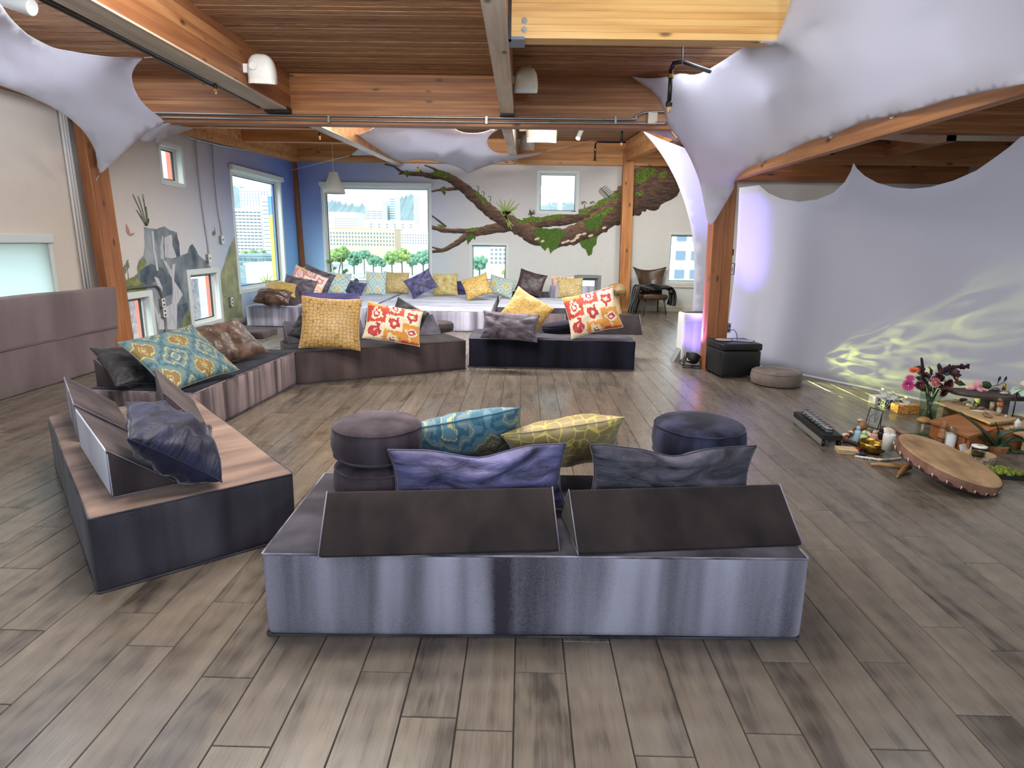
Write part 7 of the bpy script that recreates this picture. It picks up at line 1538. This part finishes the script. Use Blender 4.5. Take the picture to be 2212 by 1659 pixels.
facade('pale balconied tower right of the ribbon-windowed one', 563, 606, 425, 190, mb_, 13, 1, 0.9, 0.18, y0=432, y1=545, depth=30)
facade('grey teal low building with railings below the towers', 508, 604, 553, 95, mg_, 2, 6, 0.8, 0.6, plain('dull_teal_glass', (90, 116, 122), 0.3), y0=556, y1=575, depth=10)  # glass in a duller teal tone
facade('white street-level pavilion outside the left window', 530, 590, 573, 70, mw, 0, 0, depth=6)
# trees
m_tree = [mottled('tree_green_%d' % k, a, b, 0.8, 0.9, which='Position', bstr=0.5) for k, (a, b) in enumerate((((70, 112, 60), (160, 188, 110)), ((66, 120, 100), (136, 176, 140)), ((92, 130, 60), (190, 204, 120))))]
m_trunk = plain('tree_trunk', (96, 80, 66), 0.9)
def tree(label, px, py, rpx, Y, k):
    Y *= ES; c = on_y(px, py, Y); r_ = rpx*0.72/FPX*Y; t = empty('street_tree', label, 'tree', (c.x, c.y, GZ), 0, 'street trees outside'); h = c.z-GZ; rg = random.Random(px); m = MB()
    for i in range(60):
        v = Vector((rg.gauss(0, 1), rg.gauss(0, 1), rg.gauss(0, 1))).normalized()*r_*rg.uniform(0.35, 0.9); m.ball((v.x, v.y, h+v.z*0.9), r_*rg.uniform(0.18, 0.34), 7, 5)
    m.build('crown', m_tree[k % 3], t, smooth=True); MB().tube([(0, 0, 0), (0, 0, h)], r_*0.08, 6).build('trunk', m_trunk, t)
names = ['first', 'second', 'third', 'fourth', 'fifth', 'sixth', 'seventh', 'eighth', 'ninth', 'tenth']
for k, (px, py, r_, kk) in enumerate([(714, 553, 21, 2), (738, 545, 24, 0), (764, 560, 22, 1), (786, 550, 17, 1), (806, 562, 20, 1), (824, 566, 17, 1), (846, 556, 22, 0), (868, 552, 25, 2), (890, 562, 21, 1), (914, 556, 24, 1)]):
    tree('round street tree, %s from the left in the picture window' % names[k], px, py, r_, 152+9*(k % 3), kk)
tree('round green tree outside the square far window', 1036, 568, 25, 120, 1); tree('small light tree behind the pink brick building', 1085, 541, 12, 190, 0); tree('young yellow-green tree at the right of the square far window', 1090, 588, 9, 110, 2)
for k, (px, py, r_) in enumerate([(528, 549, 12), (548, 546, 11), (568, 548, 12)]): tree('leafy tree %s in front of the ribbon-windowed tower' % ('left', 'middle', 'right')[k], px, py, r_, 110, 0)
m_car = [plain('car_white', (226, 228, 230), 0.3), plain('car_grey', (130, 138, 146), 0.3), plain('car_dark', (52, 60, 72), 0.3), plain('car_red', (168, 60, 52), 0.3)]
def car(label, px, py, k, Y=None):
    q = on_z(px, py, GZ) if Y is None else on_y(px, py, Y); t = empty('parked_car', label, 'car', (q.x, q.y, GZ), 0, 'parked cars below the trees')
    m = MB().prism([(-2.2, 0.35), (2.2, 0.35), (2.2, 0.85), (1.4, 0.95), (0.8, 1.45), (-1.1, 1.45), (-1.9, 0.95), (-2.2, 0.9)], 1.7); m.build('car_body', m_car[k % 4], t, bevel=0.06)
    MB().prism([(-1.0, 0.98), (1.2, 0.98), (0.75, 1.38), (-0.95, 1.38)], 0.02, Matrix.Translation((0, -0.015, 0))).build('side_glass', m_gl, t)
    for x in (-1.35, 1.35): MB().lathe([(0.001, -0.1), (0.33, -0.1), (0.33, 0.1), (0.001, 0.1)], 12, Matrix.Translation((x, 0.05, 0.33)) @ Matrix.Rotation(R(90), 4, 'X')).build('wheel', m_black, t)
for k, px in enumerate((716, 736, 762, 782, 804, 822, 846, 872, 893, 916)): car('parked car, %s from the left under the street trees' % names[k], px, 588, k, 145*ES)
rl_ = empty('street_railing', 'pale road railing in front of the parked cars', 'railing', (on_y(690, 594, 264).x, 264, GZ))
zr = max(1.2, on_y(800, 594, 264).z-GZ); Wr = on_y(940, 594, 264).x-on_y(690, 594, 264).x
MB().box((0, 0, zr-0.15), (Wr, 0.3, zr+0.1)).build('top_rail', mb_, rl_); MB().box((0, 0, 0), (Wr, 0.25, zr-1.6)).build('parapet', mb_, rl_)
pm_ = MB().box((-0.1, 0, zr-1.6), (0.1, 0.25, zr-0.15)).mesh('baluster', mb_)
for k in range(40): share('baluster', pm_, rl_, (0.3+k*(Wr-0.6)/39, 0, 0))
# blue sign outside the tall left window, coral-edged neighbour wall, yellow window fin
m_sign = plain('sign_blue', (70, 128, 190), 0.6); m_text = plain('sign_white', (244, 246, 248), 0.6)
a, b = on_y(512, 612, 26), on_y(580, 650, 26); t = empty('street_banner', 'blue street banner with white lettering outside the tall left window', 'sign', (a.x, 26, b.z-0.6))
MB().box((0, 0, 0), (b.x-a.x, 0.12, a.z-b.z+0.6)).build('panel', m_sign, t)
for px in (514, 578): MB().box((on_y(px, 600, 26).x-a.x-0.05, 0.0, GZ-b.z+0.6), (on_y(px, 600, 26).x-a.x+0.05, 0.1, 0.05)).build('post', m_steel, t)
def lettering(txt, px, py, hpx, Y, parent, mat):
    cu = bpy.data.curves.new('lettering', 'FONT'); cu.body = txt; cu.size = hpx/FPX*Y*1.4; cu.extrude = 0.01; o = bpy.data.objects.new('lettering', cu); COL.objects.link(o)
    dg = bpy.context.evaluated_depsgraph_get(); me = bpy.data.meshes.new_from_object(o.evaluated_get(dg)); me.name = 'lettering'; bpy.data.objects.remove(o); me.materials.clear(); me.materials.append(mat)
    q = on_y(px, py, Y); l_ = share('lettering', me, parent, (q.x-parent.location.x, -0.03, q.z-parent.location.z), (R(90), 0, 0)); return l_
lettering('ven yo', 524, 638, 12, 26, t, m_text); lettering('and', 525, 656, 12, 26, t, m_text)
m_peb = mottled('pebble_dash', (168, 148, 142), (232, 216, 208), 14, 0.95, which='Position', bstr=0.6, detail=6)
tag(MB().box((-7.3, 8.0, GZ), (-7.05, 13.5, 0.72)).build('neighbour_wall', m_peb), 'pinkish pebble-dashed wall just outside the low left windows', 'wall')
y_ = MB().box((-5.70, 14.24, 0.6), (-5.62, 14.268, 2.1)); tag(y_.build('window_fin', plain('yellow_fin', (232, 214, 96), 0.6)), 'yellow fin outside the tall left window', 'fin'); tag(MB().box((-5.70, 14.24, 2.11), (-5.62, 14.268, 2.5)).build('window_fin', plain('blue_fin', (120, 170, 214), 0.6)), 'pale blue fin above the yellow fin', 'fin')

# ------------------------------------------------------------------ plants behind the pillows
m_lime = plain('lime_leaf', (160, 190, 70), 0.5); m_green = mottled('house_plant_leaf', (44, 92, 44), (112, 156, 80), 6, 0.5)
def potted(label, px, YY, leaves, mat, stem=True, pot=True, flower=None):
    x = max(on_y(px, 600, YY).x, XL+0.22); t = empty('potted_plant', label, 'plant', (x, YY, 0)); B = Vector((x, YY, 0))
    MB().lathe([(0.001, 0), (0.07, 0), (0.09, 0.22), (0.08, 0.22), (0.07, 0.19), (0.001, 0.19)], 18).build('pot', m_plastic, t, smooth=True)
    for (lx, ly, dx, dy, w) in leaves:
        p = on_y(lx, ly, YY-0.05)-B; q = on_y(lx+dx, ly+dy, YY-0.08)-B
        if stem: MB().tube(smoothpts([(0, 0, 0.19), (p.x*0.4, p.y, p.z*0.7), p], 4), 0.006, 5).build('stem', m_stem, t, smooth=True)
        MB().blade([p, p+(q-p)*0.45+Vector((0, -0.02, 0.01)), q], [0.012, w, 0.004], (0.1, -1, 0.3), 0.2).build('leaf', mat, t, smooth=True, solid=0.003)
    if flower:
        p = on_y(*flower, YY-0.06)-B; MB().tube([(0, 0, 0.19), p], 0.006, 5).build('flower_stem', m_stem, t); MB().lathe([(0.001, -0.03), (0.035, 0), (0.02, 0.05), (0.001, 0.07)], 10, Matrix.Translation(p)).build('flower_head', plain('coral_flower', (226, 104, 96), 0.6), t, smooth=True)
potted('lime green broad-leaved plant in the window corner', 656, 15.07, [(655, 592, -8, -12, .07), (658, 590, 4, -16, .08), (662, 592, 12, -10, .07), (652, 596, -14, -4, .06), (665, 596, 12, -2, .06)], m_lime)
potted('green plant with a coral flower in the window corner', 640, 14.98, [(640, 598, -4, -16, .05), (636, 602, -12, -6, .05), (643, 600, 6, -14, .05), (634, 606, -10, 4, .04)], m_green, flower=(636, 597))
potted('tall thin-stemmed plant at the left of the picture window', 728, 15.07, [(712, 568, -8, -6, .05), (716, 566, 6, -6, .045), (736, 566, -8, -8, .06), (738, 565, 9, -7, .06), (720, 582, 8, -4, .045), (740, 590, 10, -4, .05), (712, 590, -6, 4, .04), (745, 583, 8, 3, .04)], m_green)
potted('spiky yellow-green plant before the tall left window', 575, 14.6, [(572, 612, -14, -16, .016), (574, 610, -6, -20, .016), (577, 608, 2, -22, .016), (580, 610, 10, -18, .016), (584, 612, 14, -12, .016), (570, 616, -18, -4, .016)], m_lime, stem=False)
x = on_y(770, 612, 15.07).x; t = empty('potted_cactus', 'small dark cactus pot behind the violet pillow', 'plant', (x, 15.07, 0)); MB().lathe([(0.001, 0), (0.07, 0), (0.09, 0.46), (0.001, 0.46)], 16).build('pot', m_plastic, t); MB().lathe([(0.001, 0.45), (0.06, 0.46), (0.07, 0.56), (0.05, 0.66), (0.001, 0.69)], 9).build('cactus', m_aloe, t, smooth=False)
